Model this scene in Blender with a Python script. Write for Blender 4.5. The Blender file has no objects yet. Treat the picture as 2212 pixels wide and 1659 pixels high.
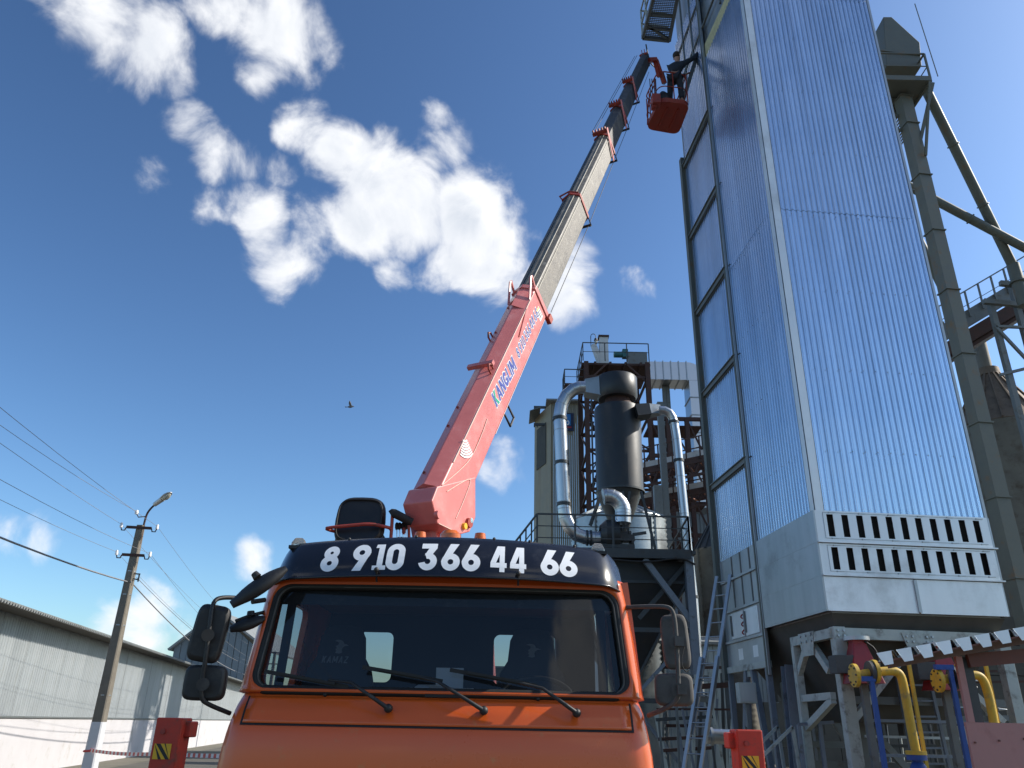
import bpy, bmesh, math, random
from mathutils import Vector, Matrix
random.seed(7)
V = Vector
R = math.radians
sc = bpy.context.scene
COL = sc.collection

# ------------------------------------------------------------------ camera
CAM_H = 1.75
TH, RHO = R(23.67), R(1.19)
PS = 4032 / 2212.0                       # measurements below are in a 2212 px wide copy of the photograph
FPX = 3060 / PS
CX, CY = 1106.0, 829.5
cf = V((0, math.cos(TH), math.sin(TH)))
cu0 = V((0, -math.sin(TH), math.cos(TH)))
cr = math.cos(RHO) * V((1, 0, 0)) + math.sin(RHO) * cu0
cu = -math.sin(RHO) * V((1, 0, 0)) + math.cos(RHO) * cu0
CAM = V((0, 0, CAM_H))
cam_d = bpy.data.cameras.new('camera')
cam = bpy.data.objects.new('camera', cam_d)
COL.objects.link(cam)
cam_d.sensor_width = 36.0
cam_d.lens = 3060 / 4032.0 * 36.0
cam_d.clip_start = 0.05
cam_d.clip_end = 6000
cam.matrix_world = Matrix(((cr.x, cu.x, -cf.x, CAM.x), (cr.y, cu.y, -cf.y, CAM.y), (cr.z, cu.z, -cf.z, CAM.z), (0, 0, 0, 1)))
sc.camera = cam

# ------------------------------------------------------------------ light
SUN_AZ, SUN_EL = R(82), R(37)            # azimuth clockwise from +Y
SUN = V((math.cos(SUN_EL) * math.sin(SUN_AZ), math.cos(SUN_EL) * math.cos(SUN_AZ), math.sin(SUN_EL)))
sl = bpy.data.lights.new('sun', 'SUN')
sl.energy = 4.8
sl.angle = R(0.53)
sl.color = (1.0, 0.94, 0.85)
so = bpy.data.objects.new('sun', sl)
COL.objects.link(so)
so.rotation_euler = (-SUN).to_track_quat('-Z', 'Y').to_euler()
so.location = (60, 10, 60)
vs = sc.view_settings
vs.view_transform = 'Standard'
vs.look = 'None'
vs.exposure = 0.28
vs.gamma = 1.0
vs.use_curve_mapping = False

def ray(x, y):
    return (cf * FPX + cr * (x - CX) + cu * (CY - y))
def at(x, y, Y):                         # point of pixel (x, y) at distance Y in front of the camera
    d = ray(x, y)
    return CAM + d * (Y / d.y)
def onp(x, y, p, n):                     # pixel onto a plane
    d = ray(x, y)
    return CAM + d * ((V(p) - CAM).dot(V(n)) / d.dot(V(n)))
def px(p):                               # metres per pixel at a point
    return (V(p) - CAM).dot(cf) / FPX

# ------------------------------------------------------------------ sky
world = bpy.data.worlds.new('World')
sc.world = world
world.use_nodes = True
def build_world():
    nt = world.node_tree
    nt.nodes.clear()
    N, L = nt.nodes.new, nt.links.new
    out = N('ShaderNodeOutputWorld')
    bg = N('ShaderNodeBackground')
    bg.inputs['Strength'].default_value = 0.1
    sky = N('ShaderNodeTexSky')
    sky.sky_type = 'NISHITA'
    sky.sun_disc = False
    sky.sun_elevation = SUN_EL
    sky.sun_rotation = SUN_AZ
    sky.altitude = 150
    sky.air_density = 1.0
    sky.dust_density = 1.3
    sky.ozone_density = 3.0
    def math_(op, a, b=None, c=None, clamp=False):
        n = N('ShaderNodeMath'); n.operation = op; n.use_clamp = clamp
        for i, v in enumerate((a, b, c)):
            if v is None: continue
            if isinstance(v, (int, float)): n.inputs[i].default_value = v
            else: L(v, n.inputs[i])
        return n.outputs[0]
    def vmath(op, a, b=None, scale=None):
        n = N('ShaderNodeVectorMath'); n.operation = op
        for i, v in enumerate((a, b)):
            if v is None: continue
            if isinstance(v, (tuple, Vector)): n.inputs[i].default_value = tuple(v)
            else: L(v, n.inputs[i])
        if scale is not None: n.inputs['Scale'].default_value = scale
        return n
    tc = N('ShaderNodeTexCoord')
    D = vmath('NORMALIZE', tc.outputs['Generated']).outputs[0]
    # clouds of the photographed sky (pixel, radius) and the same kind of clouds all round
    blobs = [(215, 30, 95), (295, 105, 105), (350, 150, 62), (275, 35, 70), (130, 5, 50),
             (500, 15, 82), (590, 65, 118), (655, 110, 85), (560, 130, 65),
             (395, 280, 62), (440, 325, 72), (508, 348, 50),
             (655, 265, 62), (600, 378, 36),
             (430, 465, 52), (482, 440, 34), (312, 375, 36),
             (555, 460, 72), (565, 540, 72), (605, 575, 58), (525, 420, 40), (660, 550, 60),
             (740, 345, 88), (815, 370, 110), (700, 470, 80), (790, 480, 110), (890, 440, 120),
             (975, 320, 78), (1020, 440, 120), (1090, 480, 92), (1000, 550, 95), (1065, 570, 90), (1140, 455, 50), (962, 258, 36),
             (845, 580, 50), (1252, 555, 62), (1225, 650, 62), (1180, 600, 60), (1378, 602, 32),
             (1075, 1003, 62), (1105, 1022, 36), (55, 1150, 62), (560, 1222, 44), (330, 1362, 100), (245, 1350, 70), (395, 1390, 60)]
    rnd = random.Random(11)
    dirs = []
    for x, y, r in blobs:
        d = ray(x, y).normalized()
        ra_ = r * 0.97 * d.dot(cf) / FPX
        dirs.append((d, math.cos(ra_), 1 / (ra_ * 0.045)))
    k = 0
    while k < 18:
        az, el = rnd.uniform(0, 2 * math.pi), R(rnd.uniform(4, 65))
        d = V((math.sin(az) * math.cos(el), math.cos(az) * math.cos(el), math.sin(el)))
        if d.y > 0 and (d.dot(cf) > 0.72 or (d.x > 0 and d.dot(cf) > 0.3)): continue
        ra_ = rnd.uniform(0.05, 0.11); dirs.append((d, math.cos(ra_), 1 / (ra_ * 0.045)))
        k += 1
    warp = N('ShaderNodeTexNoise'); warp.inputs['Scale'].default_value = 6.0; warp.inputs['Detail'].default_value = 2.0
    L(D, warp.inputs['Vector'])
    w = vmath('SUBTRACT', warp.outputs['Color'], (.5, .5, .5)).outputs[0]
    q = vmath('NORMALIZE', vmath('ADD', D, vmath('SCALE', w, None, 0.06).outputs[0]).outputs[0]).outputs[0]
    best = None
    for d, c, k_ in dirs:
        dt = N('ShaderNodeVectorMath'); dt.operation = 'DOT_PRODUCT'
        L(q, dt.inputs[0]); dt.inputs[1].default_value = tuple(d)
        v = math_('MULTIPLY_ADD', dt.outputs['Value'], k_, -c * k_)
        best = v if best is None else math_('MAXIMUM', best, v)
    best = math_('MULTIPLY', math_('MAXIMUM', math_('MINIMUM', best, 0.8), -1.3), 2.2)
    def fbm(vec):
        n = N('ShaderNodeTexNoise'); n.inputs['Scale'].default_value = 12.0; n.inputs['Detail'].default_value = 10.0; n.inputs['Roughness'].default_value = 0.55; n.inputs['Distortion'].default_value = 0.35
        L(vec, n.inputs['Vector']); return n.outputs['Fac']
    n1 = fbm(D)
    n2 = fbm(vmath('ADD', D, tuple((SUN - cf * SUN.dot(cf)) * 0.028)).outputs[0])
    dn = math_('ADD', best, math_('MULTIPLY_ADD', n1, 5.8, -2.90))
    mr = N('ShaderNodeMapRange'); mr.interpolation_type = 'SMOOTHERSTEP'
    L(dn, mr.inputs['Value']); mr.inputs['From Min'].default_value = -0.30; mr.inputs['From Max'].default_value = 1.70
    mask = mr.outputs['Result']
    thick = N('ShaderNodeMapRange'); L(dn, thick.inputs['Value']); thick.inputs['From Min'].default_value = 0.5; thick.inputs['From Max'].default_value = 2.3
    rel = math_('MULTIPLY_ADD', math_('SUBTRACT', n2, n1), 3.4, 0.55, clamp=True)
    sh = math_('MULTIPLY', thick.outputs['Result'], rel, clamp=True)
    cr_ = N('ShaderNodeMix'); cr_.data_type = 'RGBA'
    L(sh, cr_.inputs['Factor'])
    cr_.inputs['A'].default_value = (8.9, 9.0, 9.2, 1)
    cr_.inputs['B'].default_value = (5.6, 6.1, 6.9, 1)
    # the camera's contrast on the clear sky
    gm = N('ShaderNodeGamma'); L(vmath('SCALE', sky.outputs[0], None, 0.1).outputs[0], gm.inputs['Color']); gm.inputs['Gamma'].default_value = 1.42
    clear = vmath('MINIMUM', vmath('MULTIPLY', gm.outputs[0], (21.0, 22.4, 21.2)).outputs[0], (14., 14., 14.)).outputs[0]
    mx = N('ShaderNodeMix'); mx.data_type = 'RGBA'
    L(math_('MULTIPLY', mask, 0.97), mx.inputs['Factor']); L(clear, mx.inputs['A']); L(cr_.outputs['Result'], mx.inputs['B'])
    L(mx.outputs['Result'], bg.inputs['Color'])
    L(bg.outputs[0], out.inputs['Surface'])
    world.cycles.sampling_method = 'MANUAL'; world.cycles.sample_map_resolution = 512
build_world()

# ------------------------------------------------------------------ materials
M = {}
def mat(name, col, rough=0.6, metal=0.0, var=0.12, scale=3.0, bump=0.0, bscale=None, dirt=None, dscale=1.5, damt=0.4, coat=0.0, spec=0.5, streak=False, rvar=0.1):
    m = bpy.data.materials.new(name); m.use_nodes = True
    nt = m.node_tree; N, L = nt.nodes.new, nt.links.new
    b = nt.nodes['Principled BSDF']
    tc = N('ShaderNodeTexCoord')
    src = tc.outputs['Object']
    if streak:
        mp = N('ShaderNodeMapping'); L(src, mp.inputs['Vector']); mp.inputs['Scale'].default_value = (1, 1, 0.12); src2 = mp.outputs[0]
    else: src2 = src
    n = N('ShaderNodeTexNoise'); n.inputs['Scale'].default_value = scale; n.inputs['Detail'].default_value = 6; n.inputs['Roughness'].default_value = 0.6
    L(src, n.inputs['Vector'])
    mr = N('ShaderNodeMapRange'); L(n.outputs['Fac'], mr.inputs['Value'])
    mr.inputs['From Min'].default_value = 0.25; mr.inputs['From Max'].default_value = 0.75
    mr.inputs['To Min'].default_value = 1 - var; mr.inputs['To Max'].default_value = 1 + var
    mul = N('ShaderNodeVectorMath'); mul.operation = 'SCALE'
    mul.inputs[0].default_value = col[:3]; L(mr.outputs[0], mul.inputs['Scale'])
    c = mul.outputs[0]
    if dirt:
        n3 = N('ShaderNodeTexNoise'); n3.inputs['Scale'].default_value = dscale; n3.inputs['Detail'].default_value = 8; n3.inputs['Roughness'].default_value = 0.68
        L(src2, n3.inputs['Vector'])
        m3 = N('ShaderNodeMapRange'); L(n3.outputs['Fac'], m3.inputs['Value']); m3.interpolation_type = 'SMOOTHSTEP'
        m3.inputs['From Min'].default_value = 0.62 - 0.3 * damt; m3.inputs['From Max'].default_value = 0.74
        mx = N('ShaderNodeMix'); mx.data_type = 'RGBA'
        L(m3.outputs[0], mx.inputs['Factor']); L(c, mx.inputs['A']); mx.inputs['B'].default_value = (*dirt[:3], 1)
        c = mx.outputs['Result']
    L(c, b.inputs['Base Color'])
    b.inputs['Metallic'].default_value = metal
    r2 = N('ShaderNodeMapRange'); L(n.outputs['Fac'], r2.inputs['Value']); r2.inputs['From Min'].default_value = .25; r2.inputs['From Max'].default_value = .75
    r2.inputs['To Min'].default_value = max(0.02, rough - rvar); r2.inputs['To Max'].default_value = min(1, rough + rvar)
    L(r2.outputs[0], b.inputs['Roughness'])
    b.inputs['Coat Weight'].default_value = coat
    b.inputs['Coat Roughness'].default_value = 0.08
    b.inputs['Specular IOR Level'].default_value = spec
    if bump:
        n2 = N('ShaderNodeTexNoise'); n2.inputs['Scale'].default_value = bscale or scale * 6; n2.inputs['Detail'].default_value = 4
        L(src, n2.inputs['Vector'])
        bp = N('ShaderNodeBump'); bp.inputs['Strength'].default_value = bump; bp.inputs['Distance'].default_value = 0.02
        L(n2.outputs['Fac'], bp.inputs['Height']); L(bp.outputs[0], b.inputs['Normal'])
    M[name] = m
    return m
mat('ground', (.10, .092, .075), .95, var=.3, scale=.8, bump=.5, bscale=9, dirt=(.06, .07, .035), dscale=.25, damt=.5)
mat('orange', (.64, .100, .013), .30, var=.05, scale=1.2, coat=.35, dirt=(.55, .15, .04), dscale=9, damt=.12)
mat('black_plastic', (.014, .014, .015), .55, var=.25, scale=8, dirt=(.05, .047, .042), dscale=6, damt=.35)
mat('visor_black', (.010, .010, .014), .22, var=.2, scale=3, coat=.3, dirt=(.03, .03, .035), dscale=5, damt=.3)
mat('rubber', (.012, .012, .012), .7, var=.2, scale=10)
mat('dusty_plastic', (.085, .08, .075), .8, var=.3, scale=9, dirt=(.045, .04, .036), dscale=7, damt=.5)
mat('white_vinyl', (.80, .81, .82), .45, var=.03, scale=4)
mat('blue_vinyl', (.03, .055, .33), .4, var=.05, scale=6)
mat('green_vinyl', (.0, .32, .20), .4, var=.05, scale=6)
mat('yellow_vinyl', (.75, .45, .02), .5, var=.08, scale=12)
mat('black_vinyl', (.015, .015, .015), .5, var=.1, scale=12)
mat('seat_cloth', (.020, .024, .034), .9, var=.2, scale=14)
mat('seat_print', (.23, .24, .26), .8, var=.15, scale=14)
mat('headliner', (.17, .16, .14), .85, var=.1, scale=5)
mat('paper', (.72, .74, .74), .8, var=.08, scale=9)
mat('crane_red', (.62, .175, .158), .36, var=.10, scale=4, dirt=(.66, .25, .23), dscale=4.0, damt=.5, coat=.3)
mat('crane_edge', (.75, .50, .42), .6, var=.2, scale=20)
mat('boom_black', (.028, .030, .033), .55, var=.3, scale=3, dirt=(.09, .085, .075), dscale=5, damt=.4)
mat('wear_strip', (.42, .39, .33), .6, var=.3, scale=12, dirt=(.2, .18, .15), dscale=10, damt=.5)
mat('boom_grease', (.14, .127, .108), .5, var=.35, scale=5, dirt=(.30, .28, .24), dscale=7, damt=.35, bump=.15)
mat('dark_red', (.33, .045, .030), .55, var=.2, scale=5, dirt=(.12, .03, .02), dscale=6, damt=.4)
mat('basket_red', (.33, .038, .016), .55, var=.18, scale=4, dirt=(.18, .05, .03), dscale=4, damt=.5)
mat('chrome', (.82, .83, .84), .12, 1.0, var=.03, rvar=.03)
mat('black_vinyl_seat', (.012, .012, .012), .38, var=.2, scale=10)
mat('cable_steel', (.03, .032, .036), .6, var=.1)
mat('galv', (.64, .71, .80), .24, .95, var=.05, scale=.8, rvar=.05, bump=.012, bscale=.9)
mat('galv_flat', (.40, .425, .44), .45, .75, var=.10, scale=1.6, rvar=.06, dirt=(.30, .315, .32), dscale=1.2, damt=.35)
mat('galv_front', (.74, .77, .78), .50, .55, var=.06, scale=1.4, rvar=.06, dirt=(.55, .57, .57), dscale=1.0, damt=.4)
mat('duct', (.50, .52, .54), .33, .95, var=.05, scale=1.5, rvar=.02)
mat('alu', (.36, .37, .38), .42, .8, var=.1, scale=6)
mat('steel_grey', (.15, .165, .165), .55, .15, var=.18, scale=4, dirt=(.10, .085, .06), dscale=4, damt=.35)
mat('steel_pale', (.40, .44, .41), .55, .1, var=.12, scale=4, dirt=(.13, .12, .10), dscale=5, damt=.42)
mat('steel_green', (.105, .115, .100), .55, .1, var=.15, scale=2.5, dirt=(.16, .10, .05), dscale=3, damt=.28)
mat('steel_blue', (.17, .20, .24), .5, .15, var=.15, scale=4, dirt=(.08, .08, .08), dscale=4, damt=.3)
mat('cyclone', (.030, .033, .036), .46, .1, var=.18, scale=2.2, dirt=(.045, .042, .038), dscale=2.4, damt=.4)
mat('dark_steel', (.055, .062, .066), .5, .2, var=.2, scale=4, dirt=(.06, .05, .04), dscale=5, damt=.3)
mat('rust', (.055, .024, .018), .75, var=.35, scale=4, dirt=(.035, .022, .017), dscale=5, damt=.5)
mat('rust_light', (.30, .12, .08), .7, var=.3, scale=4, dirt=(.12, .06, .05), dscale=5, damt=.45)
mat('beige', (.26, .25, .195), .6, .1, var=.10, scale=1.2, dirt=(.25, .20, .13), dscale=1.2, damt=.35, streak=True)
mat('beige_end', (.30, .26, .18), .65, var=.15, scale=1.2, dirt=(.24, .17, .10), dscale=1.0, damt=.5, streak=True)
mat('white_metal', (.55, .56, .55), .5, .1, var=.1, scale=2, dirt=(.3, .28, .25), dscale=2, damt=.3)
mat('silo', (.36, .39, .40), .38, .75, var=.15, scale=1.5, rvar=.08, dirt=(.25, .26, .26), dscale=1.2, damt=.4, streak=True)
mat('silo_old', (.17, .155, .125), .65, .3, var=.25, scale=2, dirt=(.10, .075, .05), dscale=2.5, damt=.5)
mat('silo_roof', (.17, .125, .085), .7, .2, var=.25, scale=2.5, dirt=(.09, .06, .04), dscale=3, damt=.5)
mat('dark_in', (.012, .011, .010), .9, var=.2)
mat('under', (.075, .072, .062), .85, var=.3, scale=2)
mat('wool', (.55, .48, .27), .9, var=.2, scale=8)
mat('wh_metal', (.385, .41, .42), .5, .35, var=.10, scale=.7, dirt=(.33, .34, .32), dscale=1.0, damt=.35, streak=True)
mat('wh_white', (.53, .515, .525), .85, var=.05, scale=1.5, dirt=(.42, .40, .37), dscale=1.3, damt=.2)
mat('wh_roof', (.22, .235, .235), .75, .1, var=.15, scale=1.0, dirt=(.16, .16, .15), dscale=1.0, damt=.5)
mat('grey_clad', (.17, .20, .22), .6, .2, var=.12, scale=.8)
mat('concrete', (.18, .16, .128), .9, var=.2, scale=5, bump=.3, dirt=(.15, .13, .10), dscale=4, damt=.4, streak=True)
mat('pole_white', (.58, .59, .61), .8, var=.06, scale=6)
mat('porcelain', (.8, .78, .76), .25, var=.05)
mat('lamp_alu', (.5, .5, .48), .4, .7, var=.1)
mat('wire', (.24, .24, .25), .6, var=.1)
mat('yellow_pipe', (.60, .38, .035), .55, var=.15, scale=6, dirt=(.33, .24, .08), dscale=7, damt=.45)
mat('blue_paint', (.02, .075, .30), .55, var=.12, scale=6, dirt=(.02, .05, .2), dscale=6, damt=.3)
mat('valve_red', (.25, .018, .022), .45, var=.2, scale=6)
mat('iron', (.07, .07, .07), .6, .4, var=.25, scale=9)
mat('pink_sheet', (.40, .205, .185), .7, var=.10, scale=2, dirt=(.30, .14, .125), dscale=2, damt=.35)
mat('brown_trim', (.14, .055, .04), .7, var=.2, scale=4)
mat('roof_under', (.14, .085, .065), .8, var=.2, scale=3)
mat('sign_navy', (.018, .03, .075), .5, var=.05)
mat('sign_blue', (.03, .20, .50), .45, var=.05)
mat('sign_red', (.42, .03, .04), .5, var=.05)
mat('tape_white', (.82, .8, .8), .5, var=.05)
mat('tape_red', (.62, .06, .06), .5, var=.05)
mat('outrigger_red', (.46, .04, .02), .55, var=.2, scale=6, dirt=(.20, .06, .04), dscale=9, damt=.45)
mat('soil', (.15, .135, .105), .95, var=.3, scale=2, bump=.5, dirt=(.09, .10, .05), dscale=1, damt=.5)
mat('skin', (.42, .22, .15), .55, var=.1, scale=20)
mat('hair', (.035, .022, .015), .7, var=.2, scale=40)
mat('jacket', (.020, .026, .038), .9, var=.25, scale=12)
mat('trousers', (.030, .033, .042), .9, var=.25, scale=12)
mat('shirt', (.32, .33, .34), .9, var=.15, scale=12)
mat('bird_grey', (.16, .16, .17), .8, var=.2, scale=30)
mat('motor_green', (.02, .12, .13), .5, var=.15, scale=8)
def sheet_variety(name, amt, streak):
    # every sheet of the cladding has its own tone, and faint runs down its length
    nt = M[name].node_tree; N, L = nt.nodes.new, nt.links.new; b = nt.nodes['Principled BSDF']
    src = b.inputs['Base Color'].links[0].from_socket
    oi = N('ShaderNodeObjectInfo'); tc = N('ShaderNodeTexCoord'); mp = N('ShaderNodeMapping'); L(tc.outputs['Object'], mp.inputs['Vector'])
    mp.inputs['Scale'].default_value = (5, 5, .22)
    off = N('ShaderNodeVectorMath'); off.operation = 'SCALE'; off.inputs[0].default_value = (37, 11, 5); L(oi.outputs['Random'], off.inputs['Scale']); L(off.outputs[0], mp.inputs['Location'])
    ns = N('ShaderNodeTexNoise'); ns.inputs['Scale'].default_value = 1.0; ns.inputs['Detail'].default_value = 5; L(mp.outputs[0], ns.inputs['Vector'])
    a = N('ShaderNodeMapRange'); L(oi.outputs['Random'], a.inputs['Value']); a.inputs['To Min'].default_value = 1 - amt; a.inputs['To Max'].default_value = 1 + amt
    c = N('ShaderNodeMapRange'); L(ns.outputs['Fac'], c.inputs['Value']); c.inputs['From Min'].default_value = .3; c.inputs['From Max'].default_value = .7; c.inputs['To Min'].default_value = 1 - streak; c.inputs['To Max'].default_value = 1 + streak * .6
    m1 = N('ShaderNodeMath'); m1.operation = 'MULTIPLY'; L(a.outputs[0], m1.inputs[0]); L(c.outputs[0], m1.inputs[1])
    sc_n = N('ShaderNodeVectorMath'); sc_n.operation = 'SCALE'; L(src, sc_n.inputs[0]); L(m1.outputs[0], sc_n.inputs['Scale']); L(sc_n.outputs[0], b.inputs['Base Color'])
sheet_variety('galv', .025, .10); sheet_variety('galv_flat', .05, .10); sheet_variety('galv_front', .03, .06); sheet_variety('wh_metal', .05, .08); sheet_variety('beige', .05, .10)
def emissive_plastic(name, col, alpha):
    m = bpy.data.materials.new(name); m.use_nodes = True
    b = m.node_tree.nodes['Principled BSDF']
    n = m.node_tree.nodes.new('ShaderNodeTexNoise'); n.inputs['Scale'].default_value = 30
    mr = m.node_tree.nodes.new('ShaderNodeMapRange'); mr.inputs['To Min'].default_value = .12; mr.inputs['To Max'].default_value = .3
    m.node_tree.links.new(n.outputs['Fac'], mr.inputs['Value']); m.node_tree.links.new(mr.outputs[0], b.inputs['Roughness'])
    b.inputs['Base Color'].default_value = (*col, 1)
    b.inputs['Transmission Weight'].default_value = alpha
    b.inputs['Coat Weight'].default_value = .4
    M[name] = m
emissive_plastic('amber', (.95, .20, .02), .35)
emissive_plastic('lens_clear', (.75, .72, .66), .75)
emissive_plastic('lamp_glass', (.8, .75, .6), .5)
def thin_glass(name, tint, rough, f0):
    m = bpy.data.materials.new(name); m.use_nodes = True
    nt = m.node_tree; nt.nodes.clear(); N, L = nt.nodes.new, nt.links.new
    o = N('ShaderNodeOutputMaterial'); t = N('ShaderNodeBsdfTransparent'); g = N('ShaderNodeBsdfGlossy')
    t.inputs['Color'].default_value = (*tint, 1); g.inputs['Roughness'].default_value = rough
    fr = N('ShaderNodeFresnel'); fr.inputs['IOR'].default_value = f0
    tc = N('ShaderNodeTexCoord'); ns = N('ShaderNodeTexNoise'); ns.inputs['Scale'].default_value = 2.5; L(tc.outputs['Object'], ns.inputs['Vector'])
    d = N('ShaderNodeBsdfDiffuse'); d.inputs['Color'].default_value = (.30, .31, .33, 1)
    mr = N('ShaderNodeMapRange'); L(ns.outputs['Fac'], mr.inputs['Value']); mr.inputs['To Min'].default_value = .012; mr.inputs['To Max'].default_value = .045
    mx = N('ShaderNodeMixShader'); L(fr.outputs[0], mx.inputs['Fac']); L(t.outputs[0], mx.inputs[1]); L(g.outputs[0], mx.inputs[2])
    m2 = N('ShaderNodeMixShader'); L(mr.outputs[0], m2.inputs['Fac']); L(mx.outputs[0], m2.inputs[1]); L(d.outputs[0], m2.inputs[2])
    L(m2.outputs[0], o.inputs['Surface'])
    M[name] = m
thin_glass('glass', (.62, .66, .70), .02, 1.5)
thin_glass('glass_side', (.60, .62, .62), .02, 1.45)

# ------------------------------------------------------------------ building blocks
def thing(name, label, cat, loc=(0, 0, 0), group=None):
    o = bpy.data.objects.new(name, None)
    COL.objects.link(o)
    o.empty_display_size = .2
    o.location = loc
    o['label'] = label
    o['category'] = cat
    if group: o['group'] = group
    return o
def tag(o, label, cat, group=None):
    o['label'] = label; o['category'] = cat
    if group: o['group'] = group
    return o
def origin(o):
    p = V((0, 0, 0))
    while o: p = p + o.location; o = o.parent
    return p
class MB:
    def __init__(s): s.v = []; s.f = []; s.sm = []
    def add(s, vs, fs, smooth=False):
        n = len(s.v)
        s.v += [V(q) for q in vs]
        s.f += [tuple(n + i for i in f) for f in fs]
        s.sm += [smooth] * len(fs)
        return s
    def box(s, c, size, ax=None):
        c = V(c)
        X, Y, Z = ax if ax else (V((1, 0, 0)), V((0, 1, 0)), V((0, 0, 1)))
        a, b, d = size[0] / 2, size[1] / 2, size[2] / 2
        vs = [c + X * (i * a) + Y * (j * b) + Z * (k * d) for k in (-1, 1) for j in (-1, 1) for i in (-1, 1)]
        return s.add(vs, [(0, 2, 3, 1), (4, 5, 7, 6), (0, 1, 5, 4), (2, 6, 7, 3), (0, 4, 6, 2), (1, 3, 7, 5)])
    def bar(s, p, q, w, h=None, up=(0, 0, 1)):
        p, q = V(p), V(q); h = h or w
        d = q - p; Ln = d.length
        if Ln < 1e-6: return s
        d = d / Ln; up = V(up)
        if abs(d.dot(up)) > .97 * up.length: up = V((0, 1, 0)) if abs(d.y) < .9 else V((1, 0, 0))
        x = d.cross(up).normalized(); z = x.cross(d).normalized()
        return s.box((p + q) / 2, (w, Ln, h), (x, d, z))
    def ibeam(s, p, q, w, h, t=.02, up=(0, 0, 1)):
        p, q = V(p), V(q); d = (q - p).normalized(); up = V(up)
        if abs(d.dot(up)) > .97: up = V((0, 1, 0))
        x = d.cross(up).normalized(); z = x.cross(d).normalized()
        for o, ww, hh in ((z * (h / 2 - t / 2), w, t), (-z * (h / 2 - t / 2), w, t), (V((0, 0, 0)), t, h - 2 * t)):
            s.box((p + q) / 2 + o, (ww, (q - p).length, hh), (x, d, z))
        return s
    def cyl(s, p, q, r, r2=None, n=16, cap=True, smooth=True):
        p, q = V(p), V(q); r2 = r if r2 is None else r2
        d = (q - p).normalized()
        up = V((0, 0, 1)) if abs(d.z) < .9 else V((1, 0, 0))
        x = d.cross(up).normalized(); y = d.cross(x)
        ring = [(x * math.cos(2 * math.pi * i / n) + y * math.sin(2 * math.pi * i / n)) for i in range(n)]
        vs = [p + e * r for e in ring] + [q + e * r2 for e in ring]
        s.add(vs, [(i, (i + 1) % n, n + (i + 1) % n, n + i) for i in range(n)], smooth)
        if cap:
            s.add([p + e * r for e in ring], [tuple(range(n))[::-1]])
            s.add([q + e * r2 for e in ring], [tuple(range(n))])
        return s
    def tube(s, pts, r, n=8, cap=True, smooth=True):
        pts = [V(p) for p in pts]
        rs = r if isinstance(r, (list, tuple)) else [r] * len(pts)
        prev = None; rings = []
        for i, p in enumerate(pts):
            a = pts[max(0, i - 1)]; b = pts[min(len(pts) - 1, i + 1)]
            d = (b - a).normalized()
            if prev is None:
                up = V((0, 0, 1)) if abs(d.z) < .9 else V((1, 0, 0))
                x = d.cross(up).normalized()
            else:
                x = (prev - d * prev.dot(d))
                x = x.normalized() if x.length > 1e-6 else d.orthogonal().normalized()
            prev = x; y = d.cross(x)
            sc_ = 1.0
            if 0 < i < len(pts) - 1:
                ca = (pts[i] - pts[i - 1]).normalized().dot((pts[i + 1] - pts[i]).normalized())
                sc_ = 1 / max(.6, math.sqrt(max(.01, (1 + ca) / 2)))
            rings.append([p + (x * math.cos(2 * math.pi * k / n) + y * math.sin(2 * math.pi * k / n)) * rs[i] * (sc_ if sc_ < 1.3 else 1.3) for k in range(n)])
        vs = [q for rg in rings for q in rg]; fs = []
        for i in range(len(pts) - 1):
            for k in range(n): fs.append((i * n + k, i * n + (k + 1) % n, (i + 1) * n + (k + 1) % n, (i + 1) * n + k))
        s.add(vs, fs, smooth)
        if cap: s.add(rings[0], [tuple(range(n))[::-1]]); s.add(rings[-1], [tuple(range(n))])
        return s
    def prism(s, poly, ext, smooth=False):
        poly = [V(p) for p in poly]; e = V(ext); n = len(poly)
        return s.add(poly + [p + e for p in poly], [tuple(range(n))[::-1], tuple(range(n, 2 * n))] + [(i, (i + 1) % n, n + (i + 1) % n, n + i) for i in range(n)], smooth)
    def loft(s, rings, closed=True, cap=True, smooth=True):
        n = len(rings[0]); vs = [V(p) for r_ in rings for p in r_]; fs = []
        for i in range(len(rings) - 1):
            for k in range(n if closed else n - 1):
                fs.append((i * n + k, i * n + (k + 1) % n, (i + 1) * n + (k + 1) % n, (i + 1) * n + k))
        s.add(vs, fs, smooth)
        if cap and closed: s.add(rings[0], [tuple(range(n))[::-1]]); s.add(rings[-1], [tuple(range(n))])
        return s
    def sphere(s, c, r, n=12, m=8, sx=1, sy=1, sz=1):
        c = V(c); vs = []; fs = []
        for i in range(m + 1):
            a = math.pi * i / m
            for k in range(n):
                b = 2 * math.pi * k / n
                vs.append(c + V((r * sx * math.sin(a) * math.cos(b), r * sy * math.sin(a) * math.sin(b), r * sz * math.cos(a))))
        for i in range(m):
            for k in range(n): fs.append((i * n + k, (i + 1) * n + k, (i + 1) * n + (k + 1) % n, i * n + (k + 1) % n))
        return s.add(vs, fs, True)
    def grid(s, fn, nu, nv, smooth=True):
        vs = [fn(i / nu, j / nv) for j in range(nv + 1) for i in range(nu + 1)]
        return s.add(vs, [(j * (nu + 1) + i, j * (nu + 1) + i + 1, (j + 1) * (nu + 1) + i + 1, (j + 1) * (nu + 1) + i) for j in range(nv) for i in range(nu)], smooth)
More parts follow.
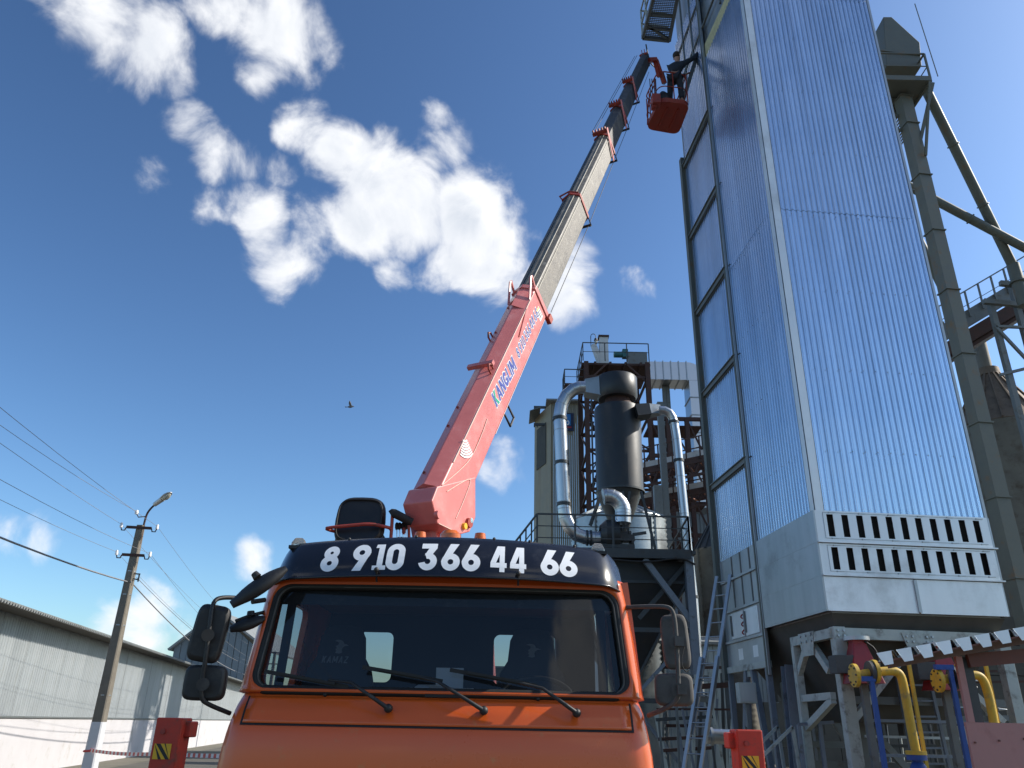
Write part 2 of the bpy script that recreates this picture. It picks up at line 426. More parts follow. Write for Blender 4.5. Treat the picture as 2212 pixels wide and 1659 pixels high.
    def build(s, name, m, parent=None, bevel=0, solid=0, weld=False):
        me = bpy.data.meshes.new(name)
        o0 = origin(parent) if parent else V((0, 0, 0))
        me.from_pydata([tuple(p - o0) for p in s.v], [], s.f)
        me.polygons.foreach_set('use_smooth', s.sm)
        if weld:
            bm = bmesh.new(); bm.from_mesh(me); bmesh.ops.remove_doubles(bm, verts=bm.verts, dist=1e-5)
            bmesh.ops.recalc_face_normals(bm, faces=bm.faces); bm.to_mesh(me); bm.free()
        me.materials.append(M[m]); me.update()
        o = bpy.data.objects.new(name, me); COL.objects.link(o)
        if parent: o.parent = parent
        if solid:
            md = o.modifiers.new('solid', 'SOLIDIFY'); md.thickness = solid; md.offset = -1
        if bevel:
            md = o.modifiers.new('bevel', 'BEVEL'); md.width = bevel; md.segments = 2; md.limit_method = 'ANGLE'
        return o
def copy_at(o, delta, parent=None):
    c = o.copy(); COL.objects.link(c); c.parent = parent if parent else o.parent
    c.location = o.location + V(delta)
    return c
def arc(c, a, b, a0, a1, n):             # points c + a*cos + b*sin
    c, a, b = V(c), V(a), V(b)
    return [c + a * math.cos(a0 + (a1 - a0) * i / n) + b * math.sin(a0 + (a1 - a0) * i / n) for i in range(n + 1)]
def smooth_path(pts, it=2):
    pts = [V(p) for p in pts]
    for _ in range(it):
        q = [pts[0]]
        for i in range(len(pts) - 1): q += [pts[i] * .75 + pts[i + 1] * .25, pts[i] * .25 + pts[i + 1] * .75]
        pts = q + [pts[-1]]
    return pts
def holed(mb, fn, outer, hole, rad, n=6, m=8, smooth=True):
    # a panel (s, t) -> fn with a round cornered opening; outer/hole = (s0, s1, t0, t1); returns the rim points
    s0, s1, t0, t1 = outer; h0, h1, k0, k1 = hole
    inn, out = [], []
    cs = [((h1 - rad, k1 - rad), 0, (s1, t1)), ((h0 + rad, k1 - rad), 90, (s0, t1)), ((h0 + rad, k0 + rad), 180, (s0, t0)), ((h1 - rad, k0 + rad), 270, (s1, t0))]
    for ci, ((cx, cy), a0, (ox, oy)) in enumerate(cs):
        for i in range(m + 1):
            a = R(a0 + 90 * i / m)
            ip = (cx + rad * math.cos(a), cy + rad * math.sin(a)); inn.append(ip)
            f = i / m
            hor = ci % 2 == 0
            if f <= .5:
                g = f * 2
                out.append((ox, ip[1] + 0 * g if False else (cy + (oy - cy) * g)) if hor else ((cx + (ox - cx) * g), oy))
            else:
                g = (1 - f) * 2
                out.append((cx + (ox - cx) * g, oy) if hor else (ox, cy + (oy - cy) * g))
        nx = cs[(ci + 1) % 4]
        ncx, ncy = nx[0]; a = R(nx[1])
        q = (ncx + rad * math.cos(a), ncy + rad * math.sin(a)); p = inn[-1]; po = out[-1]
        hor2 = (ci + 1) % 2 == 0
        qo = (nx[2][0], ncy) if hor2 else (ncx, nx[2][1])
        for i in range(1, n):
            f = i / n
            inn.append((p[0] + (q[0] - p[0]) * f, p[1] + (q[1] - p[1]) * f)); out.append((po[0] + (qo[0] - po[0]) * f, po[1] + (qo[1] - po[1]) * f))
    K = 3; N_ = len(inn)
    rings = []
    for k in range(K + 1):
        g = k / K
        rings.append([fn(i[0] + (o[0] - i[0]) * g, i[1] + (o[1] - i[1]) * g) for i, o in zip(inn, out)])
    mb.loft(rings, closed=True, cap=False, smooth=smooth)
    return inn

# ------------------------------------------------------------------ lettering: strokes laid on a surface fn(x, y, lift)
def ring_(cx, cy, ro, ri, a0=0, a1=360, sx=1.0, sy=1.0): return ('r', cx, cy, ro, ri, a0, a1, sx, sy)
def poly_(*p): return ('p', list(p))
GLYPH = {
 '8': (.64, [ring_(.31, .735, .265, .075), ring_(.31, .31, .31, .105)]),
 '9': (.66, [ring_(.32, .69, .31, .115), poly_((.63, .66), (.36, 0), (.08, 0), (.33, .47))]),
 '6': (.66, [ring_(.32, .31, .31, .115), poly_((.01, .34), (.28, 1), (.56, 1), (.31, .53))]),
 '1': (.54, [poly_((.17, .05), (.40, .05), (.40, 1), (.17, 1)), poly_((.03, .86), (.17, .86), (.17, 1), (.06, 1)), poly_((0, 0), (.54, 0), (.54, .16), (0, .16))]),
 '0': (.64, [ring_(.31, .5, .31, .115, 0, 360, 1.0, 1.0)]),
 '3': (.60, [poly_((.03, .83), (.55, .83), (.55, 1), (.03, 1)), poly_((.30, .83), (.55, .83), (.40, .58), (.17, .56)), ring_(.27, .31, .31, .115, -168, 112)]),
 '4': (.66, [poly_((0, .16), (.64, .16), (.64, .34), (0, .34)), poly_((0, .34), (.22, .34), (.50, 1), (.26, 1)), poly_((.36, 0), (.56, 0), (.56, 1), (.36, 1))]),
 'K': (.62, [poly_((0, 0), (.2, 0), (.2, 1), (0, 1)), poly_((.14, .45), (.36, 1), (.62, 1), (.34, .45)), poly_((.14, .5), (.40, 0), (.64, 0), (.36, .52))]),
 'A': (.70, [poly_((0, 0), (.2, 0), (.44, 1), (.26, 1)), poly_((.5, 0), (.7, 0), (.44, 1), (.26, 1)), poly_((.2, .2), (.5, .2), (.46, .36), (.24, .36))]),
 'N': (.66, [poly_((0, 0), (.18, 0), (.18, 1), (0, 1)), poly_((.48, 0), (.66, 0), (.66, 1), (.48, 1)), poly_((.0, 1), (.2, 1), (.66, 0), (.46, 0))]),
 'G': (.68, [ring_(.34, .5, .34, .16, 40, 330, 1.0, 1.45), poly_((.36, .36), (.68, .36), (.68, .52), (.36, .52)), poly_((.5, .1), (.68, .1), (.68, .52), (.5, .52))]),
 'L': (.48, [poly_((0, 0), (.18, 0), (.18, 1), (0, 1)), poly_((0, 0), (.48, 0), (.48, .17), (0, .17))]),
 'I': (.20, [poly_((0, 0), (.18, 0), (.18, 1), (0, 1))]),
 'M': (.82, [poly_((0, 0), (.18, 0), (.18, 1), (0, 1)), poly_((.64, 0), (.82, 0), (.82, 1), (.64, 1)), poly_((0, 1), (.22, 1), (.5, .2), (.33, .2)), poly_((.6, 1), (.82, 1), (.49, .2), (.32, .2))]),
 'Z': (.60, [poly_((0, .83), (.6, .83), (.6, 1), (0, 1)), poly_((0, 0), (.6, 0), (.6, .17), (0, .17)), poly_((0, .17), (.22, .17), (.6, .83), (.38, .83))]),
 'O': (.64, [ring_(.32, .5, .32, .16, 0, 360, 1, 1.5)]),
 'k': (.62, [poly_((0, 0), (.2, 0), (.2, 1), (0, 1))]),
 'q': (.62, [poly_((.14, .45), (.36, 1), (.62, 1), (.34, .45)), poly_((.14, .5), (.40, 0), (.64, 0), (.36, .52))]),
}
def grow_poly(p, g):
    if not g: return p
    n = len(p); out = []
    ar = sum(p[i][0] * p[(i + 1) % n][1] - p[(i + 1) % n][0] * p[i][1] for i in range(n))
    sgn = 1 if ar > 0 else -1
    for i in range(n):
        a, b, c = V((*p[i - 1], 0)), V((*p[i], 0)), V((*p[(i + 1) % n], 0))
        d1 = (b - a).normalized(); d2 = (c - b).normalized()
        n1 = V((d1.y, -d1.x, 0)) * sgn; n2 = V((d2.y, -d2.x, 0)) * sgn
        k = (n1 + n2); k = k / max(.35, k.length_squared) * 2
        q = b + k * g; out.append((q.x, q.y))
    return out
def letter(mb, ch, x0, h, fn, wide=1.0, slant=0.0, grow=0.0, lift0=.0004, step=.0003, sub=4):
    w, st = GLYPH[ch]
    lift = lift0
    def put(x, y): return fn(x0 + (x * wide + y * slant) * h, y * h, lift)
    for g in st:
        if g[0] == 'r':
            _, cx, cy, ro, ri, a0, a1, sx, sy = g
            if ch == '0': sy = 1.0
            n = 36; vs = []; fs = []
            for i in range(n + 1):
                a = R(a0 + (a1 - a0) * i / n); c_, s_ = math.cos(a), math.sin(a)
                for rr in (ro + grow, max(.001, ri - grow)):
                    xx, yy = cx + rr * c_ * sx, cy + rr * s_ * sy
                    if ch == '0': yy = cy + rr * s_ + (.5 - ro) * (1 if s_ > 1e-6 else (-1 if s_ < -1e-6 else 0))
                    vs.append(put(xx, yy))
                if i: fs.append((2 * i - 2, 2 * i, 2 * i + 1, 2 * i - 1))
            mb.add(vs, fs)
        else:
            p = grow_poly(g[1], grow)
            a, b, c, d = [V((*q, 0)) for q in p]
            vs = []; fs = []
            for j in range(sub + 1):
                for i in range(sub + 1):
                    u, v = i / sub, j / sub
                    q = (a * (1 - u) + b * u) * (1 - v) + (d * (1 - u) + c * u) * v
                    vs.append(put(q.x, q.y))
            for j in range(sub):
                for i in range(sub): fs.append((j * (sub + 1) + i, j * (sub + 1) + i + 1, (j + 1) * (sub + 1) + i + 1, (j + 1) * (sub + 1) + i))
            mb.add(vs, fs)
        lift += step
    return w * wide * h
# ================================================================== GROUND
g = MB(); g.add([V((-900, -300, 0)), V((900, -300, 0)), V((900, 1500, 0)), V((-900, 1500, 0))], [(0, 1, 2, 3)])
o = g.build('ground', 'ground'); o['kind'] = 'structure'
# ================================================================== GRAIN DRYER (the galvanised tower)
C0 = at(1761.9, 1103.3, 13.0)
DA = R(5)
E1 = V((math.cos(DA), math.sin(DA), 0)); E2 = V((-math.sin(DA), math.cos(DA), 0)); UZ = V((0, 0, 1))
def T(w, s, z): return V((C0.x, C0.y, 0)) + E1 * w + E2 * s + UZ * z
dry = thing('grain_dryer', 'tall grain dryer tower clad in corrugated galvanised sheets on a pale steel frame', 'grain dryer', T(1.5, 2.4, 0))
ZB, WF, SP, SE, ZT = 5.2, 3.05, 2.58, 4.72, 22.6
mb = MB(); mb.add([T(w, s, z) for z in (3.5, ZT) for w, s in ((.07, .07), (WF - .07, .07), (WF - .07, SE), (.07, SE))], [(0, 1, 5, 4), (1, 2, 6, 5), (2, 3, 7, 6), (3, 0, 4, 7), (4, 5, 6, 7), (3, 2, 1, 0)])
mb.build('inner_casing', 'galv_flat', dry)
def sheet(width, h, pitch=.115, rib=.046, hh=.030):
    # trapezoid ribbed sheet in the local x / z plane, ribs standing out along -y
    pts = []; n = round(width / pitch); p_ = width / n
    for i in range(n):
        x = i * p_
        pts += [(x, 0), (x + p_ / 2 - rib / 2 - .006, 0), (x + p_ / 2 - rib / 2, -hh), (x + p_ / 2 - .006, -hh), (x + p_ / 2, -hh + .006), (x + p_ / 2 + .006, -hh), (x + p_ / 2 + rib / 2, -hh), (x + p_ / 2 + rib / 2 + .006, 0)]
    pts.append((width, 0))
    vs = [V((x, y, 0)) for x, y in pts] + [V((x, y, h)) for x, y in pts]
    k = len(pts)
    return vs, [(i, i + 1, k + i + 1, k + i) for i in range(k - 1)]
_sheets = {}
def place_sheet(name, width, h, org, xdir, out, parent, m='galv', pitch=.115, rib=.046, hh=.030, tilt=0.0):
    key = (round(width, 3), round(h, 3), m, pitch)
    if key not in _sheets:
        me = bpy.data.meshes.new(name); vs_, fs_ = sheet(width, h, pitch, rib, hh)
        me.from_pydata([tuple(v) for v in vs_], [], fs_); me.materials.append(M[m]); _sheets[key] = me
    o = bpy.data.objects.new(name, _sheets[key]); COL.objects.link(o); o.parent = parent
    X, Yd = V(xdir).normalized(), -V(out).normalized()
    Z = V((0, 0, 1))
    mt = Matrix(((X.x, Yd.x, Z.x, 0), (X.y, Yd.y, Z.y, 0), (X.z, Yd.z, Z.z, 0), (0, 0, 0, 1)))
    mt = mt @ Matrix.Rotation(tilt, 4, 'Z')
    mt.translation = V(org) - (origin(parent) if parent else V((0, 0, 0)))
    o.matrix_local = mt
    return o
rs = random.Random(3)
ztl = onp(2774 / PS, 247 / PS, C0, -E1).z         # top of the cladding on the near half of the left side
ztb = onp(2655 / PS, 200 / PS, C0, -E1).z
# front face
for c, (w0, w1) in enumerate(((.0, 1.035), (1.035, 2.07), (2.07, WF))):
    for z0, z1 in ((ZB, 11.46), (11.46, 17.7), (17.7, ZT)):
        place_sheet('wall_sheet', w1 - w0 - .002, z1 - z0 - .006, T(w0, .004 - .004 * (c % 2) + (.006 if z0 < 11 else 0), z0), E1, -E2, dry, tilt=rs.uniform(-.005, .005))
# left face, near half and the half with the cross bars
for s0, s1 in ((.0, 1.26), (1.26, 2.52)):
    for z0, z1 in ((ZB, 11.5), (11.5, ztl)):
        place_sheet('wall_sheet', s1 - s0 - .002, z1 - z0 - .006, T(-.004 + (.006 if z0 < 11 else 0), s1, z0), -E2, -E1, dry, tilt=rs.uniform(-.005, .005))
for s0, s1 in ((2.64, 3.68), (3.68, 4.72)):
    for z0, z1 in ((ZB, 11.3), (11.3, ztb)):
        place_sheet('wall_sheet', s1 - s0 - .002, z1 - z0 - .004, T(-.002, s1, z0), -E2, -E1, dry, tilt=rs.uniform(-.005, .005))
# screws along the rails
scw = MB()
for z in (6.3, 7.9, 9.6, 11.35, 13.0, 14.7, 16.3):
    for i in range(13):
        p = T(.12 + i * .235, -.022, z); scw.cyl(p, p - E2 * .012, .008, .008, 6)
    for i in range(9):
        p = T(-.022, .15 + i * .28, z); scw.cyl(p, p - E1 * .012, .008, .008, 6)
o = scw.build('screws', 'steel_grey', dry); o['kind'] = 'stuff'
# corner flashing
mb = MB(); mb.box(T(.055, -.034, (ZB + ZT) / 2), (.15, .006, ZT - ZB), (E1, E2, UZ)); mb.box(T(-.034, .05, (ZB + ZT) / 2), (.006, .14, ZT - ZB), (E1, E2, UZ)); mb.build('corner_flashing', 'galv_front', dry)
MB().box(T(WF + .02, .03, (ZB + ZT) / 2), (.05, .10, ZT - ZB), (E1, E2, UZ)).build('corner_flashing', 'galv_flat', dry)
# post between the halves (dark channel with a bright edge), dark outer post
MB().box(T(-.05, SP, (2.7 + ZT) / 2), (.09, .055, ZT - 2.7), (E1, E2, UZ)).build('channel_post', 'steel_green', dry)
MB().box(T(-.06, SP - .055, (2.7 + ZT) / 2), (.05, .035, ZT - 2.7), (E1, E2, UZ)).build('channel_flange', 'galv_flat', dry)
MB().box(T(-.07, SE + .10, (2.7 + 16.7) / 2), (.14, .16, 14.0), (E1, E2, UZ)).build('outer_post', 'steel_green', dry)
MB().box(T(-.02, SE + .02, (2.7 + 20.6) / 2), (.04, .05, 17.9), (E1, E2, UZ)).build('outer_flange', 'galv_flat', dry)
# cross bars, and a dark strip painting the shaded gap behind them
for z in (6.95, 9.33, 11.62, 13.96, 16.37):
    mb = MB(); a, b = T(-.075, SP - .04, z), T(-.075, SE + .12, z)
    mb.bar(a + UZ * .05, b + UZ * .05, .10, .02); mb.bar(a, b, .02, .12); bar_ = mb.build('cross_bar', 'steel_grey', dry)
    MB().bar(T(-.03, SP, z - .07), T(-.03, SE, z - .07), .04, .06).build('bar_gap_shade', 'under', bar_)
    for q in (0, .06):
        p = T(-.03, SP - .16 - q, z); MB().cyl(p, p - E1 * .03, .014, .014, 8).build('bolt', 'iron', bar_)
# unfinished top: bare panels, wool strip, beams
mb = MB(); mb.add([T(-.015, 2.5, ztl - .02), T(-.015, .25, ztl + .02), T(-.015, .25, ztl + .30), T(-.015, 2.5, ztl + .48)], [(0, 1, 2, 3)]); mb.build('insulation_strip', 'wool', dry)
for z in (ztl + 1.1, ztl + 2.2):
    MB().bar(T(-.03, 0, z), T(-.03, SE, z), .05, .06).build('bare_panel_joint', 'steel_grey', dry)
for s in (1.2, 3.3, 4.0):
    MB().bar(T(-.03, s, ztl + .5), T(-.03, s, ZT), .05, .06).build('bare_panel_joint', 'steel_grey', dry)
# ---- base courses
out = .05
zr = [5.2, 4.64, 4.09, 3.54]
for i in range(3):
    z1, z0 = zr[i] - .004, zr[i + 1] + .012
    mb = MB(); mb.add([T(-out, -out, z0), T(-out, SP - .10, z0), T(-out, SP - .10, z1), T(-out, -out, z1)], [(0, 1, 2, 3)]); mb.build('base_panel', 'galv_flat', dry, solid=.03)
    MB().bar(T(-out - .012, -out - .01, zr[i + 1] + .004), T(-out - .012, SP - .1, zr[i + 1] + .004), .03, .018).build('panel_ledge', 'galv_flat', dry)
    rv = MB()
    for s in (.9, 1.8):
        for dz in (.12, .42):
            p = T(-out, s, z0 + dz); rv.cyl(p, p - E1 * .008, .008, .008, 6)
# louvred front panels
NS = 11
for i in range(2):
    z1, z0 = zr[i] - .004, zr[i + 1] + .03
    mb = MB()
    y = -out
    a0, a1 = .17, WF - .17
    pitch_ = (a1 - a0) / (NS - 1)
    zb0, zb1 = z0 + .085, z1 - .06
    sw = .115
    edges = [-out]
    for k in range(NS):
        c = a0 + .04 + k * (a1 - a0 - .08) / (NS - 1); edges += [c - sw / 2, c + sw / 2]
    edges.append(WF)
    for k in range(0, len(edges), 2):
        mb.add([T(edges[k], y, zb0), T(edges[k + 1], y, zb0), T(edges[k + 1], y, zb1), T(edges[k], y, zb1)], [(0, 1, 2, 3)])
    mb.add([T(-out, y, z0), T(WF, y, z0), T(WF, y, zb0), T(-out, y, zb0)], [(0, 1, 2, 3)]); mb.add([T(-out, y, zb1), T(WF, y, zb1), T(WF, y, z1), T(-out, y, z1)], [(0, 1, 2, 3)])
    lp = mb.build('louvre_panel', 'galv_front', dry, solid=.012)
    MB().box(T(WF / 2, y + .10, (z0 + z1) / 2), (WF - .1, .02, z1 - z0 - .06), (E1, E2, UZ)).build('slot_shade_sheet', 'dark_in', lp)  # near-black sheet behind the slots; their inner shade is its colour
    MB().bar(T(-out - .01, y - .018, zr[i + 1] + .018), T(WF + .06, y - .018, zr[i + 1] + .018), .04, .022).build('panel_ledge', 'galv_front', dry)
    fr = MB(); fr.bar(T(a0 - .08, y - .003, zb1 + .03), T(a1 + .08, y - .003, zb1 + .03), .008, .006); fr.bar(T(a0 - .08, y - .003, zb0 - .03), T(a1 + .08, y - .003, zb0 - .03), .008, .006); fr.bar(T(a0 - .08, y - .003, zb0 - .03), T(a0 - .08, y - .003, zb1 + .03), .008, .006)
    fr.build('access_frame', 'galv_flat', lp)
    for k in range(6):
        for zz in (zb1 + .03, zb0 - .03):
            p = T(.2 + k * .53, y, zz); hb_ = MB(); hb_.cyl(p, p - E2 * .015, .014, .010, 8); hb_.bar(p + E1 * .02 - E2 * .008, p + E1 * .12 - E2 * .008, .006, .010); hb_.build('latch', 'galv_flat', lp)
    MB().box(T(WF + .03, y + .05, (z0 + z1) / 2), (.05, .05, z1 - z0), (E1, E2, UZ)).build('end_channel', 'galv_flat', dry)
for w0, w1 in ((-out, 1.50), (1.53, WF)):
    mb = MB(); mb.add([T(w0, -out, zr[3]), T(w1, -out, zr[3]), T(w1, -out, zr[2] - .004), T(w0, -out, zr[2] - .004)], [(0, 1, 2, 3)]); mb.build('base_panel', 'galv_front', dry, solid=.03)
MB().box(T(1.515, -out - .012, 3.815), (.05, .03, .52), (E1, E2, UZ)).build('joint_strip', 'galv_flat', dry)
mb = MB()
for w, s, z in ((-.06, -.06, 3.54), (-.06, -.06, 5.19)): pass
# right side of the base
mb.add([T(WF + .02, -out, 3.54), T(WF + .02, SE, 3.54), T(WF + .02, SE, 5.2), T(WF + .02, -out, 5.2)], [(0, 1, 2, 3)]); mb.build('base_side', 'galv_flat', dry, solid=.02)
# panelled lower part of the far half of the left side, down to its own legs
zl = 2.9
mb = MB(); mb.add([T(.0, SP + .03, zl), T(.0, SE, zl), T(.0, SE, ZB + .02), T(.0, SP + .03, ZB + .02)], [(0, 1, 2, 3)]); mb.build('side_panel', 'galv_flat', dry, solid=.02)
for z in (4.72, 4.08, 3.45): MB().bar(T(-.04, SP + .03, z), T(-.04, SE, z), .06, .05).build('panel_rail', 'galv_flat', dry)
for s in (3.05, 3.55, 4.05): MB().bar(T(-.02, s, 4.1), T(-.02, s, ZB), .03, .05).build('panel_rib', 'steel_grey', dry)
for s0, s1 in ((2.85, 3.55), (3.65, 4.35)):
    mb = MB(); mb.box(T(-.03, (s0 + s1) / 2, 3.76), (.03, s1 - s0, .52), (E1, E2, UZ)); hd_ = mb.build('hatch', 'galv_front', dry, bevel=.006)
    MB().bar(T(-.06, s1 - .05, 3.56), T(-.06, s1 - .05, 3.98), .03, .04).build('hatch_bar', 'steel_grey', hd_)
for z in (3.62, 3.78, 3.93):
    MB().tube(smooth_path([T(-.07, 3.58, z), T(-.10, 3.63, z - .05), T(-.07, 3.60, z - .09)], 1), .014, 5).build('red_cord', 'valve_red', dry)
for s in (3.2, 4.0): MB().box(T(-.012, s, 3.18), (.02, .25, .22), (E1, E2, UZ)).build('patch_plate', 'galv_front', dry)
MB().bar(T(-.03, SP, zl), T(-.03, SE + .1, zl), .10, .12).build('sill_beam', 'steel_pale', dry)
# A-legs below it
for a, b in (((3.75, 2.88), (4.15, 1.6)), ((3.45, 2.88), (2.75, .0)), ((3.75, 2.88), (3.95, 1.8)), ((SE, 2.88), (SE, 0)), ((SP + .1, 2.88), (SP + .02, 0))):
    MB().bar(T(-.02, *a), T(-.02, *b), .10, .12).build('leg', 'steel_blue', dry)
MB().ibeam(T(.25, SP - .3, 2.85), T(.1, SP - .5, 0), .3, .25).build('leg', 'steel_blue', dry)
MB().box(T(-.03, 3.6, 2.82), (.03, .40, .20), (E1, E2, UZ)).build('gusset_plate', 'steel_pale', dry)
# underside: hopper and dark belly
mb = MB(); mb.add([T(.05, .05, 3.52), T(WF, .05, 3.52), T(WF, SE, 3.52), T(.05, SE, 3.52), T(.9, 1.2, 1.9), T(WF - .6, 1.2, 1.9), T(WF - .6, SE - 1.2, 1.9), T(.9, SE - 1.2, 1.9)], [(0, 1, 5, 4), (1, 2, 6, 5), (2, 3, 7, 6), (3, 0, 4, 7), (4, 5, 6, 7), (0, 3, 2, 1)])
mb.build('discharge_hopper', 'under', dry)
# ---- pale bolted frame under the front
PF = at(1797, 1354, 13.15)
def fl_(x, y): return onp(x, y, PF, -E1)          # in the plane that runs back
def ff(x, y): return onp(x, y, PF, -E2)           # in the plane of the front
def down(p): return V((p.x, p.y, 0))
p1, p2, p3 = PF, fl_(1716, 1377), ff(2158, 1368)
mb = MB(); mb.box(V((p1.x, p1.y, p1.z / 2)) + E1 * .08, (.20, .16, p1.z), (E1, E2, UZ)); mb.build('frame_post', 'steel_pale', dry, bevel=.008)
mb = MB(); mb.bar(p2, down(p2), .13, .13); mb.build('frame_post', 'steel_pale', dry, bevel=.006)
mb = MB(); mb.bar(p3, down(p3), .18, .18); mb.build('frame_post', 'steel_pale', dry, bevel=.006)
MB().bar(p1 - UZ * .10 + E1 * .18, p3 - UZ * .10, .14, .17).build('frame_beam', 'steel_pale', dry)
MB().bar(p1 - UZ * .10, p2 - UZ * .08, .13, .15).build('frame_beam', 'steel_pale', dry)
gm_ = ff(1981, 1385); 
mb = MB(); mb.prism([gm_ + E1 * a + UZ * b - E2 * .09 for a, b in ((-.30, .12), (.30, .12), (.26, -.22), (-.20, -.22))], E2 * .015); gp = mb.build('gusset_plate', 'steel_pale', dry)
bt = MB()
for a in (-.22, -.12, .12, .22):
    for b in (.06, -.02): 
        p = gm_ + E1 * a + UZ * b - E2 * .09; MB().cyl(p, p - E2 * .02, .02, .02, 6).build('bolt', 'galv_flat', gp)
for a, b in (((1965, 1400), (1838, 1562)), ((1998, 1400), (2165, 1560))):
    MB().bar(ff(*a), ff(*b), .09, .15, up=(0, 1, 0)).build('frame_brace', 'steel_pale', dry)
gl = fl_(1750, 1380)
mb = MB(); mb.prism([gl + E2 * a + UZ * b - E1 * .075 for a, b in ((-.3, .10), (.3, .10), (.2, -.28), (-.2, -.28))], E1 * .015); gp = mb.build('gusset_plate', 'steel_pale', dry)
for a in (-.2, 0, .2):
    for b in (.05, -.05):
        p = gl + E2 * a + UZ * b - E1 * .075; MB().cyl(p, p - E1 * .02, .022, .022, 6).build('bolt', 'galv_flat', gp)
for a, b in (((1744, 1395), (1724, 1465)), ((1757, 1395), (1793, 1450)), ((1735, 1509), (1800, 1503)), ((1744, 1572), (1800, 1512))):
    MB().bar(fl_(*a), fl_(*b), .09, .11).build('frame_brace', 'steel_pale', dry)
for a in (.05, .15):
    for b in (.06, .14):
        p = p1 + E1 * a - UZ * b - E2 * .08; MB().cyl(p, p - E2 * .02, .022, .022, 6).build('bolt', 'galv_flat', dry)
# rear frame posts and beams seen in the shade beneath
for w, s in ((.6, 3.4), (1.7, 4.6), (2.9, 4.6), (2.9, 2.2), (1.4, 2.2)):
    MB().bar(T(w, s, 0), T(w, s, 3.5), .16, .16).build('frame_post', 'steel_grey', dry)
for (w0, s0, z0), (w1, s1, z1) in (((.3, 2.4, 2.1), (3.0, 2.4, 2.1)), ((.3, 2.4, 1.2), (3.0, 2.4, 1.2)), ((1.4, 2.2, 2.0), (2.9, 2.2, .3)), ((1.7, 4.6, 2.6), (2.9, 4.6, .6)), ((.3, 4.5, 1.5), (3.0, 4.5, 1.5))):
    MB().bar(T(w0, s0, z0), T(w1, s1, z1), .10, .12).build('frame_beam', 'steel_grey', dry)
# walkway hung from the top left corner
zw = 20.5
def wz(x, y): return onp((2400 + x / 1.8433) / PS, (y / 1.8433) / PS, (0, 0, zw), UZ)
q = [wz(240, 272), wz(435, 292), wz(500, -60), wz(330, -60)]
wk = thing('walkway', 'steel grating walkway with railing jutting out at the top of the dryer', 'walkway', (q[1].x, q[1].y, zw))
for a, b in ((0, 1), (1, 2), (3, 0)): MB().bar(q[a], q[b], .08, .14).build('edge_beam', 'steel_grey', wk)
for f in (.22, .52): MB().bar(q[0].lerp(q[3], f), q[1].lerp(q[2], f), .07, .07).build('cross_beam', 'steel_grey', wk)
MB().bar(q[1], q[0].lerp(q[3], .3), .07, .07).build('diagonal_brace', 'steel_grey', wk)
gr = MB()
for i in range(28):
    f = (i + .5) / 28; gr.bar(q[0].lerp(q[3], f) + UZ * .05, q[1].lerp(q[2], f) + UZ * .05, .016, .03)
for i in range(12):
    f = (i + .5) / 12; gr.bar(q[0].lerp(q[1], f) + UZ * .06, q[3].lerp(q[2], f) + UZ * .06, .014, .014)
o = gr.build('grating', 'steel_grey', wk); o['kind'] = 'stuff'
for f in (0, .35, .75): MB().bar(q[0].lerp(q[3], f), q[0].lerp(q[3], f) + UZ * 1.1, .05).build('rail_post', 'steel_pale', wk)
for h in (.55, 1.1): MB().bar(q[0] + UZ * h, q[3] + UZ * h, .04).build('hand_rail', 'steel_pale', wk)
for h in (.55, 1.1): MB().bar(q[0] + UZ * h, q[1] + UZ * h, .04).build('hand_rail', 'steel_pale', wk)
MB().tube(smooth_path([q[0].lerp(q[1], .3) + UZ * .3 + E2 * .5, q[0].lerp(q[1], .5) - UZ * .1 + E2 * .8, q[0].lerp(q[1], .9) + UZ * .1 + E2 * 1.2], 2), .02, 6).build('loose_cable', 'cable_steel', wk)
# ---- aluminium ladder leaning on the dryer
top_, bot_ = V((4.66, 17.25, 5.25)), V((3.35, 16.6, 0))
tp = at(1563, 1243, 17.2); d_ = (tp - at(1478, 1752, 16.6))
bot_ = at(1478, 1752, 16.6); bot_.z = 0.0; top_ = tp
lad = thing('ladder', 'aluminium extension ladder leaning against the lower left side of the dryer', 'ladder', (bot_.x, bot_.y, 0))
ax = (top_ - bot_).normalized(); sd = V((.26, -.30, 0))
for sec, (f0, f1, off) in enumerate(((0, .64, V((-.05, -.03, .03))), (.34, 1.0, V((0, 0, 0))))):
    for sgn in (-.5, .5):
        a, b = bot_.lerp(top_, f0) + sd * sgn * (1 - .12 * sec) + off, bot_.lerp(top_, f1) + sd * sgn * (1 - .12 * sec) + off
        MB().bar(a, b, .035, .075, up=sd).build('side_rail', 'alu', lad)
    n = int((f1 - f0) * (top_ - bot_).length / .28)
    for i in range(n):
        f = f0 + (i + .5) / n * (f1 - f0); c = bot_.lerp(top_, f) + off
        MB().cyl(c - sd * .46, c + sd * .46, .015, .015, 8).build('rung', 'alu', lad)
# ================================================================== PLANT BETWEEN TRUCK AND DRYER
def post(mb, p, z0=0.0, w=.12): return mb.bar(V((p.x, p.y, z0)), p, w)
def rail(parent, pts, h, m, r=.03, mids=(.5,), post_every=1.6, prefix=''):
    pts = [V(p) for p in pts]
    for a, b in zip(pts, pts[1:]):
        n = max(1, round((b - a).length / post_every))
        for i in range(n + (1 if b == pts[-1] else 0)):
            p = a.lerp(b, i / n); MB().bar(p, p + UZ * h, r * 1.5).build('rail_post', m, parent)
        for k in (*mids, 1.0):
            MB().bar(a + UZ * h * k, b + UZ * h * k, r * (1.3 if k == 1.0 else .7)).build('hand_rail', m, parent)
YP = 22.0
pz = at(1330, 1190, YP).z
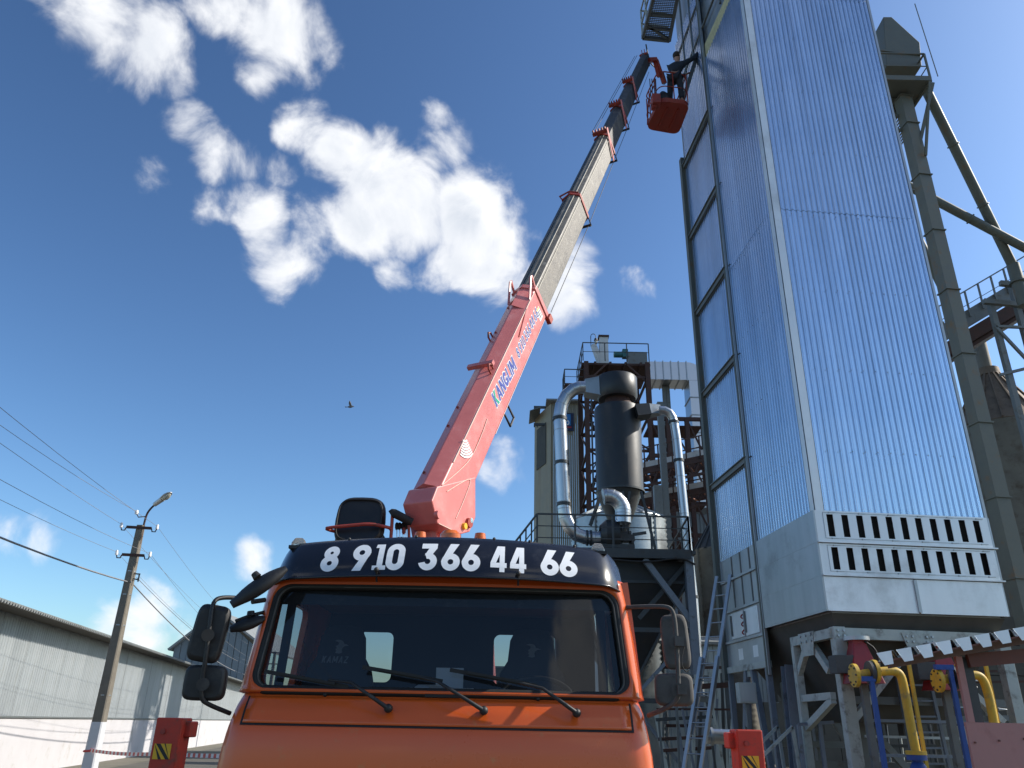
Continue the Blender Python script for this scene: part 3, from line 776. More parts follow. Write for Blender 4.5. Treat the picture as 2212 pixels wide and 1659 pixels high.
# ---- platform
pa, pb = at(1160, 1186, YP), at(1492, 1200, YP); pa.z = pb.z = pz
dep = V((.3, 4.2, 0))
plat = thing('steel_platform', 'dark steel platform with railing and stair carrying the dust cyclone', 'platform', V((pb.x, pb.y, 0)))
MB().box((pa + pb) / 2 + dep / 2, ((pb - pa).length, dep.y, .10)).build('deck', 'dark_steel', plat)
MB().bar(pa - UZ * .06, pb - UZ * .06, .10, .26).build('edge_beam', 'dark_steel', plat)
MB().bar(pb - UZ * .06, pb + dep - UZ * .06, .10, .26).build('edge_beam', 'dark_steel', plat)
rail(plat, [pa, pb], 1.02, 'dark_steel', .035, (.33, .66), 1.1)
rail(plat, [pb, pb + dep], 1.02, 'dark_steel', .035, (.33, .66), 1.4)
st = at(1112, 1186, YP + .6); sa = at(1112, 1170, YP + .6)
a, b = pa + UZ * 1.02, at(1112, 1172, YP + .3)
for k in (1.0, .66, .33, .02):
    MB().bar(pa + UZ * 1.02 * k, b - UZ * 1.02 * (1 - k), .045 if k == 1.0 else .025).build('stair_rail', 'dark_steel', plat)
for f in (.25, .5, .75, 1.0):
    p = a.lerp(b, f); MB().bar(p, p - UZ * 1.15, .045).build('stair_post', 'dark_steel', plat)
for f in range(10):
    p = pa.lerp(b - UZ * 1.1, (f + .5) / 10); MB().box(p + V((0, .45, -.05)), (.24, .8, .04)).build('stair_tread', 'dark_steel', plat)
for p in (pa + V((.15, .2, 0)), pb + V((-.05, .1, 0)), pa + dep, pb + dep):
    MB().bar(V((p.x, p.y, 0)), p - UZ * .1, .22, .22).build('leg', 'steel_blue', plat)
MB().bar(pb + V((-1.3, .1, -.2)), V((pb.x, pb.y + .1, pz - 2.0)), .16, .16).build('knee_brace', 'steel_blue', plat)
MB().bar(pb + V((-.1, .3, -.3)), V((pb.x - 1.5, pb.y + .3, pz - 1.8)), .12, .12).build('knee_brace', 'dark_steel', plat)
MB().tube(smooth_path([pb + V((-2.4, -.08, -.25)), pb + V((-1.2, -.08, -.33)), pb + V((-.3, -.08, -.15)), pb + V((.1, -.05, -.35))], 2), .03, 6).build('cable', 'rubber', plat)
for z in (2.4, 4.2):
    MB().bar(V((pa.x, pa.y + .2, z)), V((pb.x, pb.y + .2, z)), .10, .12).build('tie_beam', 'dark_steel', plat)
MB().bar(V((pb.x - 1.8, pb.y + .25, 2.4)), V((pb.x, pb.y + .25, 4.2)), .09).build('tie_brace', 'steel_blue', plat)
MB().bar(V((pb.x - 1.8, pb.y + .25, 2.3)), V((pb.x, pb.y + .25, .2)), .09).build('tie_brace', 'steel_blue', plat)
# ---- bin hung under the deck
bn_ = thing('hopper_bin', 'dark steel funnel hopper hanging under the cyclone platform', 'hopper', V((at(1345, 1250, 23).x, 23.6, 0)))
c = V((at(1345, 1250, 23).x, 23.9, 0)); tw, td = 1.75, 1.5
R4 = lambda w, d, z: [c + V((i * w, j * d, z)) for i, j in ((-1, -1), (1, -1), (1, 1), (-1, 1))]
mb = MB(); mb.loft([R4(tw, td, pz - .2), R4(tw, td, pz - .8), R4(.35, .35, pz - 3.4), R4(.3, .3, pz - 3.9)], smooth=False); mb.build('funnel', 'cyclone', bn_)
MB().loft([R4(tw + .05, td + .05, pz - .82), R4(tw + .05, td + .05, pz - .74)], smooth=False).build('stiffener', 'dark_steel', bn_)
for i, j in ((-1, -1), (1, -1)):
    MB().bar(c + V((i * tw * .98, j * td * 1.02, pz - .8)), c + V((i * .36, j * .38, pz - 3.35)), .07).build('corner_rib', 'dark_steel', bn_)
for i, j in ((-1, -1), (1, -1), (1, 1), (-1, 1)): MB().bar(c + V((i * tw, j * td, 0)), c + V((i * tw, j * td, pz - .3)), .16).build('leg', 'steel_blue', bn_)
# ---- cyclone
YC = 24.2
def pc(x, y, Y=YC): return at(x, y, Y)
def lath(mb, x, ys, rs_, n=28, Y=YC):           # vertical turned body: pixel heights, pixel radii
    base = pc(x, ys[-1], Y); out_ = []
    for y, r_ in zip(ys, rs_):
        p = pc(x, y, Y); z = p.z; k = px(p)
        out_.append([V((base.x + math.cos(t) * r_ * k, Y + math.sin(t) * r_ * k, z)) for t in [2 * math.pi * i / n for i in range(n)]])
    mb.loft(out_[::-1]); return V((base.x, Y, 0))
cyc = thing('dust_cyclone', 'dark grey cylindrical dust cyclone with silver ducts standing on the platform', 'cyclone', V((pc(1340, 1060).x, YC, pz)))
mb = MB(); lath(mb, 1340, (884, 890, 1060, 1066), (48, 50, 50, 51)); mb.build('drum', 'cyclone', cyc)
mb = MB(); lath(mb, 1340, (1066, 1090, 1150), (49, 40, 16)); mb.build('cone', 'cyclone', cyc)
mb = MB(); lath(mb, 1335, (863, 868, 886), (27, 28, 36)); mb.build('neck', 'rust', cyc)
mb = MB(); lath(mb, 1333, (818, 820, 858, 864), (42, 44, 44, 40)); mb.build('outlet_drum', 'cyclone', cyc)
mb = MB(); lath(mb, 1340, (1062, 1066), (53, 53)); mb.build('flange', 'dark_steel', cyc)
def frus(a, b, w0, h0, w1, h1):
    a, b = V(a), V(b); d = (b - a).normalized(); s = V((0, 1, 0)); u = s.cross(d).normalized()
    if u.z < 0: u = -u
    return [[p + s * (i * w) + u * (j * h) for i, j in ((-1, -1), (1, -1), (1, 1), (-1, 1))] for p, w, h in ((a, w0, h0), (b, w1, h1))]
kk = px(pc(1340, 850))
MB().loft(frus(pc(1296, 840), pc(1262, 838), 20 * kk, 22 * kk, 15 * kk, 15 * kk), smooth=False).build('inlet_box', 'galv_flat', cyc)
MB().loft(frus(pc(1372, 893, YC - .5), pc(1402, 888, YC - .5), 22 * kk, 13 * kk, 16 * kk, 12 * kk), smooth=False).build('inlet_box', 'cyclone', cyc)
MB().loft(frus(pc(1402, 888, YC - .5), pc(1426, 886, YC - .5), 16 * kk, 11 * kk, 9 * kk, 9 * kk), smooth=False).build('inlet_box', 'galv_flat', cyc)
def duct(name, pix, Y, rpx, parent, bands=(), m='duct', it=2, n=18, ys=None):
    P = [at(x, y, ys[i] if ys else Y) for i, (x, y) in enumerate(pix)]
    sm = smooth_path(P, it); r_ = rpx * px(P[len(P) // 2])
    o = MB().tube(sm, r_, n).build(name, m, parent)
    for f in bands:
        i = max(1, min(len(sm) - 2, int(f * (len(sm) - 1)))); d = (sm[i + 1] - sm[i - 1]).normalized()
        MB().cyl(sm[i] - d * .03, sm[i] + d * .03, r_ * 1.09, r_ * 1.09, n).build('band', 'galv_flat', o)
    return o
def seg(name, pix, Y, rpx, parent, m='duct', elbow=()):
    P = [at(x, y, Y) for x, y in pix]; r_ = rpx * px(P[len(P) // 2])
    o = MB().tube(P, r_, 20).build(name, m, parent)
    for p, q_ in zip(P, P[1:]):
        d = (q_ - p).normalized()
        MB().cyl(q_ - d * .012, q_ + d * .012, r_ * 1.025, r_ * 1.025, 20).build('seam', 'galv_flat', o)
    return o
d1 = seg('inlet_duct', [(1264, 837), (1252, 837), (1238, 842), (1223, 855), (1213, 875), (1209, 900), (1211, 930), (1214, 1000), (1218, 1085), (1219, 1100), (1222, 1120), (1231, 1140), (1246, 1155), (1264, 1161), (1285, 1163), (1306, 1162)], 23.2, 14.5, cyc)
for y, x in ((905, 1209), (1000, 1214), (1090, 1218)):
    p = at(x, y, 23.2); MB().cyl(p - UZ * .05, p + UZ * .05, 16 * px(p), 16 * px(p), 20).build('clamp', 'dark_steel', d1)
for x in (1268, 1276):
    p = at(x, 1162, 23.2); MB().cyl(p - V((.03, 0, 0)), p + V((.03, 0, 0)), 17 * px(p), 17 * px(p), 20).build('clamp', 'dark_steel', d1)
d2 = seg('outlet_duct', [(1424, 886), (1436, 887), (1446, 892), (1453, 903), (1457, 918), (1462, 950), (1470, 1030), (1478, 1110), (1487, 1200), (1497, 1290), (1504, 1390), (1512, 1500)], 23.4, 9.5, cyc)
for x, y in ((1455, 912), (1466, 995), (1497, 1290)):
    p = at(x, y, 23.4); MB().cyl(p - UZ * .04, p + UZ * .04, 11.5 * px(p), 11.5 * px(p), 18).build('clamp', 'dark_steel', d2)
for a, b in (((1300, 1062), (1275, 1135)), ((1345, 1062), (1362, 1185)), ((1385, 1062), (1415, 1185)), ((1360, 1062), (1340, 1185))):
    MB().bar(at(*a, YC - .9), at(*b, YC - 1.0), .07, .10).build('support_leg', 'dark_steel', cyc)
# fan on the platform
fan = thing('centrifugal_fan', 'dark centrifugal fan with silver elbow outlet behind the platform railing', 'fan', V((at(1330, 1185, 23.2).x, 23.2, pz + .05)))
fc_ = at(1322, 1155, 23.2); k = px(fc_)
mb = MB(); mb.cyl(fc_ + V((-14 * k, 0, 0)), fc_ + V((14 * k, 0, 0)), 32 * k, 32 * k, 28); mb.cyl(fc_ + V((-26 * k, 0, 0)), fc_ + V((-14 * k, 0, 0)), 20 * k, 31 * k, 24, cap=False); mb.build('fan_housing', 'cyclone', fan)
mb = MB(); mb.cyl(fc_ + V((14 * k, 0, 0)), fc_ + V((34 * k, 0, 0)), 9 * k, 9 * k, 16); mb.box(fc_ + V((30 * k, 0, -8 * k)), (34 * k, 24 * k, 14 * k)); mb.build('fan_motor', 'iron', fan)
mb = MB(); mb.cyl(fc_ + V((36 * k, 0, 0)), fc_ + V((41 * k, 0, 0)), 9 * k, 9 * k, 18); mb.cyl(fc_ + V((40 * k, 0, -17 * k)), fc_ + V((45 * k, 0, -17 * k)), 13 * k, 13 * k, 18); mb.build('drive_pulley', 'iron', fan)
mb = MB(); mb.box(fc_ + V((10 * k, 0, -28 * k)), (70 * k, 40 * k, 8 * k)); mb.build('fan_base', 'dark_steel', fan)
mb = MB(); mb.bar(fc_ + V((45 * k, 0, 1 * k)), fc_ + V((74 * k, 0, 6 * k)), 5 * k, 6 * k); mb.build('drive_guard', 'dark_steel', fan)
eb = seg('outlet_elbow', [(1346, 1130), (1346, 1110), (1346, 1103), (1344, 1095), (1339, 1086), (1331, 1078), (1321, 1073), (1311, 1072), (1304, 1073)], 22.9, 17, fan)
# ---- silver silo behind the fan
YS = 28.2
sl_ = thing('grain_silo', 'silver corrugated silo with a conical roof behind the fan', 'silo', V((at(1338, 1180, YS).x, YS, 0)))
def silo(parent, xc, ytop, yeave, zbase, rpx, Y, mroof, mbody, ap=.12, nring=None, nseg=40, ribs=20, rp=None):
    pe = at(xc, yeave, Y); r_ = rpx * px(pe); zt = at(xc, ytop, Y).z; cx = pe.x
    ze = pe.z
    rings = []; n = nring or int((ze - zbase) / .17)
    for i in range(n * 2 + 1):
        z = zbase + (ze - zbase) * i / (n * 2); rr = r_ + (.038 if i % 2 else 0)
        rings.append([V((cx + rr * math.cos(2 * math.pi * k_ / nseg), Y + rr * math.sin(2 * math.pi * k_ / nseg), z)) for k_ in range(nseg)])
    MB().loft(rings, cap=False).build('silo_wall', mbody, parent)
    rr = r_ * 1.04
    for k_ in range(ribs):
        a0, a1 = 2 * math.pi * k_ / ribs, 2 * math.pi * (k_ + 1) / ribs
        e = lambda a_, q_, z: V((cx + q_ * math.cos(a_), Y + q_ * math.sin(a_), z))
        mb = MB(); mb.add([e(a0, rr, ze - .05), e(a1, rr, ze - .05), e(a1, r_ * ap, zt), e(a0, r_ * ap, zt)], [(0, 1, 2, 3)]); ro = mb.build('roof_panel', mroof, parent, solid=.02)
        MB().bar(e(a0, rr, ze - .02), e(a0, r_ * ap, zt + .03), .05, .07).build('roof_rib', mroof, ro)
    for k_ in range(ribs // 2):
        a0 = 2 * math.pi * (k_ + .5) / (ribs // 2)
        if math.sin(a0) < .3:
            p = V((cx + (r_ + .03) * math.cos(a0), Y + (r_ + .03) * math.sin(a0), zbase)); MB().bar(p, V((p.x, p.y, ze)), .07, .05).build('stiffener', mbody, parent)
    MB().cyl(V((cx, Y, zt - .05)), V((cx, Y, zt + .25)), r_ * (ap + .04), r_ * (ap + .02), 20).build('roof_cap', mroof, parent)
    return r_, ze, cx
silo(sl_, 1338, 1085, 1128, 0, 102, YS, 'silo', 'silo')
s2 = thing('grain_silo', 'dark old silo with conical roof seen between ladder and cyclone platform', 'silo', V((at(1540, 1200, 28).x, 28, 0)))
silo(s2, 1552, 1120, 1190, 0, 52, 28, 'dark_steel', 'silo_old', ribs=16)
s3 = thing('grain_silo', 'small silver corrugated silo below the dark hopper', 'silo', V((at(1390, 1330, 29).x, 29, 0)))
silo(s3, 1385, 1262, 1290, 0, 46, 29, 'silo', 'silo', ribs=16)
# ---- beige building with the blue sign
YB = 50
bb = thing('process_building', 'tall beige sheet-clad building with a flat roof and a blue sign', 'building', V((at(1215, 1100, YB).x, YB, 0)))
zt = at(1215, 872, YB).z; x0, x1, x2 = at(1192, 1000, YB).x, at(1262, 1000, YB).x, at(1156, 1000, YB + 3).x
n = 16
pw = (x1 - x0) / n
for i in range(n):
    MB().box(V((x0 + pw * (i + .5), YB + .02 * (i % 2), zt / 2)), (pw - .02, .10, zt)).build('wall_sheet', 'beige', bb)
endp = [V((x2, YB + 3, 0)), V((x0, YB, 0))]
ed = (endp[1] - endp[0]); el = ed.length; ed.normalize()
MB().box((endp[0] + endp[1]) / 2 + UZ * zt / 2, (el, .12, zt), (ed, UZ.cross(ed), UZ)).build('end_wall', 'beige_end', bb)
pz0 = endp[0].lerp(endp[1], .45) + UZ.cross(ed) * -.09
MB().box(pz0 + UZ * (zt - 2.6), (el * .55, .04, 3.0), (ed, UZ.cross(ed), UZ)).build('window_opening', 'under', bb)
mb = MB(); mb.box(V(((x0 + x1) / 2 - .3, YB + 3, zt + .1)), (x1 - x0 + .2, 7, .12)); mb.build('roof', 'wh_roof', bb)
MB().box(V((x2 - .1, YB + 2.0, zt - .15)), (.8, 2.6, .05), (V((.93, -.0, .37)), V((0, 1, 0)), V((-.37, 0, .93)))).build('eave_flap', 'steel_grey', bb)
for y_, z_ in ((880, 1), (917, 0)):
    p = at(1170, y_, YB + 1.0); MB().bar(p + V((-.55, 0, 0)), p + V((.9, 0, 0)), .16, .16).build('roof_bracket', 'dark_steel', bb)
    for q_ in (-.5, -.3): MB().box(p + V((q_, -.02, -.14)), (.1, .1, .14)).build('bracket_bolt', 'dark_steel', bb)
sg = [at(x, y, YB - .12) for x, y in ((1222, 892), (1239, 892), (1239, 931), (1222, 931))]
sc0 = sg[0]; sgn_w = at(1196, 892, YB - .12).x
sign = thing('wall_sign', 'blue and navy sign with a white letter high on the beige building', 'sign', V((sg[1].x - .6, YB - .12, sg[2].z)))
zs0, zs1 = sg[2].z, sg[0].z; xr = sg[1].x
MB().box(V((xr - .5, YB - .10, (zs0 + zs1) / 2)), (1.0, .05, zs1 - zs0)).build('board', 'sign_navy', sign)
MB().box(V((xr - .57, YB - .132, zs0 + (zs1 - zs0) * .62)), (.72, .01, (zs1 - zs0) * .62)).build('blue_field', 'sign_blue', sign)
mb = MB(); hh_ = (zs1 - zs0) * .30
letter(mb, 'O', 0, hh_, lambda a, b, l: V((xr - .55 + a, YB - .14 - l, zs0 + (zs1 - zs0) * .30 + b)), 1.0); mb.build('letter', 'white_vinyl', sign)
MB().box(V((xr - .45, YB - .134, zs0 + (zs1 - zs0) * .20)), (.6, .01, .10)).build('red_line', 'sign_red', sign)
# ---- rust-brown elevator tower
YR = 44
def rr_(x, y, Y=YR): return at(x, y, Y)
rt = thing('steel_tower', 'rust-brown lattice tower with stairs and a railed top deck', 'tower', V((rr_(1330, 1100).x, YR, 0)))
zd = rr_(1330, 783).z; xl, xr_ = rr_(1266, 790).x, rr_(1398, 790).x; ym = YR + 4.2
for x, y, w in ((xl, YR, .28), (xr_, YR, .30), (xl, ym, .28), (xr_, ym, .28), ((xl + xr_) / 2 - .3, ym, .2)):
    MB().ibeam(V((x, y, 0)), V((x, y, zd)), w, w, .04).build('column', 'rust', rt)
for z in [zd - 1.0 - 2.4 * i for i in range(10)]:
    if z < 1: break
    for a, b in (((xl, YR), (xr_, YR)), ((xl, ym), (xr_, ym)), ((xl, YR), (xl, ym)), ((xr_, YR), (xr_, ym))):
        MB().bar(V((*a, z)), V((*b, z)), .12, .16).build('girt', 'rust', rt)
    MB().bar(V((xl, YR, z)), V((xr_, YR, z - 2.4)), .08, .10).build('cross_brace', 'rust', rt)
    MB().bar(V((xr_, ym, z)), V((xl, ym, z - 2.4)), .08, .10).build('cross_brace', 'rust', rt)
    MB().bar(V((xl, ym, z)), V((xl, YR, z - 2.4)), .08, .10).build('cross_brace', 'rust', rt)
    # a flight of the zigzag stair behind the left column
    s_ = 1 if int(z * 7) % 2 else -1
    for k in range(8):
        MB().box(V((xl + .75 + s_ * (.5 - k / 7), YR + 1.2, z - 2.4 * k / 8)), (.24, .8, .05)).build('stair_tread', 'rust', rt)
    for o_ in (0, .9):
        MB().bar(V((xl + .75 + s_ * .55, YR + .8, z + o_)), V((xl + .75 - s_ * .55, YR + .8, z - 2.2 + o_)), .06).build('stair_rail', 'rust', rt)
MB().box(V(((xl + xr_) / 2, (YR + ym) / 2, zd)), (xr_ - xl + .5, 3.7, .14)).build('top_deck', 'rust', rt)
for f in (.15, .4, .65, .9):
    MB().bar(V((xl + (xr_ - xl) * f, YR - .05, zd - .08)), V((xl + (xr_ - xl) * f, ym, zd - .08)), .14, .22).build('deck_joist', 'rust', rt)
MB().bar(V((xl, YR, zd - 1.4)), V((xl + 1.3, YR, zd - .1)), .10).build('knee_brace', 'rust', rt); MB().bar(V((xr_, YR, zd - 1.4)), V((xr_ - 1.3, YR, zd - .1)), .10).build('knee_brace', 'rust', rt)
rail(rt, [V((xl - .2, ym, zd)), V((xl - .2, YR - .2, zd)), V((xr_ + .1, YR - .2, zd))], 1.25, 'dark_steel', .04, (.5,), 1.2)
for f, w_ in ((.34, .55), (.62, .55)):
    MB().box(V((xl + (xr_ - xl) * f, YR + 2.2, zd / 2)), (w_, .5, zd - .3)).build('elevator_trunk', 'rust', rt)
for f in (.08, .14, .2):
    MB().bar(V((xl + (xr_ - xl) * f, YR + .3, 2)), V((xl + (xr_ - xl) * f, YR + .3, zd - 3 * f * 10)), .10).build('riser_pipe', 'dark_steel', rt)
# side landing to the left
lz = rr_(1232, 828).z; lx0, lx1 = rr_(1220, 828).x, rr_(1248, 828).x
MB().box(V(((lx0 + xl) / 2, YR + .9, lz)), (xl - lx0, 1.6, .12)).build('side_landing', 'rust', rt)
rail(rt, [V((lx0, YR + 1.7, lz)), V((lx0, YR + .1, lz)), V((xl, YR + .1, lz))], 1.0, 'dark_steel', .04, (.5,), .9)
# white stack, motor, lamp on the deck
stk = thing('vent_stack', 'short white rectangular vent stack on the brown tower deck', 'stack', V((rr_(1301, 770, 45).x, 45, zd + .07)))
pt = rr_(1303, 730, 45); MB().box(V((pt.x, 45, (zd + .07 + pt.z) / 2)), (.55, .55, pt.z - zd - .07)).build('stack_body', 'white_metal', stk)
MB().box(V((pt.x, 45, pt.z)), (.68, .68, .12)).build('stack_cap', 'rust', stk); MB().box(V((pt.x - .4, 45, zd + .9)), (.3, .5, 1.6), (V((.95, 0, .3)), V((0, 1, 0)), V((-.3, 0, .95)))).build('stack_shoulder', 'white_metal', stk)
mo = thing('drive_motor', 'teal gear motor standing on the brown tower deck', 'motor', V((rr_(1336, 775, 44.8).x, 44.8, zd + .07)))
pm = rr_(1336, 766, 44.8); MB().cyl(pm + V((-.3, 0, 0)), pm + V((.25, 0, 0)), .20, .20, 16).build('motor_body', 'motor_green', mo); MB().box(pm + V((.42, 0, .05)), (.35, .4, .55)).build('gearbox', 'motor_green', mo); MB().box(V((pm.x + .05, 44.8, zd + .12)), (1.1, .5, .10)).build('motor_base', 'iron', mo)
MB().box(V((rr_(1375, 770, 45).x, 45, zd + .55)), (1.2, .9, 1.0)).build('elevator_head', 'steel_grey', rt)
lp_ = thing('deck_lamp', 'small bulkhead lamp on a hooked pole above the brown tower', 'lamp', V((rr_(1276, 750).x, YR - .15, zd + 1.1)))
lx = rr_(1276, 750).x
zl_ = rr_(1278, 722).z
MB().tube([V((lx, YR - .15, zd + 1.0)), V((lx, YR - .15, zl_ - .25))] + arc(V((lx + .16, YR - .15, zl_ - .25)), (-.16, 0, 0), (0, 0, .2), 0, math.pi, 8) + [V((lx + .32, YR - .15, zl_ - .4))], .022, 6).build('lamp_pole', 'dark_steel', lp_)
MB().cyl(V((lx + .32, YR - .15, zl_ - .55)), V((lx + .32, YR - .15, zl_ - .38)), .13, .09, 12).build('lamp_hood', 'iron', lp_); MB().cyl(V((lx + .32, YR - .15, zl_ - .75)), V((lx + .32, YR - .15, zl_ - .55)), .07, .10, 12).build('lamp_glass', 'lamp_glass', lp_)
# ---- rectangular galvanised duct from the tower to the dryer
YD = 46
rd = thing('air_duct', 'large rectangular galvanised air duct turning down beside the dryer', 'duct', V((at(1490, 1000, YD).x, YD, at(1490, 1000, YD).z)))
a, b = at(1395, 810, YD), at(1478, 812, YD); hz_ = 21 * px(a)
b.z = a.z
segs_ = 5
for i in range(segs_):
    p, q_ = a.lerp(b, i / segs_), a.lerp(b, (i + 1) / segs_); MB().box((p + q_) / 2, ((q_ - p).length - .03, 1.5, 2 * hz_ - .02)).build('duct_panel', 'duct', rd)
    MB().box(q_, (.06, 1.62, 2 * hz_ + .1)).build('duct_flange', 'galv_flat', rd)
cp = b + V((0, -.75, -hz_)); rb = 2 * hz_
crn = [cp] + [cp + V((rb * math.sin(t), 0, rb * math.cos(t))) for t in [math.pi / 2 * i / 8 for i in range(9)]]
MB().prism(crn, V((0, 1.5, 0))).build('duct_elbow', 'duct', rd)
vx0, vx1 = b.x + .1, b.x + rb
z_t, z_b = b.z - hz_, at(1490, 1000, YD).z - 3
nv = 7
for i in range(nv):
    z0, z1 = z_t + (z_b - z_t) * i / nv, z_t + (z_b - z_t) * (i + 1) / nv
    MB().box(V(((vx0 + vx1) / 2, YD, (z0 + z1) / 2)), (vx1 - vx0, 1.5, abs(z1 - z0) - .03)).build('duct_panel', 'duct', rd); MB().box(V(((vx0 + vx1) / 2, YD, z1)), (vx1 - vx0 + .1, 1.6, .06)).build('duct_flange', 'galv_flat', rd)
for x in (1437, 1445): 
    p = at(x, 850, YD); MB().bar(V((p.x, YD + .3, 0)), V((p.x, YD + .3, b.z - hz_)), .22, .22).build('duct_post', 'steel_grey', rd)
# ---- conveyor galleries crossing behind
for gi, (pA, pB, lab) in enumerate((((1390, 1018), (1530, 988), 'upper white trough conveyor gallery with brown truss and railing behind the ducts'), ((1385, 1085), (1540, 1055), 'lower white trough conveyor gallery with brown truss and railing behind the ducts'))):
    YG = 34 + gi * 1.6
    A_, B_ = at(*pA, YG), at(*pB, YG)
    B_ = B_ + (B_ - A_) * .3; A_ = A_ - (B_ - A_) * .15
    gl_ = thing('conveyor_gallery', lab, 'conveyor', V((B_.x, YG, min(A_.z, B_.z) - 1)), 'conveyor galleries behind the ducts')
    MB().bar(A_ + V((0, .5, .30)), B_ + V((0, .5, .30)), .5, .38).build('trough', 'white_metal', gl_)
    MB().bar(A_, B_, .12, .30).build('chord', 'rust', gl_); MB().bar(A_ + V((0, 1.4, 0)), B_ + V((0, 1.4, 0)), .12, .30).build('chord', 'rust', gl_)
    MB().bar(A_ - UZ * .7, B_ - UZ * .7, .10, .12).build('chord', 'rust', gl_)
    n = 7
    for i in range(n):
        p, q_ = A_.lerp(B_, i / n), A_.lerp(B_, (i + 1) / n)
        MB().bar(p, (p + q_) / 2 - UZ * .7, .07).build('web', 'rust', gl_); MB().bar((p + q_) / 2 - UZ * .7, q_, .07).build('web', 'rust', gl_)
        MB().bar(p + V((0, 0, -.1)), p + V((0, 1.4, -.1)), .10).build('cross_beam', 'rust', gl_)
        MB().bar(p + V((0, -.08, 0)), p + V((0, -.08, 1.1)), .06).build('rail_post', 'rust', gl_)
        MB().bar(p + V((0, .05, -.15)), q_ + V((0, 1.35, -.15)), .06).build('wind_brace', 'rust_light', gl_)
    for h in (.55, 1.1): MB().bar(A_ + V((0, -.08, h)), B_ + V((0, -.08, h)), .05).build('hand_rail', 'rust', gl_)
    for f in (.25, .8):
        p = A_.lerp(B_, f); MB().bar(V((p.x, YG + .6, 0)), p + V((0, .6, -.2)), .2, .2).build('trestle_leg', 'rust', gl_)
# supports seen lower down between hopper and dryer
for (x0_, y0_, x1_, y1_, Y_, w_, m_) in ((1425, 870, 1445, 1240, 27.5, .22, 'steel_grey'), (1420, 1050, 1440, 1060, 27.5, .3, 'steel_grey')):
    p = at(x0_, y0_, Y_); mb = MB(); mb.bar(V((p.x, Y_, 0)), p, w_); tag(mb.build('steel_post', m_), 'grey steel post standing behind the thin silver duct' if w_ < .25 else 'short thick grey post under the lower gallery', 'post')
# storage shed of grey corrugated sheet behind the ladder
sh0 = thing('sheet_hut', 'low grey corrugated hut with a slanted roof behind the ladder', 'hut', V((at(1520, 1500, 24).x, 24, 0)))
xa, xb = at(1440, 1480, 24).x, at(1585, 1480, 24).x; zt_ = at(1530, 1385, 24).z
for i in range(2): place_sheet('wall_sheet', (xb - xa) / 2, zt_, V((xa + (xb - xa) / 2 * i, 24, 0)), V((1, 0, 0)), V((0, -1, 0)), sh0, 'silo', .2, .06, .03)
MB().box(V(((xa + xb) / 2, 25.2, zt_ + .15)), (xb - xa + .4, 3, .08), (V((1, 0, 0)), V((0, .98, .15)), V((0, -.15, .98)))).build('roof', 'wh_roof', sh0)
# ---- clutter in the shade under hopper and dryer: low platform, pipes, cabinet, guard rail
lp2 = thing('low_stair', 'small pale steel stair with handrail under the dryer', 'stair', V((at(1690, 1600, 15).x, 15, 0)))
a, b = at(1600, 1680, 14.6), at(1712, 1570, 14.6)
for dy in (0, .8):
    MB().bar(V((a.x, 14.6 + dy, a.z)), V((b.x, 14.6 + dy, b.z)), .05).build('hand_rail', 'steel_pale', lp2); MB().bar(V((b.x, 14.6 + dy, b.z)), V((b.x + .1, 14.6 + dy, 0)), .05).build('rail_post', 'steel_pale', lp2)
    MB().bar(V((a.x, 14.6 + dy, .1)), V((b.x, 14.6 + dy, b.z - .9)), .06, .18).build('stringer', 'steel_grey', lp2)
for i in range(5): MB().box(V((a.x + (b.x - a.x) * (i + .5) / 5, 15.0, .15 + (b.z - .95) * (i + .5) / 5)), (.26, .75, .04)).build('stair_tread', 'steel_grey', lp2)
pp_ = thing('silver_pipe', 'short horizontal silver pipe in the shade beneath the dryer', 'pipe', V((at(1560, 1590, 19).x, 19, at(1560, 1600, 19).z)))
p, q_ = at(1525, 1590, 19), at(1600, 1593, 19); MB().cyl(p, q_, .16, .16, 18).build('pipe_run', 'duct', pp_)
for f in (.15, .8): MB().cyl(p.lerp(q_, f) - V((.03, 0, 0)), p.lerp(q_, f) + V((.03, 0, 0)), .19, .19, 18).build('band', 'galv_flat', pp_)
MB().bar(V((q_.x - .2, 19, 0)), q_ - UZ * .1, .08).build('pipe_support', 'steel_grey', pp_)
cb = thing('control_cabinet', 'small pale control cabinet on a post under the dryer', 'cabinet', V((at(1610, 1500, 15.6).x, 15.6, 0)))
pcb = at(1612, 1497, 15.6); MB().box(pcb, (.32, .25, .36)).build('cabinet_body', 'steel_pale', cb, bevel=.01); MB().box(pcb + V((0, -.13, 0)), (.27, .012, .30)).build('cabinet_door', 'galv_flat', cb); MB().bar(V((pcb.x, 15.6, 0)), pcb, .06).build('cabinet_post', 'steel_grey', cb)
rnd_ = random.Random(5)
scr = thing('pipe_rack', 'dark jumble of thin pipes and posts in the shade beside the truck mirror', 'pipe rack', V((at(1450, 1600, 20).x, 20.4, 0)))
for i in range(16):
    x = 1415 + i * 11 + rnd_.uniform(-4, 4); Y_ = rnd_.uniform(19.5, 23); p = at(x, rnd_.uniform(1440, 1560), Y_)
    MB().bar(V((p.x + rnd_.uniform(-.35, .35), Y_, 0)), p, rnd_.choice((.05, .07, .10))).build('upright', rnd_.choice(('steel_grey', 'steel_blue', 'dark_steel', 'rust', 'steel_pale')), scr)
for i in range(9):
    y = 1440 + i * 22 + rnd_.uniform(-6, 6); Y_ = rnd_.uniform(19.5, 23); MB().bar(at(1408 + rnd_.uniform(0, 50), y, Y_), at(1560 + rnd_.uniform(-40, 30), y + rnd_.uniform(-8, 8), Y_), rnd_.choice((.05, .08, .12))).build('crosspiece', rnd_.choice(('steel_grey', 'dark_steel', 'rust')), scr)
bw = thing('shed', 'dark low shed closing the yard behind the plant', 'shed', V((at(1560, 1600, 32).x, 55, 0)))
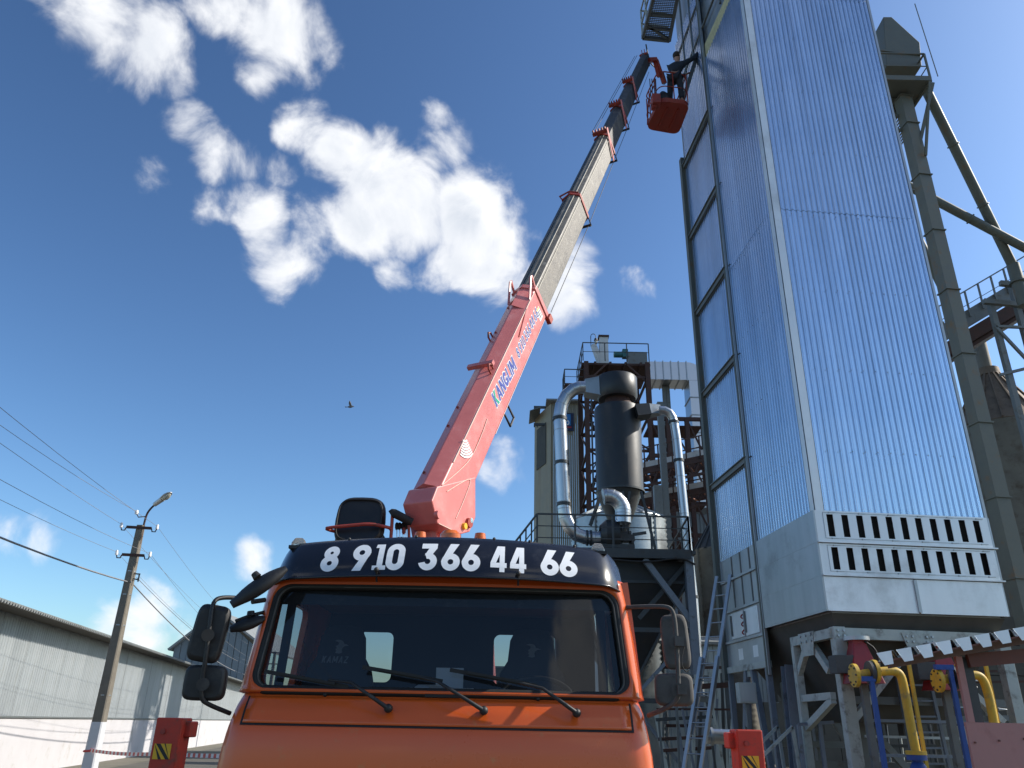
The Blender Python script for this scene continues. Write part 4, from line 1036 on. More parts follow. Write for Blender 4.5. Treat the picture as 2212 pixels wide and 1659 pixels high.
MB().box(V((at(1560, 1600, 40).x + 4, 56, 2.6)), (34, 2, 5.2)).build('wall', 'under', bw); MB().box(V((at(1560, 1600, 40).x + 4, 56, 5.25)), (34.4, 2.4, .1)).build('roof', 'wh_roof', bw)

ew = thing('backdrop_wall', 'added dark backdrop wall covering the bright gap behind the dryer legs', 'wall', V((11.5, 23.5, 0)))  # added backdrop, coloured dark to stand in for the gloom under the dryer
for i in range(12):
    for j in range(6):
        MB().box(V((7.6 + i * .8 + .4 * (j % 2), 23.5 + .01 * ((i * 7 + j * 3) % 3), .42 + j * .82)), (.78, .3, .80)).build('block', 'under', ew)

# ---- grey storage block and brown trestle that close the view between hopper and dryer
sb_ = thing('storage_block', 'dark grey sheet-clad storage block behind the galleries', 'building', V((at(1480, 1300, 48).x, 48, 0)))
xa, xb, zt_ = at(1395, 1120, 48).x, at(1640, 1120, 48).x, at(1480, 1105, 48).z
for i in range(6): place_sheet('wall_sheet', (xb - xa) / 6 - .01, zt_, V((xa + (xb - xa) / 6 * i, 48, 0)), V((1, 0, 0)), V((0, -1, 0)), sb_, 'grey_clad', .25, .08, .04)
MB().box(V(((xa + xb) / 2, 51, zt_ / 2)), (xb - xa, 5.8, zt_ - .1)).build('core', 'under', sb_); MB().box(V(((xa + xb) / 2, 51, zt_ + .1)), (xb - xa + .6, 6.6, .12)).build('roof', 'wh_roof', sb_)
tb_ = thing('brown_trestle', 'rust-brown braced trestle between the cyclone and the dryer', 'trestle', V((at(1460, 1100, 39).x, 39, 0)))
xs_ = [at(x, 1000, 39).x for x in (1408, 1448, 1490, 1525)]; zt_ = at(1460, 905, 39).z
for x in xs_: MB().ibeam(V((x, 39, 0)), V((x, 39, zt_)), .22, .22, .03).build('column', 'rust', tb_)
lv = [zt_ - 2.1 * i for i in range(8) if zt_ - 2.1 * i > .5]
for z in lv:
    MB().bar(V((xs_[0], 39, z)), V((xs_[-1], 39, z)), .14, .20).build('girt', 'rust', tb_)
    for a_, b_ in zip(xs_, xs_[1:]): MB().bar(V((a_, 39, z)), V((b_, 39, z - 2.1)), .08).build('cross_brace', 'rust', tb_)
    MB().box(V(((xs_[0] + xs_[-1]) / 2, 40.2, z - .3)), (xs_[-1] - xs_[0], 1.8, .08)).build('landing', 'rust', tb_)
# ================================================================== RIGHT: ELEVATOR, SPOUTS, SILO, GALLERY
YE = 19.0
ce = at(3962 / PS, 2100 / PS, YE)
be = thing('bucket_elevator', 'tall grey-green square bucket elevator leg with a platform at its head', 'elevator', V((ce.x, YE, 0)))
ang = R(8)
X_, Y_ = V((math.cos(ang), math.sin(ang), 0)), V((-math.sin(ang), math.cos(ang), 0))
ztop = at(1955, 215, YE).z
zz = [0] + [1.2 + 2.0 * i for i in range(40)]
zz = [z for z in zz if z < ztop] + [ztop]
for z0, z1 in zip(zz, zz[1:]):
    MB().box(V((ce.x, YE, (z0 + z1) / 2)), (.38, .36, z1 - z0 - .008), (X_, Y_, UZ)).build('leg_casing', 'steel_green', be)
    MB().box(V((ce.x, YE, z1)), (.44, .44, .035), (X_, Y_, UZ)).build('leg_flange', 'steel_green', be)
hx = ce.x
# head with sloped top
hd = [at(x, y, YE) for x, y in ((1898, 55), (1916, 55), (1976, 110), (1980, 160), (1905, 160))]
h0 = ztop + .9
MB().prism([V((p.x, YE - .35, p.z)) for p in hd], V((0, .7, 0))).build('head_casing', 'steel_green', be, bevel=.02)
MB().bar(at(1897, 108, YE - .37), at(1988, 118, YE - .37), .05, .07).build('head_band', 'steel_green', be)
zp = at(1960, 175, YE - .6).z
p0, p1_, p2_ = at(1890, 168, YE - .7), at(2012, 178, YE - .7), at(2022, 195, YE + .3)
MB().box(V(((p0.x + p1_.x) / 2, YE, zp)), (p1_.x - p0.x, 1.4, .03)).build('deck_frame', 'steel_green', be)
for y in (YE - .7, YE + .7): MB().bar(V((p0.x, y, zp)), V((p1_.x, y, zp)), .08, .18).build('deck_beam', 'steel_green', be)
MB().bar(V((p1_.x, YE - .7, zp)), V((p1_.x, YE + .7, zp)), .08, .18).build('deck_beam', 'steel_green', be)
rail(be, [V((p0.x, YE - .7, zp)), V((p1_.x, YE - .7, zp)), V((p1_.x, YE + .7, zp))], 1.05, 'steel_green', .035, (.5,), 1.3)
for s in (-.7, .7): MB().bar(V((p1_.x - .05, YE + s, zp - .1)), V((hx + .15, YE + s * .3, zp - 2.6)), .07).build('deck_brace', 'steel_green', be)
MB().bar(at(2015, 180, YE - .2), at(1978, 350, YE - .1), .09).build('deck_brace', 'steel_green', be)
# inspection landing with grating behind the leg
for k, (x0_, x1_, y_) in enumerate(((1900, 1945, 235), (1905, 1950, 270), (1912, 1955, 300))):
    a, b = at(x0_, y_, YE + .5), at(x1_, y_, YE + .5)
    for j in range(9): MB().bar(a.lerp(b, j / 8) + V((0, -.4, 0)), a.lerp(b, j / 8) + V((0, .6, 0)), .02, .05).build('grating_bar', 'steel_green', be)
    MB().bar(a + V((0, -.4, 0)), b + V((0, -.4, 0)), .06, .10).build('landing_beam', 'steel_green', be)
MB().bar(at(1976, 8, YE), at(2026, 165, YE), .022).build('lightning_rod', 'steel_grey', be)
for x, y in ((1968, 482), (1985, 410), (2040, 697)):
    MB().bar(at(x - 40, y, YE + .3), at(x, y, YE + .1), .05).build('wall_tie', 'steel_grey', be)
def pipe(label, A_, B_, Y0, Y1, rpx, name='spout_pipe'):
    a, b = at(*A_, Y0), at(*B_, Y1); t_ = thing(name, label, 'pipe', b)
    r_ = rpx * px((a + b) / 2); MB().cyl(a, b, r_, r_, 18).build('tube', 'steel_green', t_)
    d = (b - a).normalized(); n = max(2, round((b - a).length / 2.2))
    for i in range(1, n):
        p = a.lerp(b, i / n); MB().cyl(p - d * .02, p + d * .02, r_ * 1.25, r_ * 1.25, 18).build('flange', 'steel_green', t_)
    return t_
pipe('grey-green spout pipe falling right from the elevator head', (1996, 185), (2188, 575), YE, 21.0, 10)
t_ = pipe('grey-green pipe crossing behind the elevator leg towards the right edge', (1940, 390), (2260, 560), 20.5, 20.5, 9.5)
pipe('short grey-green pipe dropping from the dryer behind the elevator leg', (1970, 490), (2040, 628), 20.6, 21.2, 9.5)
# vertical end of the long spout
a, b = at(2188, 572, 21.0), at(2196, 612, 21.0); t_ = thing('spout_end', 'vertical grey-green spout end entering the gallery at the right edge', 'pipe', b)
MB().cyl(a, V((a.x + .02, 21.0, b.z - .8)), .19, .19, 18).build('tube', 'steel_green', t_); MB().cyl(V((a.x, 21.0, b.z)), V((a.x, 21.0, b.z + .06)), .25, .25, 18).build('flange', 'steel_green', t_)
# ---- right gallery
YG = 22.5
A_, B_ = at(2010, 735, YG), at(2290, 568, YG)
gy = thing('conveyor_gallery', 'sloping conveyor gallery with railing at the right edge over the old silo', 'conveyor', V((B_.x, YG, A_.z - 2)))
MB().bar(A_ + V((0, .1, .0)), B_ + V((0, .1, .0)), .10, .50).build('side_sheet', 'steel_grey', gy)
MB().bar(A_ + V((0, .8, .1)), B_ + V((0, .8, .1)), .8, .25).build('belt_trough', 'galv_flat', gy)
MB().bar(A_ + V((0, .6, -.95)), B_ + V((0, .6, -.95)), 1.0, .10).build('under_deck', 'rust', gy)
for y in (.05, 1.5): MB().bar(A_ + V((0, y, -.60)), B_ + V((0, y, -.60)), .12, .40).build('chord', 'rust', gy)
n = 10
for i in range(n + 1):
    p = A_.lerp(B_, i / n)
    MB().bar(p + V((0, .05, -.45)), p + V((0, 1.6, -.45)), .12, .12).build('cross_beam', 'rust', gy); MB().bar(p + V((0, 0, 0)), p + V((0, 0, .95)), .05).build('rail_post', 'steel_grey', gy)
    if i < n: MB().bar(p + V((0, .05, -.55)), A_.lerp(B_, (i + 1) / n) + V((0, 1.5, -.55)), .07).build('wind_brace', 'rust', gy)
for h in (.45, .95): MB().bar(A_ + UZ * h, B_ + UZ * h, .04 if h > .5 else .02).build('hand_rail', 'steel_grey', gy)
# support trestle in front of it
tr_ = thing('support_trestle', 'grey steel trestle legs under the gallery at the right edge', 'trestle', V((at(2190, 800, 21.5).x, 21.5, 0)))
for (xa_, ya_), (xb_, yb_) in (((2125, 651), (2240, 662)), ((2160, 612), (2240, 620))): MB().bar(at(xa_, ya_, 21.5), at(xb_, yb_, 21.5), .14, .16).build('cap_beam', 'steel_grey', tr_)
for (xa_, ya_), Y0 in (((2139, 655), 21.6), ((2185, 618), 21.6)):
    p = at(xa_, ya_, Y0); MB().bar(p, V((p.x, Y0, 0)), .16, .16).build('trestle_leg', 'steel_grey', tr_)
MB().bar(at(2150, 705, 21.5), at(2230, 790, 21.5), .08).build('trestle_brace', 'steel_grey', tr_); MB().bar(at(2160, 810, 21.5), at(2240, 790, 21.5), .08).build('trestle_brace', 'steel_grey', tr_); MB().bar(at(2150, 705, 21.5), at(2230, 708, 21.5), .08).build('trestle_brace', 'steel_grey', tr_)
# ---- old silo
so2 = thing('grain_silo', 'weathered brown silo with conical ribbed roof at the right edge', 'silo', V((at(2160, 1000, 27).x, 27, 0)))
silo(so2, 2165, 812, 930, 0, 96, 27, 'silo_roof', 'silo_old', ap=.22, ribs=18)
p = at(2130, 800, 27); MB().cyl(V((p.x, 27, p.z - .5)), V((p.x, 27, p.z + 1.2)), .24, .24, 14).build('inlet_spout', 'silo_old', so2)
# ---- gas line, valves, posts in front of the dryer frame
YY = 12.2
def gas(pix, lab, valve):
    a = at(*pix[0], YY + .3); t_ = thing('gas_pipe', lab, 'pipe', V((at(*pix[-1], YY).x, YY, 0)))
    P = [at(x, y, YY) for x, y in pix]
    k = px(P[0])
    MB().tube(smooth_path(P, 2), 9.2 * k, 18).build('pipe_run', 'yellow_pipe', t_)
    for dx, r_, m in ((0, 24, 'yellow_pipe'), (43, 24, 'yellow_pipe')):
        c = at(pix[0][0] + dx, pix[0][1] - dx * .2, YY); MB().cyl(c - V((4 * k, 0, 0)), c + V((4 * k, 0, 0)), r_ * k, r_ * k, 24).build('pipe_flange', m, t_)
        for q_ in range(8):
            t = 2 * math.pi * q_ / 8; pb_ = c + V((0, math.cos(t) * 19 * k, math.sin(t) * 19 * k)); MB().cyl(pb_ - V((6 * k, 0, 0)), pb_ + V((6 * k, 0, 0)), 2.2 * k, 2.2 * k, 6).build('flange_bolt', 'iron', t_)
    c = at(pix[0][0] + 34, pix[0][1] - 6, YY); MB().cyl(c - V((4 * k, 0, 0)), c + V((4 * k, 0, 0)), 24 * k, 24 * k, 20).build('butterfly_valve', 'iron', t_)
    b = P[-1]
    MB().cyl(b, b - UZ * .05, 21 * k, 21 * k, 20).build('pipe_flange', 'yellow_pipe', t_)
    MB().cyl(b - UZ * .05, b - UZ * .12, 20 * k, 20 * k, 20).build('valve_flange', 'blue_paint', t_)
    mb = MB(); mb.sphere(b - UZ * .32, .16, 16, 10, .8, .8, 1.3); mb.cyl(b - UZ * .1, V((b.x, b.y, .1)), .07, .07, 14); vb = mb.build('valve_body', 'blue_paint', t_)
    MB().box(b - UZ * .25 + V((-.05, -.14, 0)), (.10, .01, .05)).build('tag_plate', 'paper', vb)
    return t_
gas([(1846, 1459), (1890, 1452), (1925, 1449), (1943, 1453), (1951, 1475), (1966, 1560), (1978, 1622)], 'bright yellow gas pipe with flanges running down to a blue valve', 1)
gas([(2026, 1470), (2070, 1463), (2098, 1458), (2118, 1460), (2130, 1480), (2142, 1530), (2160, 1640)], 'yellow gas pipe seen through the opening of the pink booth', 1)
for (a, b), lab in ((((1881, 1462), (1910, 1690)), 'thin blue post standing left of the yellow gas pipe'), (((2050, 1437), (2114, 1690)), 'thin blue post beside the edge of the pink booth')):
    p, q_ = at(*a, YY - .1), at(*b, YY - .1); t_ = thing('blue_post', lab, 'post', V((p.x, YY - .1, 0)), 'blue gas line posts')
    MB().bar(V((p.x, p.y, 0)), p, .06).build('post', 'blue_paint', t_); MB().bar(p - UZ * .03 + V((-.22, 0, 0)), p - UZ * .03 + V((.05, 0, 0)), .07).build('bracket_arm', 'blue_paint', t_)
for (a, b), lab in ((((1962, 1428), (1994, 1645)), 'thin yellow rod right of the yellow gas pipe'), (((2126, 1422), (2166, 1640)), 'thin yellow rod seen through the pink booth opening')):
    p = at(*a, YY + .1); t_ = MB().bar(V((p.x, p.y, 0)), p, .045).build('yellow_rod', 'yellow_pipe'); tag(t_, lab, 'rod', 'thin yellow rods')
for i, ((x, y), lab) in enumerate((((1857, 1428), 'dark red gas burner cone behind the first yellow pipe'), ((2032, 1442), 'dark red gas burner cone behind the pink booth post'))):
    c = at(x, y, 12.9); k = px(c); t_ = thing('gas_burner', lab, 'burner', V((c.x, 12.9, c.z - 45 * k)), 'red gas burners')
    mb = MB(); mb.loft([[c + V((i_ * w * k, j * w * k, z * k)) for i_, j in ((-1, -1), (1, -1), (1, 1), (-1, 1))] for z, w in ((-46, 34), (-38, 32), (36, 14), (42, 14))], smooth=False); mb.build('burner_cone', 'valve_red', t_, bevel=.015)
    MB().cyl(c + UZ * 42 * k, c + UZ * 50 * k, 27 * k, 27 * k, 18).build('burner_flange', 'galv_flat', t_); MB().box(c + V((-40 * k, 0, -8 * k)), (40 * k, 40 * k, 36 * k)).build('blower_box', 'iron', t_)
    MB().tube(smooth_path([c + V((10 * k, -15 * k, 40 * k)), c + V((34 * k, -20 * k, 20 * k)), c + V((30 * k, -20 * k, -40 * k))], 2), .018, 6).build('burner_cable', 'rubber', t_)
    MB().bar(V((c.x, 12.9, 0)), c - UZ * 46 * k, .10).build('burner_stand', 'steel_grey', t_)
# steel ladder and guard rail under the dryer
l2 = thing('steel_ladder', 'fixed steel ladder in the shade behind the yellow gas pipe', 'ladder', V((at(1985, 1600, 13.8).x, 13.8, 0)))
for xa_, xb_ in ((1936, 1985), (2005, 2060)):
    a, b = at(xa_, 1455, 13.8), at(xb_, 1700, 13.8); MB().bar(a, b, .05, .06).build('side_rail', 'steel_blue', l2)
for i in range(7):
    y = 1480 + i * 34; f = (y - 1455) / 245; MB().bar(at(1936 + 49 * f, y, 13.8), at(2005 + 55 * f, y, 13.8), .03).build('rung', 'steel_blue', l2)
g2 = thing('guard_rail', 'pale blue guard rail along the frame under the dryer', 'railing', V((at(1900, 1600, 13.5).x, 13.5, 0)))
a, b = at(1870, 1556, 13.5), at(2160, 1562, 13.5)
for dz in (0, -.5): MB().bar(a + UZ * dz, b + UZ * dz, .045).build('hand_rail', 'steel_blue', g2)
for f in (.02, .35, .7): p = a.lerp(b, f); MB().bar(p, V((p.x, p.y, 0)), .05).build('rail_post', 'steel_blue', g2)
a, b = at(1725, 1565, 14.4), at(1800, 1560, 14.4)
for f in (.0, .6): p = a.lerp(b, f); MB().bar(p, V((p.x, p.y, 0)), .06).build('rail_post', 'steel_blue', g2)
MB().bar(a, b, .05).build('hand_rail', 'steel_blue', g2)
MB().bar(at(1840, 1512, 13.9), at(2170, 1520, 13.9), .10, .12).build('kick_beam', 'steel_grey', g2)
# ---- pink booth with profiled roof
YK = 9.6
bo_ = thing('sheet_booth', 'faded pink sheet booth with a profiled zinc roof in the lower right corner', 'booth', V((at(2150, 1600, YK).x, YK, 0)))
a, b, c, d = at(2086, 1560, YK), at(2300, 1552, YK), at(2300, 1700, YK), at(2100, 1700, YK)
xl_, xr2, zs_ = a.x, b.x, a.z
MB().box(V(((xl_ + xr2) / 2, YK + .02, zs_ / 2)), (xr2 - xl_, .04, zs_)).build('front_panel', 'pink_sheet', bo_)
zh = at(2070, 1418, YK).z; xp = at(2072, 1418, YK).x
MB().box(V(((xl_ + xp) / 2 + .03, YK + .02, (zs_ + zh) / 2)), (.075, .05, zh - zs_)).build('frame_post', 'pink_sheet', bo_)
MB().box(V(((xl_ + xp) / 2 + .14, YK + .08, (zs_ + zh) / 2)), (.13, .05, zh - zs_)).build('inner_post', 'iron', bo_)
MB().box(V(((xp + xr2) / 2 + .2, YK + .02, zh + .02)), (xr2 - xp + .2, .06, .15), (V((.995, 0, .10)), V((0, 1, 0)), V((-.10, 0, .995)))).build('lintel', 'brown_trim', bo_)
for x, y in ((2106, 1604), (2158, 1600), (2212, 1596)): 
    p = at(x, y, YK - .005); MB().cyl(p, p + V((0, -.015, 0)), .011, .011, 8).build('screw', 'brown_trim', bo_)
ra, rb_ = at(1898, 1428, YK - .35), at(2330, 1350, YK - .35)
dx_ = (rb_ - ra); n = int(dx_.length / .235); pr = []
dn_ = dx_.normalized(); up_ = V((0, 1, 0)).cross(dn_) * -1
if up_.z < 0: up_ = -up_
for i in range(n):
    x = i * .235
    pr += [(x, 0), (x + .115, 0), (x + .150, .085), (x + .205, .085)]
vs_ = [ra + dn_ * x + up_ * h for x, h in pr]; bk = V((.78, 1.7, .12))
mb = MB(); mb.add(vs_ + [v + bk for v in vs_], [(i, i + 1, len(vs_) + i + 1, len(vs_) + i) for i in range(len(vs_) - 1)])
mb.build('roof_sheet', 'galv', bo_, solid=.004)
MB().add([ra + bk * f_ - up_ * .015 + dn_ * a_ for f_, a_ in ((.15, .05), (.15, dx_.length), (1, dx_.length), (1, .05))], [(0, 1, 2, 3)]).build('ceiling_board', 'roof_under', bo_)
for dy, m in ((.35, 'roof_under'), (1.3, 'roof_under'), (2.3, 'roof_under')):
    MB().bar(ra + bk * (dy / 2.6) - up_ * .05 + dn_ * .1, rb_ + bk * (dy / 2.6) - up_ * .05, .06, .09).build('purlin', m, bo_)
for i in range(n):
    x = i * .235
    mb = MB(); mb.prism([ra + dn_ * (x + a_) + up_ * b_ + V((0, -.012 - .04 * (.1 - b_), 0)) for a_, b_ in ((.0, .085), (.175, .085), (.150, -.055), (.045, -.055))], V((0, .006, 0))); mb.build('lit_trough_plate', 'galv_front', bo_)  # added plates tilted to catch sky, standing in for the lit sheet troughs
MB().bar(ra + V((0, .02, 0)) + up_ * -.012, rb_ + V((0, .02, 0)) + up_ * -.012, .03, .018).build('eave_strip', 'brown_trim', bo_)
for f in (.95,):
    p = ra.lerp(rb_, f) + bk * .9; MB().bar(V((p.x, p.y, 0)), p - up_ * .1, .08).build('rear_post', 'brown_trim', bo_)

# ---- service lines crowded under the dryer
sv = thing('service_lines', 'thin pipes, conduits and brackets crowded in the shade under the dryer', 'pipes', V((at(2000, 1600, 14.8).x, 14.8, 0)))
r5 = random.Random(21)
for i in range(15):
    x = 1835 + i * 24 + r5.uniform(-8, 8); Yq = r5.uniform(14.2, 17.5); p = at(x, r5.uniform(1400, 1540), Yq)
    MB().tube([V((p.x + r5.uniform(-.1, .1), Yq, 0)), p, p + V((r5.uniform(-.5, .5), r5.uniform(0, .5), r5.uniform(-.05, .1)))], r5.choice((.02, .03, .045)), 8).build('riser', r5.choice(('steel_grey', 'steel_pale', 'rust_light', 'galv_flat', 'dark_steel')), sv)
for i in range(8):
    y = 1425 + i * 27 + r5.uniform(-6, 6); Yq = r5.uniform(14.2, 17.5); MB().bar(at(1840 + r5.uniform(0, 60), y, Yq), at(2190 + r5.uniform(-60, 30), y + r5.uniform(-6, 10), Yq), r5.choice((.04, .06, .09))).build('crossline', r5.choice(('steel_grey', 'galv_flat', 'dark_steel', 'rust')), sv)
for i in range(6):
    c = at(1850 + i * 58 + r5.uniform(-10, 10), 1560 + r5.uniform(-40, 50), 15.5); MB().box(c, (.22, .2, .3)).build('junction_box', r5.choice(('steel_pale', 'iron', 'steel_grey')), sv, bevel=.01)
# ================================================================== LEFT: WAREHOUSE, POLE LINE, TAPE
W0 = V((-16.57, 34.23, 0)); wdir = V((-math.sin(R(9.6)), math.cos(R(9.6)), 0)); wn = V((wdir.y, -wdir.x, 0))   # wn faces the yard
def Wp(t, o, z): return W0 + wdir * t + wn * o + UZ * z
wh = thing('warehouse', 'long grey sheet-metal warehouse with a white plinth and low grey roof', 'warehouse', Wp(0, 0, 0))
T0, T1 = -24.0, 62.0
zpl, zev = 1.66, 4.75
MB().box(Wp((T0 + T1) / 2, -.15, zpl / 2), (T1 - T0, .3, zpl), (wdir, wn, UZ)).build('plinth', 'wh_white', wh)
MB().bar(Wp(T0, .02, zpl + .02), Wp(T1, .02, zpl + .02), .06, .05).build('plinth_drip', 'steel_grey', wh)
t = T0; rs2 = random.Random(9)
while t < T1 - .1:
    o = place_sheet('wall_sheet', 1.13, zev - zpl - .02, Wp(t + 1.13 if False else t, -.02 - .006 * rs2.random(), zpl + .02), wdir * 1.0, wn, wh, 'wh_metal', .188, .05, .011, tilt=rs2.uniform(-.006, .006))
    t += 1.13
MB().box(Wp((T0 + T1) / 2, -.25, (zpl + zev) / 2), (T1 - T0, .1, zev - zpl), (wdir, wn, UZ)).build('wall_backing', 'under', wh)
# roof slabs with a shaggy overhanging edge
rise, dep_ = 1.75, 9.0
t = T0
while t < T1:
    t2_ = min(T1, t + 3.0)
    mb = MB(); mb.add([Wp(t, .82, zev - .14), Wp(t2_ - .01, .82, zev - .14), Wp(t2_ - .01, -dep_, zev + rise), Wp(t, -dep_, zev + rise)], [(0, 1, 2, 3)]); mb.build('roof_sheet', 'wh_roof', wh, solid=.05)
    t = t2_
mb = MB(); mb.add([Wp(T0, -dep_, zev + rise), Wp(T1, -dep_, zev + rise), Wp(T1, -2 * dep_, zev), Wp(T0, -2 * dep_, zev)], [(0, 1, 2, 3)]); mb.build('roof_back', 'wh_roof', wh)
fr_ = MB(); t = T0
while t < T1:
    fr_.box(Wp(t + .06, .80, zev - .20), (.10, .06, .07), (wdir, wn, UZ)); t += .19
o = fr_.build('roof_edge_profile', 'wh_roof', wh); o['kind'] = 'stuff'
MB().box(Wp((T0 + T1) / 2, .42, zev - .23), (T1 - T0, .7, .03), (wdir, wn, UZ)).build('soffit', 'under', wh)
MB().box(Wp(T1, -dep_ / 2 - .2, 2.4), (.1, dep_, 4.8), (wdir, wn, UZ)).build('end_wall', 'wh_metal', wh)
so_ = MB(); so_.add([Wp(T0, 0, .004), Wp(T0, 1.6, .004), Wp(T1, 1.6, .004), Wp(T1, 0, .004)], [(0, 1, 2, 3)]); o = so_.build('path', 'soil'); o['kind'] = 'structure'
# far grey gabled hall
YH = 80
hl = thing('gabled_hall', 'blue-grey gabled hall beyond the far end of the warehouse', 'hall', V((at(474, 1500, YH).x, YH, 0)))
a, b, c_ = at(376, 1402, YH), at(578, 1402, YH), at(474, 1326, YH)
b.z = a.z
n = 14
for i in range(n):
    x0_, x1_ = a.x + (b.x - a.x) * i / n, a.x + (b.x - a.x) * (i + 1) / n
    zt = lambda x: a.z + (c_.z - a.z) * (1 - abs(x - c_.x) / ((b.x - a.x) / 2))
    mb = MB(); y0 = YH + .05 * (i % 2); mb.prism([V((x0_, y0, 0)), V((x1_ - .05, y0, 0)), V((x1_ - .05, y0, zt(x1_))), V((x0_, y0, zt(x0_)))], V((0, .3, 0))); mb.build('wall_sheet', 'grey_clad', hl)
for p in (a, b):
    s_ = -1 if p is a else 1
    MB().bar(V((p.x + s_ * .4, YH + 10, p.z - .1)), V((c_.x, YH + 10, c_.z + .2)), 21, .2).build('roof_slope', 'wh_roof', hl)
# ---- utility poles
def upole(base, h, lab, lamp, group='wooden power poles' ):
    t_ = thing('utility_pole', lab, 'utility pole', V((base.x, base.y, 0)))
    lean = V((.0, 0, 0))
    tp = V((base.x, base.y, h)) + lean
    mb = MB(); mb.loft([[V((base.x, base.y, z)) + V((i * w, j * w, 0)) for i, j in ((-1, -.8), (-.8, -1), (.8, -1), (1, -.8), (1, .8), (.8, 1), (-.8, 1), (-1, .8))] for z, w in ((1.62, .135), (h, .085))], smooth=False); mb.build('shaft', 'concrete', t_)
    mb = MB(); mb.loft([[V((base.x, base.y, z)) + V((i * w, j * w, 0)) for i, j in ((-1, -.8), (-.8, -1), (.8, -1), (1, -.8), (1, .8), (.8, 1), (-.8, 1), (-1, .8))] for z, w in ((0, .155), (1.62, .138))], smooth=False); mb.build('white_foot', 'pole_white', t_)
    ca = V((wn.x, wn.y, 0))
    hooks = []
    for z, hw in ((h - .08, .32), (h - .82, .28)):
        mb = MB(); mb.bar(V((base.x, base.y - .09, z)) - ca * hw, V((base.x, base.y - .09, z)) + ca * hw, .05, .07); mb.build('crossarm', 'rust', t_)
        for s_ in (-1, 1):
            e = V((base.x, base.y - .09, z)) + ca * (hw * s_)
            tip = e + ca * (.14 * s_) + UZ * .0
            mb = MB(); mb.tube([e, e + ca * .03 * s_ - UZ * .09, e + ca * .11 * s_ - UZ * .09, tip], .014, 6); ho = mb.build('insulator_hook', 'rust', t_)
            MB().tube([tip - UZ * .02, tip + UZ * .03, tip + UZ * .05, tip + UZ * .09, tip + UZ * .11], [.036, .042, .03, .038, .024], 12).build('insulator', 'porcelain', ho)
            hooks.append(tip + UZ * .06)
    for z in (1.62 + .6, 3.9, h - 1.25, h - 1.85): MB().cyl(V((base.x, base.y, z)), V((base.x, base.y, z + .025)), .165 - .01 * z, .165 - .01 * z, 10).build('strap', 'galv_flat', t_)
    e = V((base.x, base.y - .05, h - 1.30)); mb = MB(); mb.bar(e, e + ca * .26, .03); mb.bar(e - UZ * .12, e + ca * .26 - UZ * .15, .03); mb.bar(e + ca * .24, e + ca * .24 - UZ * .2, .03); mb.build('clamp_bracket', 'iron', t_)
    if lamp:
        ld = V((.80, -.35, 0)).normalized()
        q_ = V((base.x + .07, base.y, h))
        P = smooth_path([q_ - UZ * .5, q_ + UZ * .22, q_ + UZ * .42 + ld * .08, q_ + UZ * .58 + ld * .28], 2)
        MB().tube(P, .028, 8).build('lamp_arm', 'rust', t_)
        hd_ = P[-1]; dd = (ld + UZ * .55).normalized()
        mb = MB(); dd = dd * .72; mb.cyl(hd_ - dd * .06, hd_ + dd * .34, .06, .075, 14); lo = mb.build('lamp_housing', 'lamp_alu', t_)
        rings = []; sd_ = dd.cross(UZ).normalized(); un = sd_.cross(dd)
        for f, w, hh in ((.30, .07, .06), (.40, .105, .08), (.55, .12, .09), (.70, .09, .065), (.78, .035, .03)):
            rings.append([hd_ + dd * f + sd_ * (w * math.cos(a_)) + un * (hh * (math.sin(a_) if math.sin(a_) > 0 else math.sin(a_) * .35)) for a_ in [2 * math.pi * k / 16 for k in range(16)]])
        MB().loft(rings).build('lamp_hood', 'lamp_alu', lo)
        rings = [[p - un * (.03) + (-un) * 0 for p in r_] for r_ in rings]
        gl = []
        for f, w, hh in ((.36, .07, .07), (.50, .095, .12), (.64, .08, .10), (.72, .03, .035)):
            gl.append([hd_ + dd * f + sd_ * (w * math.cos(a_)) - un * (.02 + hh * max(0, math.sin(a_)) if math.sin(a_) > 0 else .0) for a_ in [2 * math.pi * k / 16 for k in range(16)]])
        MB().loft(gl).build('lamp_glass', 'lamp_glass', lo)
        ins = q_ + UZ * .32 - ca * .25; mb = MB(); mb.tube([q_ + UZ * .25, q_ + UZ * .22 - ca * .18, ins], .013, 6); ho = mb.build('insulator_hook', 'rust', t_)
        MB().tube([ins - UZ * .02, ins + UZ * .03, ins + UZ * .09], [.045, .05, .03], 12).build('insulator', 'porcelain', ho); hooks.append(ins + UZ * .05)
    return hooks
pb1 = at(555.5 / PS, 2069 / PS, 21.0); P1 = V((pb1.x, 21.0, 0)); h1 = pb1.z
hk1 = upole(P1, h1, 'concrete power pole with whitewashed foot and a street lamp before the warehouse', True)
P2 = P1 + wdir * 37
hk2 = upole(P2, h1 - .4, 'distant concrete power pole behind the truck mirrors', False)
P0 = P1 - wdir * 36
wr = random.Random(2)
def wire(a, b, sag, r_, lab, nm='power_wire', g_='overhead wires'):
    pts = [a.lerp(b, i / 24) - UZ * (sag * 4 * (i / 24) * (1 - i / 24)) for i in range(25)]
    return tag(MB().tube(pts, r_, 5).build(nm, 'wire'), lab, 'wire', g_)
names = ['upper left', 'upper right', 'lower left', 'lower right', 'topmost']
for i, tip in enumerate(hk1):
    wire(tip, tip - wdir * 36 + UZ * wr.uniform(.1, .4), .55 + .1 * i, .0048, 'thin bare wire from the lamp pole to the left frame edge, %s insulator' % names[i])
    if i < 4: wire(tip, hk2[i], .6 + .1 * i, .0045, 'thin bare wire from the lamp pole to the distant pole, %s insulator' % names[i])
e = P1 + V((0, -.12, h1 - 1.52))
wire(e, e - wdir * 36 + wn * 1.0 - UZ * .2, .75, .019, 'thick black twisted cable sagging left from the lamp pole', 'power_cable')
